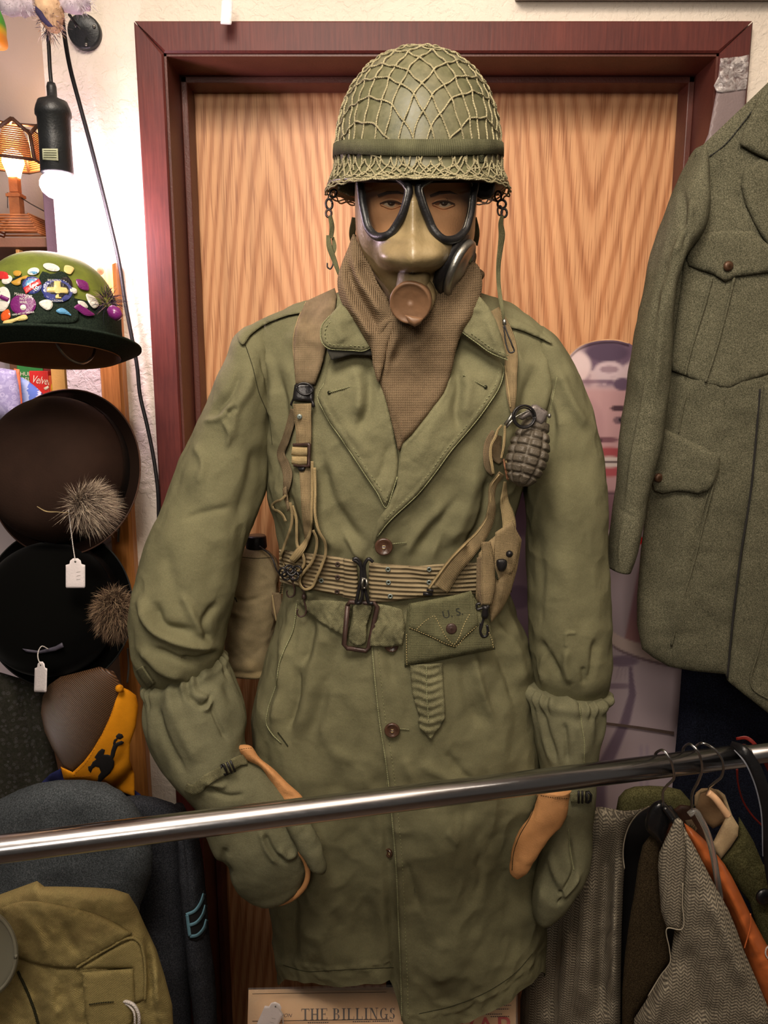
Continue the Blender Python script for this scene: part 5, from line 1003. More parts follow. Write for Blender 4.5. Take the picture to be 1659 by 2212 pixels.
G_ = tube_px(th, 50, 40); G_ = G_+outward(G_)*(fbm(G_, 60, 2)*.0015)[..., None]; build_grid('mitten_thumb', G_, M_MIT, mt)
pal = [(512, 1612), (540, 1610), (560, 1636), (590, 1660), (620, 1690), (655, 1724), (670, 1760), (620, 1770), (605, 1725), (585, 1690), (560, 1655), (530, 1640)]
sheet('leather_palm', pal, lambda x, y: 1.035-(np.asarray(y)-1600)*.0001, M_LEA, mt, off=.002, thick=.010, step=5, smoothn=60, edge=10, folds=[([(600, 1690), (612, 1715), (640, 1722)], 4, -.003), ([(560, 1650), (600, 1680)], 5, .003)], label='buff leather palm')
stitches('palm_stitch', [(516, 1620), (530, 1617), (545, 1616)], mt, const(1.022), M_DARKTH, .002, 3, 2, 1.4)
tube('leather_edge', pxpath([(630, 1828), (648, 1842), (660, 1862), (666, 1888), (660, 1912), (640, 1935), (615, 1948), (590, 1953)], 40, None) if False else pxpath([(634, 1830, 1.0), (648, 1842, 1.0), (660, 1862, 1.0), (665, 1888, 1.0), (659, 1912, 1.0), (640, 1934, 1.003), (615, 1948, 1.008), (588, 1953, 1.012)], 50), .0040, M_LEA, mt, 8, label='buff leather binding')
strap('wrist_strap', [(400, 1700), (415, 1706), (450, 1682), (490, 1660), (520, 1642), (534, 1640)], [20, 23, 23, 23, 22, 22], M_COATD, mt, SMt, .003, .003, 50)
def dring(x, y, parent, base, a_=-.42):
    c, s = math.cos(a_), math.sin(a_); q = lambda u, v: (x+u*c-v*s, y+u*s+v*c)
    Y = surf_y(base, x, y, .010); W = [at(*q(u, v), Y) for u, v in ((-9, -12), (-14, -6), (-15, 4), (-9, 12), (-5, 12), (-5, -12), (-9, -12))]; b = tube('strap_buckle', W, .0019, M_BLK, parent, 6)
    for u in (4, 12): tube('buckle_bar', [at(*q(u, -13), Y), at(*q(u, 13), Y)], .0016, M_BLK, b, 6)
def surf_y(base, x, y, off): return float(base(np.array([float(x)]), np.array([float(y)]))[0])-off
dring(492, 1660, mt, SMt)
mt2 = empty('mitten', at(1190, 1995, 1.04), 'olive overmitten on the right arm with its buff leather thumb pointing down', 'mitten', 'over mittens')
cuff2 = [(1148, 1480, 1306, 1496, 1.10, .050), (1144, 1492, 1309, 1504, 1.10, .058), (1147, 1520, 1306, 1522, 1.095, .060), (1152, 1560, 1304, 1562, 1.09, .058), (1158, 1610, 1294, 1610, 1.085, .054), (1166, 1660, 1288, 1662, 1.08, .050), (1180, 1712, 1282, 1716, 1.07, .046), (1186, 1770, 1276, 1774, 1.065, .044), (1172, 1830, 1274, 1832, 1.06, .046),
         (1160, 1880, 1262, 1884, 1.055, .046), (1152, 1920, 1240, 1924, 1.05, .042), (1152, 1958, 1216, 1956, 1.05, .034), (1157, 1985, 1188, 1982, 1.05, .020), (1164, 1998, 1172, 1997, 1.05, .006)]
GM2 = sleeve('mitten_cuff', cuff2, [([(1170, 1530), (1185, 1590), (1202, 1650)], 7, -.005), ([(1160, 1520), (1175, 1590), (1195, 1655)], 7, .004), ([(1218, 1560), (1224, 1610), (1226, 1650)], 7, -.005), ([(1245, 1560), (1258, 1600), (1262, 1640)], 8, .003), ([(1228, 1810), (1235, 1850), (1240, 1880), (1215, 1930)], 5, -.005), ([(1250, 1890), (1235, 1915), (1210, 1945)], 5, .005), ([(1180, 1840), (1200, 1890), (1215, 1920)], 9, .004), ([(1175, 1850), (1172, 1900), (1165, 1960)], 8, .003), ([(1205, 1925), (1215, 1935), (1205, 1955)], 4, -.005)], 240, 180, .0028, mgather, mt2, M_MIT)
SMt2 = Surf().add(GM2); seam('cuff_seam', [(1250, 1508), (1256, 1560), (1262, 1600), (1262, 1650)], mt2, SMt2, M_EDGE, 2, .0006); seam('cuff_seam', [(1228, 1790), (1232, 1840), (1240, 1880)], mt2, SMt2, M_EDGE, 2, .0006)
th2 = [(1160, 1700, 1236, 1700, 1.04, .022), (1158, 1730, 1232, 1726, 1.04, .022), (1142, 1768, 1216, 1770, 1.035, .022), (1116, 1812, 1186, 1808, 1.028, .021), (1103, 1846, 1164, 1840, 1.024, .020), (1100, 1872, 1150, 1866, 1.022, .016), (1106, 1892, 1134, 1888, 1.022, .009), (1114, 1899, 1122, 1898, 1.022, .003)]
G_ = tube_px(th2, 80, 60); G_ = G_+outward(G_)*(fbm(G_, 50, 2)*.0016)[..., None]; STh = Surf().add(G_); build_grid('leather_thumb', G_, M_LEA, mt2, label='buff leather thumb and palm')
seam('thumb_seam', [(1162, 1718), (1146, 1764), (1122, 1806), (1110, 1840), (1106, 1880)], mt2, STh, M_DARKTH, 1.8, .0006, 40); stitches('thumb_stitch', [(1168, 1718), (1190, 1722), (1228, 1725)], mt2, STh, M_DARKTH, .001, 3, 2, 1.4)
strap('wrist_strap', [(1232, 1724), (1256, 1722), (1278, 1722)], [22, 22, 22], M_COATD, mt2, SMt2, .003, .003, 20); dring(1262, 1722, mt2, SMt2, math.pi)
# ---------------------------------------------------------------- left side: bulb, cords, lamp, shelf
M_PLAS = worn('black_plastic', C8(30, 32, 34), .42, var=.2, spec=.5); M_CORD = worn('black_cord', C8(26, 24, 26), .5, var=.2)
YBU = 1.30
pb = empty('pendant_bulb', at(128, 400, YBU), 'black hanging lamp socket with a glowing bulb beside the door casing', 'lamp')
ax = np.array(at(122, 350, YBU))-np.array(at(113, 215, YBU)); L0 = np.linalg.norm(ax); ax = ax/L0; o0 = np.array(at(113, 215, YBU))
r = .0262
turned('socket', [(0, -.024), (.006, -.024), (.0075, -.018), (.0075, -.004), (.012, -.001), (.022, .003), (r*.98, .012), (r*1.04, .018), (r*1.04, .024), (r*.95, .027), (r*.92, .06), (r*.96, .108), (r*.9, .110), (0, .110)], ax, o0, M_PLAS, pb, 48)
sheet('socket_label', [(91, 321), (125, 321), (126, 347), (92, 345)], const(YBU-.0255), worn('label_paper', C8(186, 190, 160), .6, var=.05), pb, off=.0, thick=.0006, step=6)
for q in range(4): strap('label_print', [(94, 325+q*5, YBU-.0262), (122, 325.5+q*5, YBU-.0262)], 1.6, M_DARKTH, pb, thick=.0002, M=4, W=1)
M_BULB, _ = mat('glowing_glass', (1, .9, .95, 1), .4, emit=(1, .80, .92, 1), power=25)
ob = o0+ax*.108
turned('bulb', [(0, 0), (.014, 0), (.018, .003), (.024, .008), (.0275, .015), (.0275, .022), (.024, .030), (.016, .037), (.008, .040), (0, .041)], ax, ob, M_BULB, pb, 40, label='white glowing bulb')
bl = bpy.data.lights.new('bulb_light', 'POINT'); bl.energy = 8.5; bl.color = (1, .74, .90); bl.shadow_soft_size = .03
blo = bpy.data.objects.new('bulb_light', bl); COL.objects.link(blo); blo.location = ob+ax*.075+np.array([0, -.0, 0])
tube('socket_cord', np.concatenate([[(at(104, 70, YBU).x-.004, YBU, 2.9), (at(104, 70, YBU).x-.002, YBU, 2.4)], pxpath([(104, 70, YBU), (106, 110, YBU), (108, 150, YBU), (112, 192, YBU)], 20)]), .0031, M_CORD, pb)
pc = empty('wall_cord', at(343, 1080, 1.39), 'long black power cord running down the wall beside the casing', 'cord')
tube('cord', pxpath([(132, 20, 1.31), (137, 60, 1.32), (150, 140, 1.34), (172, 225, 1.36), (195, 310, 1.375), (218, 400, 1.39), (240, 490, 1.395), (256, 560, 1.396), (270, 650, 1.396), (285, 730, 1.396), (296, 790, 1.396), (302, 850, 1.396), (318, 920, 1.396), (332, 990, 1.396), (341, 1060, 1.396), (343, 1120, 1.40), (345, 1400, 1.40)], 120), .0036, M_CORD, pc)
cd = empty('ceiling_plate', at(185, 105, YW), 'round black wall plate with three small screws above the cord', 'wall plate')
turned('plate', [(0, .012), (.024, .012), (.0268, .010), (.0275, .004), (.0275, 0)], (0.08, -1, -.06), at(185, 72, YW-.002), M_PLAS, cd, 48)
for x, y in ((163, 56), (203, 57), (186, 96)): turned('screw', [(0, .002), (.002, .0018), (.003, 0)], (0, -1, 0), at(x, y, YW-.0145), M_STEEL, cd, 14)
tube('plate_cord', pxpath([(150, 32, 1.36), (163, 50, 1.40), (175, 66, YW-.012)], 12), .0024, M_CORD, cd)
# plush hanging at the very top left
def fuzz(name, c, r, n, cols, parent, ln=.012, squash=(1, 1, 1), wid=.0006, dirb=(0, 0, 0), seed=1, spread=.35, **k):
    g_ = np.random.default_rng(seed); V = []; Fc = []; cl = []; c = np.array(c)
    for i in range(n):
        d = g_.normal(size=3); d /= np.linalg.norm(d); p = c+d*np.array(squash)*r*(.6+.4*g_.random()); q = d+g_.normal(size=3)*spread+np.array(dirb); q /= np.linalg.norm(q)
        l = ln*(.5+g_.random()); s = np.cross(q, g_.normal(size=3)); s /= max(np.linalg.norm(s), 1e-6); m = p+q*l*.5+g_.normal(size=3)*l*.06; e_ = p+q*l+np.array([0, 0, -l*.15]); b_ = len(V)
        V += [p-s*wid, p+s*wid, m+s*wid*.8, m-s*wid*.8, e_]; Fc += [(b_, b_+1, b_+2, b_+3), (b_+3, b_+2, b_+4)]; u = g_.random()
        c0 = np.array(cols[int(g_.integers(len(cols)))][:3]); cl += [c0*.5, c0*.5, c0, c0, np.minimum(c0*1.35, 1)]
    return make(name, V, Fc, M_FUR, parent, smooth=False, vcol=cl, kind='stuff', **k)
M_FUR = vcmat('fur', .8, .2)
pt = empty('plush_garland', at(70, 20, 1.25), 'fuzzy pink and grey knitted decoration hanging at the top edge over the bulb cord', 'decoration')
wl_ = worn('mohair_wool', C8(190, 176, 186), .95, var=.18, scale=60)
for i, (x0, y0, x1, y1, w_) in enumerate(((-10, 4, 70, 12, 20), (120, 2, 190, 4, 18))):
    G_ = tubeG(pxpath([(x0, y0, 1.25), ((x0+x1)/2, (y0+y1)/2+6, 1.24), (x1, y1, 1.25)], 24), w_/F, 20); G_ = G_+outward(G_)*(fbm(G_, 120, 3)*.003)[..., None]; build_grid('wool_roll', G_, wl_, pt)
for x_ in (30, 100, 150): p_ = at(x_, 4, 1.25); tube('hanging_thread', [tuple(p_), (p_[0], p_[1], 2.9)], .0006, M_CORD, pt, 5)
G_ = tube_px([(72, -20, 112, -30, 1.24, .012), (78, 10, 128, 0, 1.235, .018), (88, 40, 134, 30, 1.235, .018), (98, 62, 132, 56, 1.24, .014), (108, 70, 126, 68, 1.24, .004)], 40, 40); G_ = G_+outward(G_)*(fbm(G_, 120, 3)*.002)[..., None]
build_grid('wool_body', G_, worn('beige_wool', C8(206, 170, 136), .95, var=.25, scale=70), pt)
fuzz('wool_fluff', at(108, 36, 1.24), .022, 500, [C8(206, 180, 180), C8(190, 150, 120), C8(60, 52, 80)], pt, .010, (.9, .9, 1.5), .0004, seed=3); fuzz('wool_fluff', at(35, 10, 1.24), .026, 300, [C8(206, 196, 206)], pt, .008, (1.6, .8, .5), .0004, seed=4); fuzz('wool_fluff', at(155, 6, 1.24), .022, 260, [C8(206, 196, 206)], pt, .008, (1.6, .8, .5), .0004, seed=5)
sheet('dark_patch', [(76, 12), (90, 24), (100, 40), (116, 58), (104, 58), (88, 44), (76, 26)], const(1.214), worn('navy_wool', C8(52, 42, 78), .9), pt, off=.002, thick=.002, step=4)
hg = make('paper_lantern', tube_px([(-30, 18, -2, 18, 1.2, .01), (-30, 40, 6, 42, 1.2, .02), (-30, 70, 9, 70, 1.2, .022), (-30, 98, 7, 100, 1.2, .018), (-28, 106, 2, 104, 1.2, .006)], 24, 30), gridfaces(24, 30, True, (True, True)), None, uv=None, label='green and orange hanging toy just entering the top left corner', cat='decoration')
p_ = at(-8, 20, 1.2); q_ = tube('hanging_thread', [tuple(p_), (p_[0], p_[1], 2.9)], .0006, M_CORD, hg, 5)
mm, tt = mat('green_orange', C8(210, 130, 30), .5); sz = tt.new('ShaderNodeSeparateXYZ'); tt.l.new(tt.coord('Generated'), sz.inputs[0]); tt.l.new(tt.ramp(sz.outputs[2], [(.3, C8(226, 140, 30)), (.45, C8(210, 180, 40)), (.6, C8(70, 160, 50))]), tt.b.inputs['Base Color']); hg.data.materials.clear(); hg.data.materials.append(mm)
# ---- lamp made of twigs on the shelf
M_TWIG = worn('twig_wood', C8(150, 92, 48), .6, var=.35, scale=40); M_TWD = worn('dark_twig', C8(70, 42, 26), .6, var=.3)
YLp = 1.72; lm = empty('twig_table_lamp', at(52, 515, YLp), 'lit table lamp with a shade and base built from stacked twigs', 'lamp')
def lpx(x, y, dx=0, dy=0): return np.array(at(x, y, YLp))+np.array([dx, dy, 0])
cx = at(42, 515, YLp).x; zz = lambda y: at(42, y, YLp).z
acc = Acc(); RB = (at(115, 515, YLp).x-cx)
for k in range(15):                                           # log-cabin base: square frames narrowing upwards
    z = zz(514)+(zz(470)-zz(514))*k/14; h = RB*(1-.42*k/14)*(1 if k % 2 else .97)
    for s in (-1, 1):
        if k % 2: addtube(acc, [(cx-h, YLp+s*h, z), (cx+h, YLp+s*h, z)], .0022, 5)
        else: addtube(acc, [(cx+s*h, YLp-h, z), (cx+s*h, YLp+h, z)], .0022, 5)
acc.build('twig_base', M_TWIG, lm, kind='stuff')
acc = Acc(); box(acc, (cx, YLp, (zz(470)+zz(418))/2), (.022, .022, zz(418)-zz(470))); box(acc, (cx, YLp, zz(424)), (.030, .030, .006)); box(acc, (cx, YLp, zz(400)), (.018, .018, .03)); acc.build('lamp_stem', M_TWIG, lm, smooth=False)
acc = Acc(); acd = Acc(); RS = at(100, 350, YLp).x-cx
for f_ in range(6):
    t0, t1 = f_*math.pi/3+.5, (f_+1)*math.pi/3+.5
    for k in range(15):
        u = k/14; z = zz(352)+(zz(288)-zz(352))*u; R_0 = RS*(1-.12*u); p0 = np.array([cx+R_0*math.cos(t0), YLp+R_0*math.sin(t0), z]); p1 = np.array([cx+R_0*math.cos(t1), YLp+R_0*math.sin(t1), z]); g_ = .0 if u < .45 else .30*(u-.45)
        a_, b_ = p0+(p1-p0)*(.06+g_), p0+(p1-p0)*(.94-g_); addtube(acc, [a_, b_], .0019, 5)
    zA, zB, zT = zz(355), zz(300), zz(272); q = lambda t, z, R: (cx+R*math.cos(t), YLp+R*math.sin(t), z); tm = (t0+t1)/2
    addtube(acd, [q(t0, zA, RS*1.02), q(t0, zB, RS*.9)], .0042, 6); P0, P1, Pm = q(t0, zB, RS*.9), q(t1, zB, RS*.9), q(tm, zT, RS*.82); addtube(acd, [P0, Pm], .0042, 6); addtube(acd, [P1, Pm], .0042, 6); addtube(acd, [q(t0, zA, RS*1.02), q(t1, zA, RS*1.02)], .0032, 6)
    addtube(acd, [Pm, (cx, YLp, zT+.004)], .003, 5)
acc.build('shade_slats', M_TWIG, lm, kind='stuff'); acd.build('shade_frame', M_TWD, lm)
M_LB, _ = mat('lamp_glow', (1, .8, .5, 1), .4, emit=(1, .62, .26, 1), power=40)
turned('lamp_bulb', [(0, 0), (.012, 0), (.016, .014), (.022, .03), (.020, .046), (.010, .056), (0, .058)], (0, 0, 1), (cx, YLp, zz(384)), M_LB, lm, 24)
tl = bpy.data.lights.new('table_lamp_light', 'POINT'); tl.energy = 8; tl.color = (1, .62, .30); tl.shadow_soft_size = .02; tlo = bpy.data.objects.new('table_lamp_light', tl); COL.objects.link(tlo); tlo.location = (cx, YLp, zz(316))
tube('lamp_cord', [(cx+.012, YLp, zz(428)), (cx+.03, YLp, zz(440)), tuple(at(106, 462, YLp))], .0012, M_CORD, lm, 6); tube('pull_chain', [(cx-.012, YLp-.012, zz(418)), (cx-.014, YLp-.012, zz(452))], .0008, M_CORD, lm, 5)
# ---- shelf unit in the recess
sh = empty('shelf_unit', (at(60, 900, 1.75).x, 1.75, 0), 'tall wooden shelf unit in the recess holding the twig lamp', 'shelf')
M_SHF = worn('shelf_wood', C8(120, 84, 60), .6, var=.2, scale=12); M_SHY = worn('pine_post', C8(196, 150, 78), .55, var=.12, scale=10); M_GREY = worn('grey_post', C8(104, 82, 92), .7, var=.1)
zs = at(40, 517, 1.62).z
def sbox(nm, x0, x1, Y0, Y1, z0, z1, m, **k): return bbox(nm, (x0, Y0, z0), (x1, Y1, z1), m, sh, .0015, **k)
xs0 = at(-160, 515, 1.6).x; xs1 = at(136, 515, 1.58).x
sbox('shelf_board', xs0, xs1-.001, 1.60, 1.90, zs-.018, zs, M_SHF)
sbox('shelf_post', at(105, 470, 1.58).x, xs1, 1.56, 1.60, 0, at(120, 396, 1.58).z, M_GREY, label='dusky grey post at the recess edge'); sbox('shelf_post', at(138, 820, 1.58).x, at(166, 820, 1.58).x, 1.52, 1.55, 0, at(150, 700, 1.55).z, M_SHY, label='pale pine post')
sbox('back_board', xs0, xs1, 1.90, 1.91, 0, zs, M_SHF); zs2 = at(60, 868, 1.6).z; sbox('shelf_board', xs0, xs1, 1.58, 1.90, zs2-.02, zs2, M_SHY)
for x in (27, 100): sbox('shelf_bracket', at(x-4, 540, 1.6).x, at(x+4, 540, 1.6).x, 1.62, 1.64, at(0, 600, 1.62).z, zs-.019, M_SHY)
# goods on the lower shelf
def tin(px0, py0, px1, py1, Y, m, name, lab, cat='tin', group=None, round_=False):
    x0, x1 = at(px0, py1, Y).x, at(px1, py1, Y).x; z1 = at(px0, py0, Y).z; z0 = zs2; c = ((x0+x1)/2, Y+(x1-x0)/2, z0); e_ = empty(name, c, lab, cat, group)
    if round_: R_ = (x1-x0)/2; h = z1-z0; turned('tin_body', [(0, 0), (R_*.97, 0), (R_, .003), (R_, h-.003), (R_*.97, h), (0, h)], (0, 0, 1), c, m, e_, 36); return e_, Y
    bbox('box_body', (x0, Y, z0), (x1, Y+.04, z1), m, e_, .002); return e_, Y
M_RED = worn('tin_red', C8(206, 44, 40), .45, var=.08); M_GRN = worn('tin_green', C8(48, 128, 60), .5, var=.1); M_BRN = worn('tin_brown', C8(104, 34, 28), .5, var=.1); M_ORG = worn('tin_orange', C8(226, 92, 44), .5, var=.1); M_CREAM = worn('print_cream', C8(238, 226, 200), .6, var=.04); M_YEL = worn('print_yellow', C8(240, 190, 50), .5, var=.05)
e_, Y_ = tin(67, 801, 108, 866, 1.64, M_RED, 'tobacco_tin', 'red flat tin lettered in white between a green box and an orange can'); fb = const(Y_-.0005)
text_px('tin_lettering', 'Velvet', 88, 822, 17, fb, M_CREAM, e_, .0012, .68, 8, .3, .02); sheet('tin_pipe', [(94, 838), (104, 833), (106, 838), (98, 844)], fb, M_CREAM, e_, off=.0005, thick=.0004, step=4)
e_, Y_ = tin(42, 786, 98, 866, 1.70, M_GRN, 'green_box', 'green box with pale lettering behind the red tin', 'box'); text_px('box_lettering', 'HUL', 55, 808, 9, const(Y_-.0005), M_CREAM, e_, .001, 1, 0, 0, .01); text_px('box_lettering', 'DEL', 55, 820, 9, const(Y_-.0005), M_CREAM, e_, .001, 1, 0, 0, .01)
e_, Y_ = tin(98, 782, 136, 866, 1.68, M_BRN, 'cocoa_can', 'dark brown can with large cream letters behind the orange coffee can'); text_px('can_lettering', 'ar', 122, 800, 20, const(Y_-.0005), M_CREAM, e_, .001, .9, 0, 0, .03)
e_, Y_ = tin(108, 811, 138, 866, 1.63, M_ORG, 'coffee_can', 'small orange coffee can with yellow sun picture beside the pine post'); sheet('can_picture', [(112, 828), (134, 826), (136, 838), (134, 848), (113, 848)], const(Y_-.0005), M_YEL, e_, off=.0005, thick=.0004, step=4, smoothn=30); text_px('can_lettering', 'COFFEE', 124, 857, 6, const(Y_-.0005), M_CREAM, e_, .001, .9, 0, 0, .02); text_px('can_lettering', 'HILLS', 124, 820, 6, const(Y_-.0005), M_CREAM, e_, .001, .9, 0, 0, .02)
# woven textile and flowered blouse beside the tins
wv, tw = mat('woven_stripe', C8(110, 130, 190), .95, spec=.1); sxx = tw.new('ShaderNodeSeparateXYZ'); tw.l.new(tw.coord('Object'), sxx.inputs[0]); fq = tw.math('FRACT', tw.math('ADD', tw.math('MULTIPLY', sxx.outputs[0], 22), tw.math('MULTIPLY', tw.noise(tw.coord(scale=(60, 60, 300)), 1, 2), .25)))
tw.l.new(tw.ramp(fq, [(.0, C8(96, 120, 190)), (.3, C8(96, 120, 190)), (.34, C8(206, 206, 220)), (.42, C8(206, 206, 220)), (.46, C8(60, 50, 96)), (.6, C8(150, 40, 70)), (.7, C8(120, 150, 206)), (.95, C8(170, 186, 214))]), tw.b.inputs['Base Color'])
sheet('woven_textile', [(40, 812), (60, 822), (80, 838), (98, 856), (104, 870), (104, 900), (48, 900), (44, 860)], plane(70, 850, 1.56, .0002, 0), wv, None, off=.002, thick=.010, step=5, edge=12, label='blue and red woven striped textile in front of the red tin', cat='textile')
def floral(name, a, b, c, sc_):
    m, t = mat(name, a, .95, spec=.1); co = t.coord(); v = t.new('ShaderNodeTexVoronoi'); v.inputs['Scale'].default_value = sc_; t.l.new(co, v.inputs['Vector']); n = t.noise(co, sc_*1.6, 3, .6, 1.2)
    x = t.mix(t.ramp(n, [(.48, (0, 0, 0, 1)), (.54, (1, 1, 1, 1))]), a, c); rg_ = t.ramp(v.outputs['Distance'], [(.08, b), (.2, a), (.27, b), (.34, a)]); x = t.mix(.55, x, rg_); t.l.new(x, t.b.inputs['Base Color']); return m
M_FLO = floral('lavender_floral', C8(150, 146, 178), C8(206, 204, 220), C8(186, 184, 206), 60)
sheet('flowered_blouse', [(-60, 800), (-30, 792), (10, 796), (34, 800), (40, 830), (44, 862), (48, 910), (-60, 910)], plane(0, 850, 1.50, .0002, 0), M_FLO, None, off=.002, thick=.012, step=6, edge=14, puff=.01, label='lavender flowered cloth at the far left below the badge hat', cat='blouse')
sheet('orange_binder', [(30, 796), (42, 798), (48, 862), (50, 900), (38, 900), (34, 850)], const(1.54), worn('orange_card', C8(232, 120, 74), .6), None, off=.0, thick=.006, step=6, label='narrow orange edge standing between the flowered cloth and the tins', cat='folder')
# ---------------------------------------------------------------- hat rack
hr_ = empty('hat_rack', at(250, 1250, 1.41), 'upright varnished wooden board with holes and wire pegs, fixed to the wall for hats', 'hat rack')
def m_pine():
    m, t = mat('varnished_pine', C8(206, 132, 66), .35, spec=.4); cs = t.coord(scale=(60, 60, 3)); t.l.new(t.ramp(t.noise(cs, 3, 4), [(.3, C8(176, 108, 52)), (.7, C8(222, 152, 82))]), t.b.inputs['Base Color']); return m
M_PINE = m_pine(); xa, xb = at(197, 570, 1.39).x, at(247, 570, 1.39).x; zt_ = at(220, 566, 1.39).z; zb_ = .45
V0 = [(xa, zb_), (xb, zb_), (xb, zt_), (xa, zt_)]
n_ = 4; ring = lambda y, s: np.array([[x+(s if x == xa else -s), y, z+(0 if z == zb_ else -s)] for x, z in V0]); Gp = np.stack([ring(YW, 0), ring(1.398, 0), ring(1.390, .004)]); make('rack_board', Gp, gridfaces(3, 4, True, (True, True)), M_PINE, hr_, smooth=False)
t = np.linspace(0, 2*np.pi, 20)
for x, y in ((217, 586),): turned('peg_hole', [(0, .0003), (.0062, .0003), (.0068, 0)], (0, -1, 0), at(x, y, 1.3902), worn('hole_wood', C8(120, 66, 30), .7), hr_, 20)
def wire(pts, r=.0022, m=None, parent=hr_, name='wire_peg'): R = cr(pts, 50); return tube(name, atn(R[:, 0], R[:, 1], R[:, 2]), r, m or M_STEEL, parent, 8)
wire([(217, 612, 1.385), (217, 640, 1.37), (210, 700, 1.33), (206, 740, 1.27), (200, 770, 1.23), (178, 785, 1.19), (150, 775, 1.17), (130, 755, 1.15), (120, 732, 1.15), (126, 690, 1.17)], .0022)
wire([(238, 930, 1.388), (238, 890, 1.384), (237, 878, 1.375), (236, 886, 1.36)]); wire([(256, 1170, 1.388), (257, 1140, 1.384), (257, 1124, 1.375), (255, 1136, 1.36)]); wire([(276, 1400, 1.388), (278, 1440, 1.38), (275, 1475, 1.37)], .0018)
# ---------------------------------------------------------------- hats
def hat(root, cx, cy, YC_, up, R, crown, hgt, mcrown, mbrim, curl=.02, ry=1.12, top=.75, lining=None, pinch=.0, brimfun=None, thick=.003, er=.62, eh=.55):
    """up: direction of the crown top"""
    up = Vector(up).normalized(); a = Vector((1, 0, 0)); A = (a-up*a.dot(up)).normalized(); B = up.cross(A); A, B, U = map(np.array, (A, B, up)); O = np.array(at(cx, cy, YC_)); n = 96; t = np.linspace(0, 2*np.pi, n, endpoint=False)
    def rg(r, h, sy=ry): return O+r*np.cos(t)[:, None]*A+r*sy*np.sin(t)[:, None]*B+(h if np.ndim(h) else np.full(n, h))[:, None]*U
    rows = []
    for s in np.linspace(0, 1, 30): q = s*math.pi/2; rr = crown*(math.sin(q)**er)*(1-.0*s)*(top+(1-top)*min(1, s*1.3)); rows.append(rg(max(rr, .0005), hgt*math.cos(q)**eh-pinch*math.exp(-(s/.35)**2)))
    Gc = np.stack(rows); c_ = build_grid('crown', Gc, mcrown, root, caps=(True, False))
    bf = brimfun or (lambda t, u: curl*u**2)
    rb = [rg(crown+(R-crown)*u, bf(t, u)) for u in np.linspace(0, 1, 14)]; rb2 = [rg(crown+(R-crown)*u, bf(t, u)-thick) for u in np.linspace(1, 0, 14)]
    Gb = np.stack(rb+rb2); b_ = build_grid('brim', Gb, mbrim, root, caps=(False, False)); inner = [rg(crown*.985, h) for h in (-.004, .0)]+[rg(max(crown*.96*math.sin(q*math.pi/2)**.62, .001), (hgt-.004)*math.cos(q*math.pi/2)**.55) for q in np.linspace(1, .01, 12)]
    build_grid('lining', np.stack(inner), lining or mcrown, root, caps=(False, False)); return Gc, Gb, (O, A, B, U)
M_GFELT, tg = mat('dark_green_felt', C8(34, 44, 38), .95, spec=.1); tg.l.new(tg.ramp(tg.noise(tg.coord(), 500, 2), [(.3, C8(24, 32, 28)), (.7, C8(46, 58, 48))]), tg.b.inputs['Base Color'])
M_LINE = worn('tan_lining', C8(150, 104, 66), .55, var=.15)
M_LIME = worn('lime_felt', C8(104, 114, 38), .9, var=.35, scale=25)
bh = empty('badge_hat', at(110, 690, 1.20), 'green felt hat covered in souvenir pins and round campaign badges', 'hat')
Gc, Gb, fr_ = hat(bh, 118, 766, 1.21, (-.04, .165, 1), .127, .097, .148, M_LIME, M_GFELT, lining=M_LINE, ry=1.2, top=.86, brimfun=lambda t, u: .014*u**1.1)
SH1 = Surf().add(Gc); 
O, A, B, U = fr_; t = np.linspace(0, 2*np.pi, 96, endpoint=False); Gbd = np.stack([O+(.0995-.0015*(k > 1))*np.cos(t)[:, None]*A+.0995*1.22*np.sin(t)[:, None]*B+h*U for k, h in enumerate((.0, .020, .044, .062))]); build_grid('hat_band', Gbd, M_GFELT, bh, caps=(False, False)); SH1.add(Gbd)
BC = {k: worn('enamel_'+k, v, .22, var=.05, spec=.7) for k, v in dict(white=C8(226, 224, 214), purple=C8(118, 36, 110), red=C8(206, 52, 52), blue=C8(52, 62, 128), sky=C8(96, 160, 206), gold=C8(196, 150, 60), cream=C8(222, 200, 130), black=C8(26, 26, 30), orange=C8(226, 96, 44)).items()}
def bY(x, y, off=0): return float(np.minimum(SH1(np.array([float(x)]), np.array([float(y)])), 1.26)[0])-off
def bc(off): return lambda x, y: np.minimum(SH1(x, y), 1.26)-off-.0026
def disc(x, y, rx, ry_, m, lab=None, off=.0015, name='pin_badge', parent=bh, rot=0): 
    t = np.linspace(0, 2*np.pi, 28, endpoint=False); c, s = math.cos(rot), math.sin(rot); return sheet(name, np.stack([x+rx*np.cos(t)*c-ry_*np.sin(t)*s, y+rx*np.cos(t)*s+ry_*np.sin(t)*c], -1).tolist(), bc(0), m, parent, off=off, thick=.0010, step=4, edge=2, blur=2, smooth=False, **({'label': lab} if lab else {}))
b = disc(50, 658, 28, 23, BC['purple'], 'round purple badge with white lettering'); pf = bc(.0024)
for s_, y_, h_, r_ in (('MAKE NINE', 640, 6.5, 10), ('NOT', 645.5, 6, 0), ('WAR', 653, 6, 0), ('NINE-ART OF AMERIKA', 677, 4.2, -8)):
    text_px('badge_lettering', s_, 50, y_ if s_ != 'MAKE NINE' else 638, h_, pf, BC['white'], b, .0006, .85 if len(s_) < 12 else .8, r_, 0, .012)
disc(50, 664, 6.5, 6, BC['white'], None, .0028, 'badge_emblem', b)
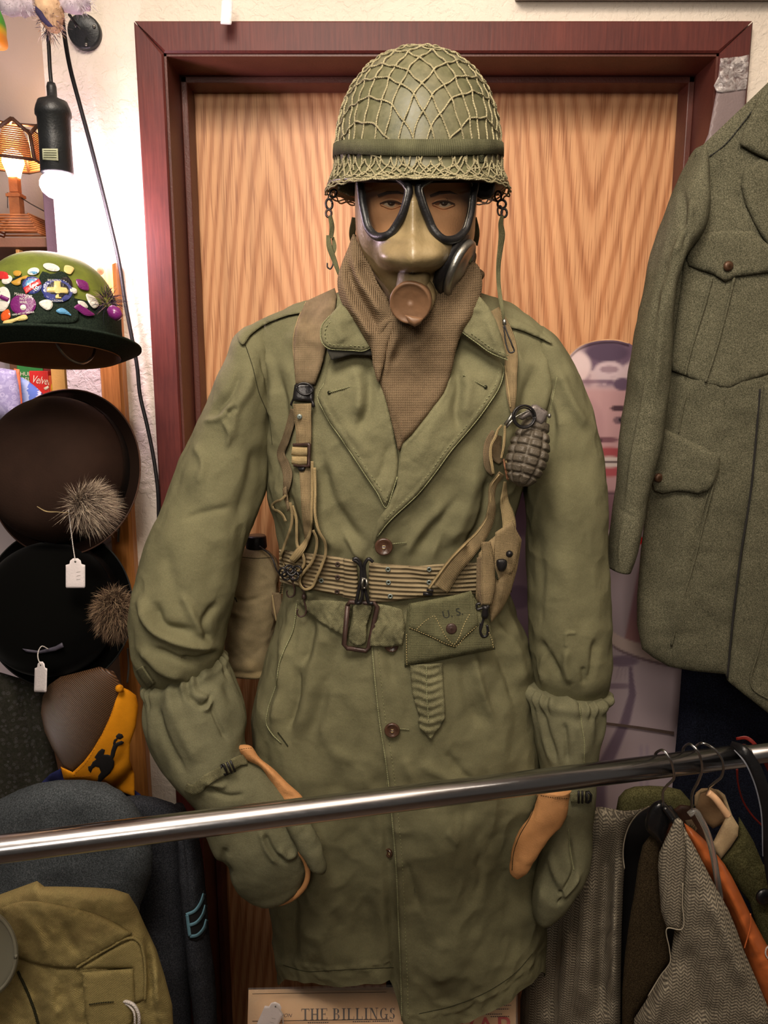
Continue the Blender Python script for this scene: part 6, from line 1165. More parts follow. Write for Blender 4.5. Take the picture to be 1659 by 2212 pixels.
b = disc(69, 616, 21, 19, BC['blue'], 'blue and white round badge with a red banner reading ARE'); disc(69, 616, 15, 13, BC['sky'], None, .0022, 'badge_field', b); sheet('badge_banner', [(50, 622), (84, 602), (90, 613), (56, 635)], bc(.0028), BC['red'], b, off=.0004, thick=.0006, step=4); text_px('badge_lettering', 'ARE', 70, 619, 10, bc(.0030), BC['white'], b, .0012, 1, 30, 0, .02)
b = disc(123, 628, 34, 25, BC['blue'], 'navy ring badge with a pale gold cross', rot=.12); disc(124, 627, 26, 18.5, BC['black'], None, .0022, 'badge_field', b, .12); sheet('badge_cross', [(117, 607), (131, 607), (131, 620), (148, 622), (148, 634), (132, 634), (133, 645), (120, 645), (119, 633), (101, 631), (101, 620), (116, 620)], bc(.0028), BC['cream'], b, off=.0004, thick=.0008, step=4)
for s_, x_, y_, r_ in (('SKI PATROL', 118, 606, 3), ('NATIONAL', 122, 650, -2)): text_px('badge_lettering', s_, x_, y_, 4.5, bc(.0026), BC['white'], b, .0004, .95, r_, 0, .01)
disc(5, 646, 17, 27, BC['white'], 'tall white oval badge with a purple stripe', rot=.15); strap('badge_stripe', [(0, 640, bY(5, 646, .0040)), (18, 648, bY(5, 646, .0040))], 9, BC['purple'], bh, thick=.0004, M=6, W=2)
disc(72, 586, 13, 8, BC['white'], 'small white oval pin', rot=-.2); disc(72, 589, 9, 3, BC['sky'], None, .0024, 'pin_picture'); disc(15, 604, 12, 9, BC['white'], 'pale lilac oval pin', rot=-.5)
disc(111, 577, 18.5, 8, BC['white'], 'shiny pale oval badge catching the bulb light', rot=.25)
for i, (pts, m, lab) in enumerate((([(24, 610), (34, 604), (50, 597), (60, 595), (56, 602), (46, 604), (44, 614), (28, 614)], 'gold', 'gold winged pin'), ([(28, 588), (36, 584), (46, 588), (44, 594), (30, 594)], 'gold', 'small gold pin'), ([(84, 654), (100, 647), (112, 651), (114, 660), (106, 670), (94, 666)], 'white', 'white shield shaped pin with a bird'), ([(121, 672), (133, 665), (146, 672), (154, 681), (140, 678), (128, 677)], 'sky', 'blue and white dolphin pin'), ([(160, 664), (176, 655), (190, 668), (205, 680), (186, 682), (170, 672)], 'purple', 'purple dolphin pin'),
   ([(168, 650), (182, 652), (190, 664), (178, 666)], 'white', 'small grey square pin'), ([(164, 604), (190, 612), (192, 626), (172, 622)], 'purple', 'dark maroon enamel pin'), ([(188, 634), (196, 636), (212, 662), (206, 666)], 'white', 'slim white feather pin'), ([(140, 574), (160, 580), (152, 592), (138, 584)], 'cream', 'cream pin near the crown top'), ([(2, 680), (18, 668), (22, 686), (4, 692)], 'orange', 'orange pin at the hat band'), ([(132, 602), (142, 598), (154, 606), (156, 620), (142, 612)], 'black', 'grey engraved pin'), ([(-4, 588), (16, 590), (20, 600), (-4, 600)], 'red', 'red pin with stones'), ([(150, 622), (166, 626), (166, 632), (152, 632)], 'white', 'small pearl pin'), ([(6, 698), (30, 688), (58, 682), (60, 686), (34, 694), (8, 702)], 'cream', 'slim pale feather shaped pin'))):
    sheet('enamel_pin', pts, bc(0), BC[m], bh, off=.002, thick=.0012, step=3, edge=1.5, smoothn=24, smooth=False, label=lab)
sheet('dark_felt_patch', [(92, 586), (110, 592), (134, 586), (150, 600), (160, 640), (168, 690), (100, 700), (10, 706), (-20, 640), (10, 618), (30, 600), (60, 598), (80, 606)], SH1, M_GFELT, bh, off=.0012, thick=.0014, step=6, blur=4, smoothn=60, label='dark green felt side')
fuzz('hat_feather', at(232, 650, 1.16), .012, 160, [C8(60, 40, 70), C8(150, 120, 110), C8(30, 26, 40)], bh, .020, (.6, .6, 1), .0005, (.2, 0, .5), 9)
turned('feather_knob', [(0, .012), (.007, .009), (.010, 0), (.007, -.009), (0, -.012)], (.6, -.2, -.6), at(248, 676, 1.14), BC['purple'], bh, 20)
M_BRFELT, tb = mat('brown_felt', C8(28, 19, 15), 1.0, spec=.04); tb.b.inputs['Sheen Weight'].default_value = .5; tb.b.inputs['Sheen Roughness'].default_value = .4; tb.b.inputs['Sheen Tint'].default_value = C8(110, 70, 50)
M_BKFELT, tb = mat('black_velvet', C8(10, 10, 9), 1.0, spec=.03); tb.b.inputs['Sheen Weight'].default_value = .10; tb.b.inputs['Sheen Roughness'].default_value = .35
br = empty('brown_felt_hat', at(140, 1160, 1.24), 'dark brown felt hat with a grey fur tuft, above the black hat', 'hat')
Gc2, Gb2, f2 = hat(br, 142, 1020, 1.33, (-.12, -1, .30), .136, .117, .120, worn('brown_felt_crown', C8(46, 31, 24), .9, var=.15, scale=20, spec=.15), M_BRFELT, ry=1.08, top=1, er=.62, eh=.72, brimfun=lambda t, u: .005*u-.006*np.cos(t)*u)  # crown felt coloured lighter than the brim, standing in for light on the dome
bk_ = empty('black_felt_hat', at(140, 1478, 1.24), 'black velvet hat with a brown fur tuft hanging below the brown hat', 'hat')
Gc3, Gb3, f3 = hat(bk_, 126, 1312, 1.30, (-.08, -1, .22), .138, .115, .108, M_BKFELT, M_BKFELT, ry=1.02, top=1, er=.62, eh=.72, brimfun=lambda t, u: .005*u)
for root_, G_, c_ in ((br, Gb2, C8(72, 44, 30)), (bk_, Gb3, C8(30, 30, 28))):
    E_ = G_[13]; tube('edge_binding', np.concatenate([E_, E_[:2]]), .0014, worn('hat_binding', c_, .8), root_, 6)
for root_, f_, cr_, ry_ in ((br, f2, .1180, 1.08), (bk_, f3, .1160, 1.02)):
    O, A, B, U = f_; t = np.linspace(0, 2*np.pi, 96, endpoint=False); Gd_ = np.stack([O+cr_*np.cos(t)[:, None]*A+cr_*ry_*np.sin(t)[:, None]*B+h*U for h in (.0, .012, .024)]); build_grid('hat_band', Gd_, worn('ribbon_band', C8(16, 13, 12), .5), root_, caps=(False, False))
FC = [C8(176, 158, 140), C8(120, 104, 92), C8(214, 196, 172), C8(70, 56, 52)]; FC2 = [C8(130, 106, 84), C8(88, 68, 54), C8(160, 136, 108), C8(50, 38, 32)]
fuzz('fur_tuft', at(186, 1092, 1.165), .018, 5200, FC, br, .034, (.9, .6, .9), .00032, (1.2, -.1, .1), 11, .42); turned('fur_core', [(0, .018), (.014, .012), (.019, 0), (.012, -.014), (0, -.018)], (.9, -.2, .1), at(196, 1092, 1.175), worn('fur_skin', C8(150, 134, 112), .9), br, 20)
fuzz('fur_tuft', at(246, 1322, 1.165), .030, 5600, FC2, bk_, .018, (.8, .5, 1.15), .0003, (.1, -.1, -.25), 12, .55)
strap('tuft_twig', [(80, 1094, 1.17), (98, 1104, 1.168), (125, 1106, 1.165), (150, 1108, 1.165)], [2, 3, 2, 2], M_WEBL, br, thick=.001); sheet('hat_ribbon', [(48, 1401), (84, 1406), (120, 1396), (134, 1388), (138, 1398), (120, 1406), (86, 1412), (56, 1408)], const(1.185), worn('grey_ribbon', C8(72, 68, 82), .6), bk_, off=.001, thick=.0015, step=4)
strap('brim_piping', [(20, 1400, 1.235), (60, 1420, 1.225), (110, 1428, 1.222), (150, 1418, 1.222), (190, 1390, 1.225), (212, 1370, 1.23)], 2.5, worn('sage_piping', C8(92, 96, 82), .8), bk_, thick=.0012, M=50, W=1)
# price tags
M_TAG = worn('tag_card', C8(236, 226, 226), .7, var=.03, scale=30); M_STR = fabric('white_string', C8(220, 212, 206), .9, 1.05, speck=0)
def ptag(lab, cx, cy, wpx, hpx, Y, rot=0, string=(), extra_marks=True, grp=None, gy=0):
    c, s = math.cos(rot), math.sin(rot); e_ = empty('price_tag', at(cx, cy+hpx/2, Y), lab, 'price tag', grp); w_, h_ = wpx/2, hpx/2
    sh_ = [(-w_*.92, h_), (w_*.92, h_), (w_, h_*.92), (w_, -h_*.55), (w_*.62, -h_*.62), (w_*.55, -h_*.85), (w_*.25, -h_), (-w_*.25, -h_), (-w_*.55, -h_*.85), (-w_*.62, -h_*.62), (-w_, -h_*.55), (-w_, h_*.92)]
    q = lambda u, v: (cx+u*c-v*s, cy+u*s+v*c); sheet('tag_card', [q(*p) for p in sh_], plane(cx, cy, Y, gy, 0), M_TAG, e_, off=0, thick=.0006, step=5)
    P = at(*q(0, -h_*.78), Y); turned('tag_hole', [(0, .0002), (.0012, .0002), (.0016, 0)], (0, -1, 0), np.array(P)+np.array([0, -.0008, 0]), M_DARKTH, e_, 14)
    if string: R = cr(list(string)+[(*q(0, -h_*.78), Y-.0005)], 40); tube('tag_string', atn(R[:, 0], R[:, 1], R[:, 2]), .0009, M_STR, e_, 6)
    if extra_marks:
        for k in range(3): tube('pencil_mark', atn(*[np.array(v) for v in zip(*[q(w_*.1, h_*(-.05+.25*k)), q(w_*.5, h_*(-.1+.25*k))])], np.full(2, Y-.001)), .0002, M_STEEL, e_, 4)
    return e_
ptag('white price tag on a long string below the brown hat', 163, 1238, 42, 64, 1.165, .0, [(148, 1100, 1.165), (154, 1150, 1.165), (160, 1195, 1.166)])
ptag('white price tag turned edgeways on the black hat ribbon', 88, 1462, 27, 66, 1.16, .03, [(104, 1402, 1.18), (90, 1396, 1.172), (84, 1404, 1.17), (83, 1425, 1.162)], gy=-.0006)
ptag('blank white tag hanging at the top edge over the door casing', 490, 20, 24, 66, 1.37, .06, (), False)
# ---------------------------------------------------------------- wool service tunic on the right
M_TUN = wool('field_grey_wool', C8(94, 92, 74), C8(66, 65, 52), C8(124, 120, 100), 700)
tu = empty('wool_tunic', at(1500, 1480, 1.22), 'grey green wool service tunic with pleated flap pockets hanging at the right edge', 'jacket')
TB = plane(1500, 900, 1.20, -.00010, 0.00002)
tb = lambda x, y: TB(x, y)-.05*np.sqrt(np.clip(1-((np.asarray(x)-1640)/265)**2, 0, 1))
body = [(1500, 330), (1540, 292), (1600, 235), (1659, 178), (1720, 150), (1780, 300), (1790, 900), (1760, 1500), (1659, 1528), (1620, 1500), (1571, 1470), (1567, 1456), (1500, 1450), (1445, 1440), (1410, 1420), (1387, 1402), (1376, 1350), (1376, 1290), (1384, 1190), (1398, 1080), (1412, 960), (1428, 860), (1444, 760), (1450, 600), (1508, 500), (1512, 400)]
sheet('tunic_body', body, tb, M_TUN, tu, off=.0, thick=.006, step=8, edge=18, folds=[([(1515, 345), (1518, 420), (1512, 505)], 3, -.004), ([(1450, 700), (1440, 860), (1412, 1000), (1390, 1150)], 20, -.010), ([(1440, 1080), (1420, 1200), (1400, 1320)], 22, -.010), ([(1500, 1070), (1480, 1200), (1460, 1380)], 18, .006), ([(1628, 1021), (1604, 1190), (1574, 1450)], 5, -.006), ([(1560, 620), (1540, 740), (1530, 840)], 22, .003), ([(1560, 350), (1545, 420), (1540, 490)], 14, -.004), ([(1590, 560), (1600, 700), (1610, 860)], 20, .003)], noise_=(.002, 40))
STU = lambda x, y: tb(x, y)-.006
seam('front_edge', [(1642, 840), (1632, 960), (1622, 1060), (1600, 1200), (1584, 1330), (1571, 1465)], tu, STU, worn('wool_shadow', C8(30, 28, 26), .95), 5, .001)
sheet('front_panel', [(1650, 830), (1720, 830), (1760, 1500), (1700, 1560), (1659, 1540), (1600, 1494), (1573, 1472), (1586, 1340), (1604, 1200), (1626, 1050), (1637, 940)], tb, M_TUN, tu, off=.008, thick=.004, step=8, edge=10, noise_=(.0015, 40))
seam('dart_seam', [(1480, 860), (1472, 900), (1466, 935)], tu, STU, M_TUN, 4, .001); seam('dart_seam', [(1552, 1010), (1530, 1090), (1500, 1210), (1474, 1300), (1450, 1395)], tu, STU, M_TUN, 6, .002); seam('dart_seam', [(1546, 1012), (1522, 1090), (1492, 1210)], tu, STU, M_TUN, 4, .002); seam('panel_seam', [(1659, 1330), (1640, 1400), (1628, 1490), (1659, 1510)], tu, lambda x, y: tb(x, y)-.013, M_TUN, 4, .001)
slv = [(1500, 322, 1512, 330, 1.17, .03), (1476, 372, 1520, 400, 1.16, .045), (1448, 445, 1512, 500, 1.15, .052), (1424, 520, 1470, 560, 1.15, .052), (1402, 600, 1452, 622, 1.15, .050), (1376, 710, 1448, 722, 1.15, .048), (1358, 830, 1440, 842, 1.15, .046), (1345, 930, 1424, 948, 1.15, .044), (1334, 1040, 1402, 1058, 1.15, .042), (1324, 1130, 1380, 1150, 1.15, .040), (1317, 1200, 1364, 1206, 1.15, .038), (1314, 1226, 1357, 1230, 1.15, .036)]
Gs_ = sleeve('sleeve', slv, [([(1470, 400), (1478, 470), (1480, 540)], 9, -.006), ([(1500, 430), (1470, 520), (1450, 560)], 8, .005), ([(1440, 560), (1420, 620), (1415, 680)], 9, -.005), ([(1400, 800), (1385, 900), (1365, 1000), (1352, 1090)], 4, .003), ([(1430, 620), (1425, 740), (1412, 860)], 10, .004), ([(1336, 1098), (1355, 1110), (1372, 1118)], 2, -.003), ([(1350, 1112), (1340, 1170), (1338, 1225)], 3, .002)], 200, 120, .003, None, tu, M_TUN)
sheet('collar', [(1597, 312), (1604, 290), (1634, 217), (1659, 178), (1720, 160), (1720, 350), (1659, 345), (1643, 338), (1620, 326)], tb, M_TUN, tu, off=.012, thick=.005, step=6, edge=6, stitch=None, noise_=(.001, 30))
sheet('lapel', [(1643, 342), (1625, 354), (1606, 370), (1600, 400), (1610, 440), (1628, 480), (1645, 510), (1670, 545), (1720, 560), (1720, 350), (1659, 348)], tb, M_TUN, tu, off=.009, thick=.005, step=6, edge=7, noise_=(.001, 30))
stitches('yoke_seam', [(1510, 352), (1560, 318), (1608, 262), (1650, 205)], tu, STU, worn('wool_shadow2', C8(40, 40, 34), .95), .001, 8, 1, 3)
M_TB = worn('brass_button', C8(86, 60, 42), .4, .4)
def pocket(fl, bag, pleats, bx, by):
    if bag: sheet('pocket_bag', bag, tb, M_TUN, tu, off=.007, thick=.003, step=7, edge=4, noise_=(.001, 30))
    for p in pleats: seam('pocket_pleat', p, tu, lambda x, y: tb(x, y)-.010, M_TUN, 6, .002)
    sheet('pocket_flap', fl, tb, M_TUN, tu, off=.013, thick=.004, step=6, edge=6, stitch=6, noise_=(.0012, 26))
    turned('pocket_button', [(0, .004), (.004, .0036), (.0068, .002), (.0072, 0), (.006, -.002)], (.1, -1, 0), at(bx, by, float(tb(np.array([bx]), np.array([by]))[0])-.018), M_TB, tu, 28)
pocket([(1510, 505), (1560, 498), (1627, 499), (1659, 528), (1700, 540), (1700, 590), (1659, 589), (1620, 594), (1590, 598), (1567, 609), (1540, 592), (1510, 583), (1488, 574), (1484, 560), (1487, 545)], [(1478, 560), (1700, 560), (1690, 800), (1640, 815), (1600, 828), (1574, 840), (1530, 832), (1480, 812), (1452, 800), (1448, 785), (1460, 700)], [[(1538, 600), (1522, 660), (1500, 730), (1484, 790), (1480, 810)], [(1586, 600), (1572, 660), (1545, 760), (1524, 825)]], 1573, 575)
pocket([(1434, 925), (1470, 943), (1520, 966), (1556, 984), (1553, 1010), (1542, 1044), (1530, 1060), (1508, 1067), (1480, 1062), (1459, 1061), (1432, 1066), (1414, 1060), (1410, 1045), (1416, 1000), (1424, 960)], None, [], 1423, 1032)
# dark trousers behind the tunic
M_NAVY = wool('navy_wool', C8(22, 24, 34), C8(12, 13, 20), C8(34, 38, 52), 500)
sheet('dark_trousers', [(1474, 1425), (1540, 1420), (1760, 1420), (1760, 2300), (1600, 2300), (1448, 2300), (1448, 1760), (1456, 1650), (1466, 1540)], plane(1500, 1500, 1.29, -.0001, 0), M_NAVY, None, off=0, thick=.02, step=9, edge=22, folds=[([(1510, 1430), (1500, 1560), (1490, 1690)], 12, .008)], label='navy blue trousers hanging behind the lower edge of the wool tunic', cat='trousers')
# ---------------------------------------------------------------- cardboard standee of a smiling woman
def paint(px, py):
    c = np.zeros(px.shape+(3,)); S = lambda a, b, x: np.clip((x-a)/(b-a), 0, 1)**2*(3-2*np.clip((x-a)/(b-a), 0, 1))
    L = lambda r, g, b: np.array(C8(r, g, b)[:3])
    def put(m, col): m_ = np.clip(m, 0, 1)[..., None]; c[:] = c*(1-m_)+L(*col)*m_
    P3 = np.stack([px/30, py/30, px*0], -1); n = fbm(P3, 1, 3); bl = lambda x, y, rx, ry, s=.35: S(1+s, 1-s, ((px-x)/rx)**2+((py-y)/ry)**2)
    c[:] = L(182, 160, 166); put(S(820, 850, py)*S(1090, 1060, py), (176, 136, 138)); put(S(850, 800, py), (196, 172, 176)); put(S(-.3, .3, n)*S(842, 825, py)*S(1240, 1275, px), (104, 82, 102)); put(bl(1312, 762, 46, 20), (82, 64, 84)); put(bl(1345, 830, 20, 14), (92, 72, 92)); put(bl(1316, 798, 32, 17), (196, 172, 178)); put(bl(1316, 798, 20, 8), (150, 124, 134))
    put(bl(1243, 792, 34, 34), (214, 190, 190)); put(bl(1290, 824, 40, 5)*.8, (96, 70, 92)); put(bl(1260, 860, 40, 60)*.2, (196, 158, 156))
    put(bl(1265, 920, 40, 60)*.35, (150, 112, 118)); put(bl(1336, 882, 18, 6), (72, 50, 58)); put(bl(1340, 908, 16, 9), (110, 84, 92)); put(bl(1342, 908, 6, 6), (40, 32, 40)); put(bl(1308, 950, 30, 6, .5), (112, 74, 82)); put(bl(1296, 952, 5, 4), (60, 36, 44))
    put(bl(1315, 978, 40, 12), (150, 70, 74)); put(bl(1315, 1018, 36, 12), (160, 76, 82)); put(bl(1316, 998, 34, 12), (192, 176, 170)); put(bl(1316, 997, 34, 2.5), (58, 34, 40)); put(S(1056, 1068, py)*S(1075, 1066, py), (80, 56, 64)); put(S(1066, 1072, py)*S(1150, 1140, py), (120, 88, 96))
    put(S(1185, 1200, py)*S(1420, 1400, py), (178, 160, 166)); d = px-(1392-(py-1170)*.19); put(S(-6, 2, d)*S(1165, 1180, py)*S(1392, 1382, py), (150, 112, 120)); put(S(-6, 2, d)*S(1300, 1380, py)*S(1396, 1386, py)*.6, (176, 130, 124))
    yb = 1352+np.sqrt(np.clip(px-1316, 0, 999))*5.0; put(S(-4, 0, py-yb)*S(32, 26, py-yb)*(px > 1300), (206, 184, 176)); put(S(24, 28, py-yb)*S(36, 30, py-yb)*(px > 1300), (120, 98, 104)); put(S(30, 34, py-yb)*(px > 1300), (184, 166, 172))
    put(bl(1345, 1428, 34, 12, .5)*.8, (110, 90, 112)); put(bl(1332, 1482, 34, 6, .6)*.7, (120, 98, 116))
    for k in range(5): put(np.exp(-(((px-1366+k*7)-(py-1440)*(.12-.1*k))/2.2)**2)*S(1400, 1420, py)*S(1480, 1450, py)*.35, (126, 106, 120))
    xs = np.interp(py, [1450, 1500, 1560, 1620, 1690], [1362, 1366, 1350, 1322, 1288]); ww = np.interp(py, [1450, 1500, 1560, 1640, 1700], [4, 9, 12, 18, 24]); put(S(1.2, .6, np.abs(px-xs)/ww)*(py > 1440), (122, 104, 120))
    for k in (1385, 1398): put(np.exp(-((px-k)/4.)**2)*S(1600, 1620, py)*.5, (150, 136, 160))
    put(S(1158, 1160, py)*S(1176, 1174, py)*S(1350, 1352, px), (206, 20, 24))
    put(S(1150, 1146, px)*S(1020, 1060, py), (146, 122, 138)); put(S(1150, 1146, px)*bl(1128, 1100, 40, 60), (112, 86, 104)); put(S(1150, 1146, px)*bl(1120, 1290, 30, 26), (118, 96, 116)); put(S(1150, 1146, px)*bl(1140, 1060, 20, 22), (92, 70, 90)); return c
ct = empty('cardboard_standee', at(1290, 1900, 1.36), 'cardboard cutout photo of a smiling woman with red lips between the coat and the tunic', 'cutout')
O_ = [(1085, 1050), (1100, 900), (1150, 840), (1190, 815), (1215, 795), (1232, 765), (1252, 748), (1275, 739), (1305, 734), (1335, 735), (1358, 741), (1390, 760), (1440, 900), (1478, 1100), (1482, 1350), (1474, 1500), (1462, 1620), (1450, 1780), (1440, 1990), (1090, 1990), (1080, 1500)]
VV, FF = sheet('x', O_, const(1.37), None, None, off=.002, thick=.0001, step=4, edge=1, build=False); px_, py_ = proj(VV); n2_ = len(VV)//2; col_ = paint(px_, py_); col_[n2_:] = C8(150, 120, 90)[:3]
make('printed_board', VV, FF, vcmat('photo_print', .5, .3), ct, smooth=False, uv=VV[:, [0, 2]], vcol=col_)
strap('board_fold', [(1300, 1562, 1.366), (1380, 1572, 1.366), (1456, 1584, 1.366)], [6, 6, 7], worn('fold_brown', C8(96, 78, 70), .7), ct, thick=.001, M=12, W=1)
strap('board_edge', [(1216, 794, 1.366), (1233, 764, 1.366), (1252, 748, 1.366), (1275, 739, 1.366), (1305, 734, 1.366), (1335, 735, 1.366), (1358, 741, 1.366)], 2.5, worn('board_cream', C8(196, 150, 110), .7), ct, thick=.002, M=30, W=1)
# clear sleeve taped to the right casing
psv = empty('plastic_sleeve', at(1570, 330, 1.395), 'clear plastic sleeve with grey card taped on the right casing', 'sleeve')
sheet('grey_card', [(1548, 196), (1612, 188), (1606, 260), (1596, 360), (1500, 360), (1530, 290)], const(1.399), worn('grey_card', C8(122, 106, 106), .5, var=.06), psv, off=.0, thick=.001, step=7)
mtp, ttp = mat('clear_tape', C8(190, 182, 180), .18, spec=.8, alpha=.55); ttp.l.new(ttp.ramp(ttp.noise(ttp.coord(), 60, 3, .6, 1.5), [(.42, (.12, .12, .12, 1)), (.6, (.8, .8, .8, 1))]), ttp.b.inputs['Alpha'])
sheet('clear_tape', [(1556, 126), (1600, 122), (1618, 118), (1616, 160), (1612, 192), (1560, 200), (1548, 198), (1542, 185), (1552, 165)], const(1.397), mtp, psv, off=.001, thick=.001, step=4, noise_=(.004, 8))
# ---------------------------------------------------------------- garment rail
M_CHR, tc = mat('chrome_rail', C8(196, 196, 200), .2, 1.0); tc.l.new(tc.math('MULTIPLY_ADD', tc.noise(tc.coord(scale=(3, 30, 30)), 12, 4), .16, .14), tc.b.inputs['Roughness']); tc.l.new(tc.bump(tc.noise(tc.coord(scale=(1, 60, 60)), 20, 3), .00002), tc.b.inputs['Normal'])
gr_ = empty('garment_rail', (0, .9, 0), 'shiny chrome clothes rail crossing in front of the coat, rising to the right', 'rail')
A0 = np.array(at(0, 1834, .80)); B0 = np.array(at(1540, 1640, 1.007)); B0[2] = A0[2]; dr = (B0-A0); Lr = np.linalg.norm(dr); dr /= Lr
P_ = lambda s: A0+dr*s
tube('rail', [P_(-.35), P_(-.1), P_(Lr*.5), P_(Lr+.055)], .0162, M_CHR, gr_, 40); tube('rail_sleeve', [P_(Lr-.06), P_(Lr+.35)], .0135, M_CHR, gr_, 32)
for s, nm in ((-.35, 'upright'), (Lr+.35, 'upright')): tube(nm, [(P_(s)[0], P_(s)[1], .02), (P_(s)[0], P_(s)[1], P_(s)[2])], .0162, M_CHR, gr_, 20); tube('foot', [(P_(s)[0], P_(s)[1]-.25, .02), (P_(s)[0], P_(s)[1]+.2, .02)], .0162, M_CHR, gr_, 16)
def ry(x): # depth of the rail under a photo column
    best = min(np.linspace(-.4, Lr+.4, 400), key=lambda s: abs(proj(P_(s))[0]-x)); return float(P_(best)[1])
br_ = empty('brass_rail', at(1600, 1646, 1.12), 'thin brass rod behind the far end of the chrome rail', 'rail'); tube('rod', [at(1555, 1652, 1.12), at(1610, 1647, 1.12), at(1700, 1637, 1.12)], .0028, worn('brass_rod', C8(130, 100, 56), .35, .7), br_)
# belts hung over the far end
M_BLE = worn('black_leather', C8(20, 20, 22), .35, var=.3, spec=.5); M_RLE = worn('red_leather', C8(110, 26, 18), .45)
be = empty('leather_belt', at(1650, 1880, 1.0), 'black leather strap draped over the far end of the rail at the right edge', 'belt'); strap('belt_strap', [(1578, 1608, 1.03), (1600, 1618, 1.01), (1626, 1650, 1.0), (1646, 1700, .995), (1659, 1760, .995), (1664, 1860, .995), (1690, 2000, .995)], [16, 22, 26, 28, 28, 28, 28], M_BLE, be, thick=.004, M=50, crown=.002)
strap('belt_edge', [(1586, 1620, 1.0), (1606, 1642, .99), (1626, 1682, .986), (1642, 1740, .986), (1648, 1850, .986)], [2, 3, 3, 3, 2], worn('worn_leather', C8(110, 112, 120), .4), be, thick=.001, M=40, W=1)
be2 = empty('leather_belt', at(1640, 1780, 1.05), 'red brown leather belt looped behind the black strap', 'belt'); strap('belt_strap', [(1590, 1596, 1.06), (1612, 1594, 1.055), (1634, 1612, 1.05), (1652, 1645, 1.05), (1680, 1700, 1.05)], [6, 8, 8, 8, 8], M_RLE, be2, thick=.003, M=30); strap('belt_strap', [(1592, 1660, 1.07), (1594, 1690, 1.07), (1606, 1732, 1.07), (1628, 1765, 1.07), (1648, 1785, 1.07)], [5, 4, 4, 4, 4], M_RLE, be2, thick=.003, M=30)
# hangers
M_WIRE = worn('hanger_wire', C8(190, 190, 190), .25, 1.0, var=.1)
def hanger(lab, pts, extra=None):
    e_ = empty('clothes_hanger', at(pts[-1][0], pts[-1][1], ry(pts[-1][0])), lab, 'hanger', 'wire hooked hangers on the chrome rail'); R = cr([(x, y, ry(x)+dy) for x, y, dy in pts], 70); tube('hook', atn(R[:, 0], R[:, 1], R[:, 2]), .0019, M_WIRE, e_, 8)
    if extra: extra(e_)
    return e_
M_HBK = worn('hanger_black', C8(18, 18, 20), .25, spec=.6); M_CLR = bpy.data.materials.new('clear_plastic'); M_CLR.use_nodes = True; pb_ = M_CLR.node_tree.nodes['Principled BSDF']; pb_.inputs['Base Color'].default_value = C8(180, 178, 172); pb_.inputs['Roughness'].default_value = .12; pb_.inputs['Transmission Weight'].default_value = .8; pb_.inputs['IOR'].default_value = 1.35
def arms(m, pts, r):
    def f(e_): tube('shoulder_bar', pxpath(pts, 40), r, m, e_, 12)
    return f
hanger('black hanger with a silver hook, nearest of the three', [(1414, 1646, .020), (1417, 1627, .014), (1430, 1620, -.008), (1444, 1634, -.020), (1454, 1660, -.021), (1455, 1682, -.018), (1442, 1696, -.012), (1433, 1708, -.004), (1432, 1730, 0), (1434, 1748, 0)],
       lambda e_: (sheet('shoulder_bar', [(1395, 1790), (1400, 1752), (1412, 1734), (1430, 1728), (1444, 1742), (1460, 1766), (1450, 1790), (1432, 1830), (1412, 1810)], const(1.0), M_HBK, e_, off=0, thick=.012, step=5, edge=9, smoothn=40), tube('shoulder_arm', pxpath([(1434, 1744, .985), (1448, 1762, .98), (1462, 1784, .975), (1480, 1830, .99)], 20), .004, M_HBK, e_, 10)))
hanger('clear plastic hanger holding the orange leather jacket', [(1474, 1636, .020), (1478, 1614, .014), (1488, 1607, -.006), (1502, 1616, -.020), (1514, 1640, -.022), (1516, 1664, -.018), (1506, 1692, -.010), (1496, 1712, -.004), (1494, 1746, 0)], arms(M_CLR, [(1488, 1760, 1.0), (1500, 1752, 1.0), (1515, 1772, .995), (1530, 1806, .99), (1540, 1845, .985), (1549, 1896, .98), (1556, 1940, .99)], .0045))
hanger('silver wire hanger in the cream collar, farthest of the three', [(1503, 1634, .022), (1504, 1612, .016), (1512, 1606, -.004), (1534, 1612, -.014), (1550, 1626, -.020), (1560, 1642, -.022), (1558, 1678, -.018), (1540, 1694, -.008), (1532, 1702, -.002), (1534, 1714, 0)], arms(worn('peach_plastic', C8(214, 170, 130), .4), [(1530, 1712, 1.0), (1544, 1724, .998), (1560, 1745, .996), (1572, 1762, .995)], .0052))
# ---------------------------------------------------------------- herringbone jacket
def m_tweed():
    m, t = mat('herringbone_tweed', C8(110, 102, 88), .95, spec=.05); uv = t.coord('UV'); sx = t.new('ShaderNodeSeparateXYZ'); t.l.new(uv, sx.inputs[0]); X, Z = sx.outputs[0], sx.outputs[1]
    w_ = .0052; tri = t.math('PINGPONG', X, w_); f = t.math('FRACT', t.math('MULTIPLY', t.math('ADD', Z, t.math('MULTIPLY', tri, .9)), 1/.0050)); st = t.math('GREATER_THAN', f, .52)
    ck = t.math('GREATER_THAN', t.math('SINE', t.math('MULTIPLY', X, 2*math.pi/.0042)), .75); s = t.math('MULTIPLY', st, t.math('SUBTRACT', 1.0, t.math('MULTIPLY', ck, .55)))
    c = t.mix(s, C8(38, 32, 30), C8(158, 148, 128)); c = t.mix(.35, c, t.ramp(t.noise(t.coord(), 900, 2), [(.3, C8(40, 36, 30)), (.7, C8(190, 180, 160))])); t.l.new(c, t.b.inputs['Base Color']); t.l.new(t.bump(s, .0005, .8, t.bump(t.noise(t.coord(), 40, 3), .002, .4)), t.b.inputs['Normal']); return m
M_TWD = m_tweed(); M_LIN = worn('dark_lining', C8(16, 15, 16), .6); M_FACE = wool('brown_facing', C8(58, 48, 34), C8(40, 32, 22), C8(80, 68, 48), 600)
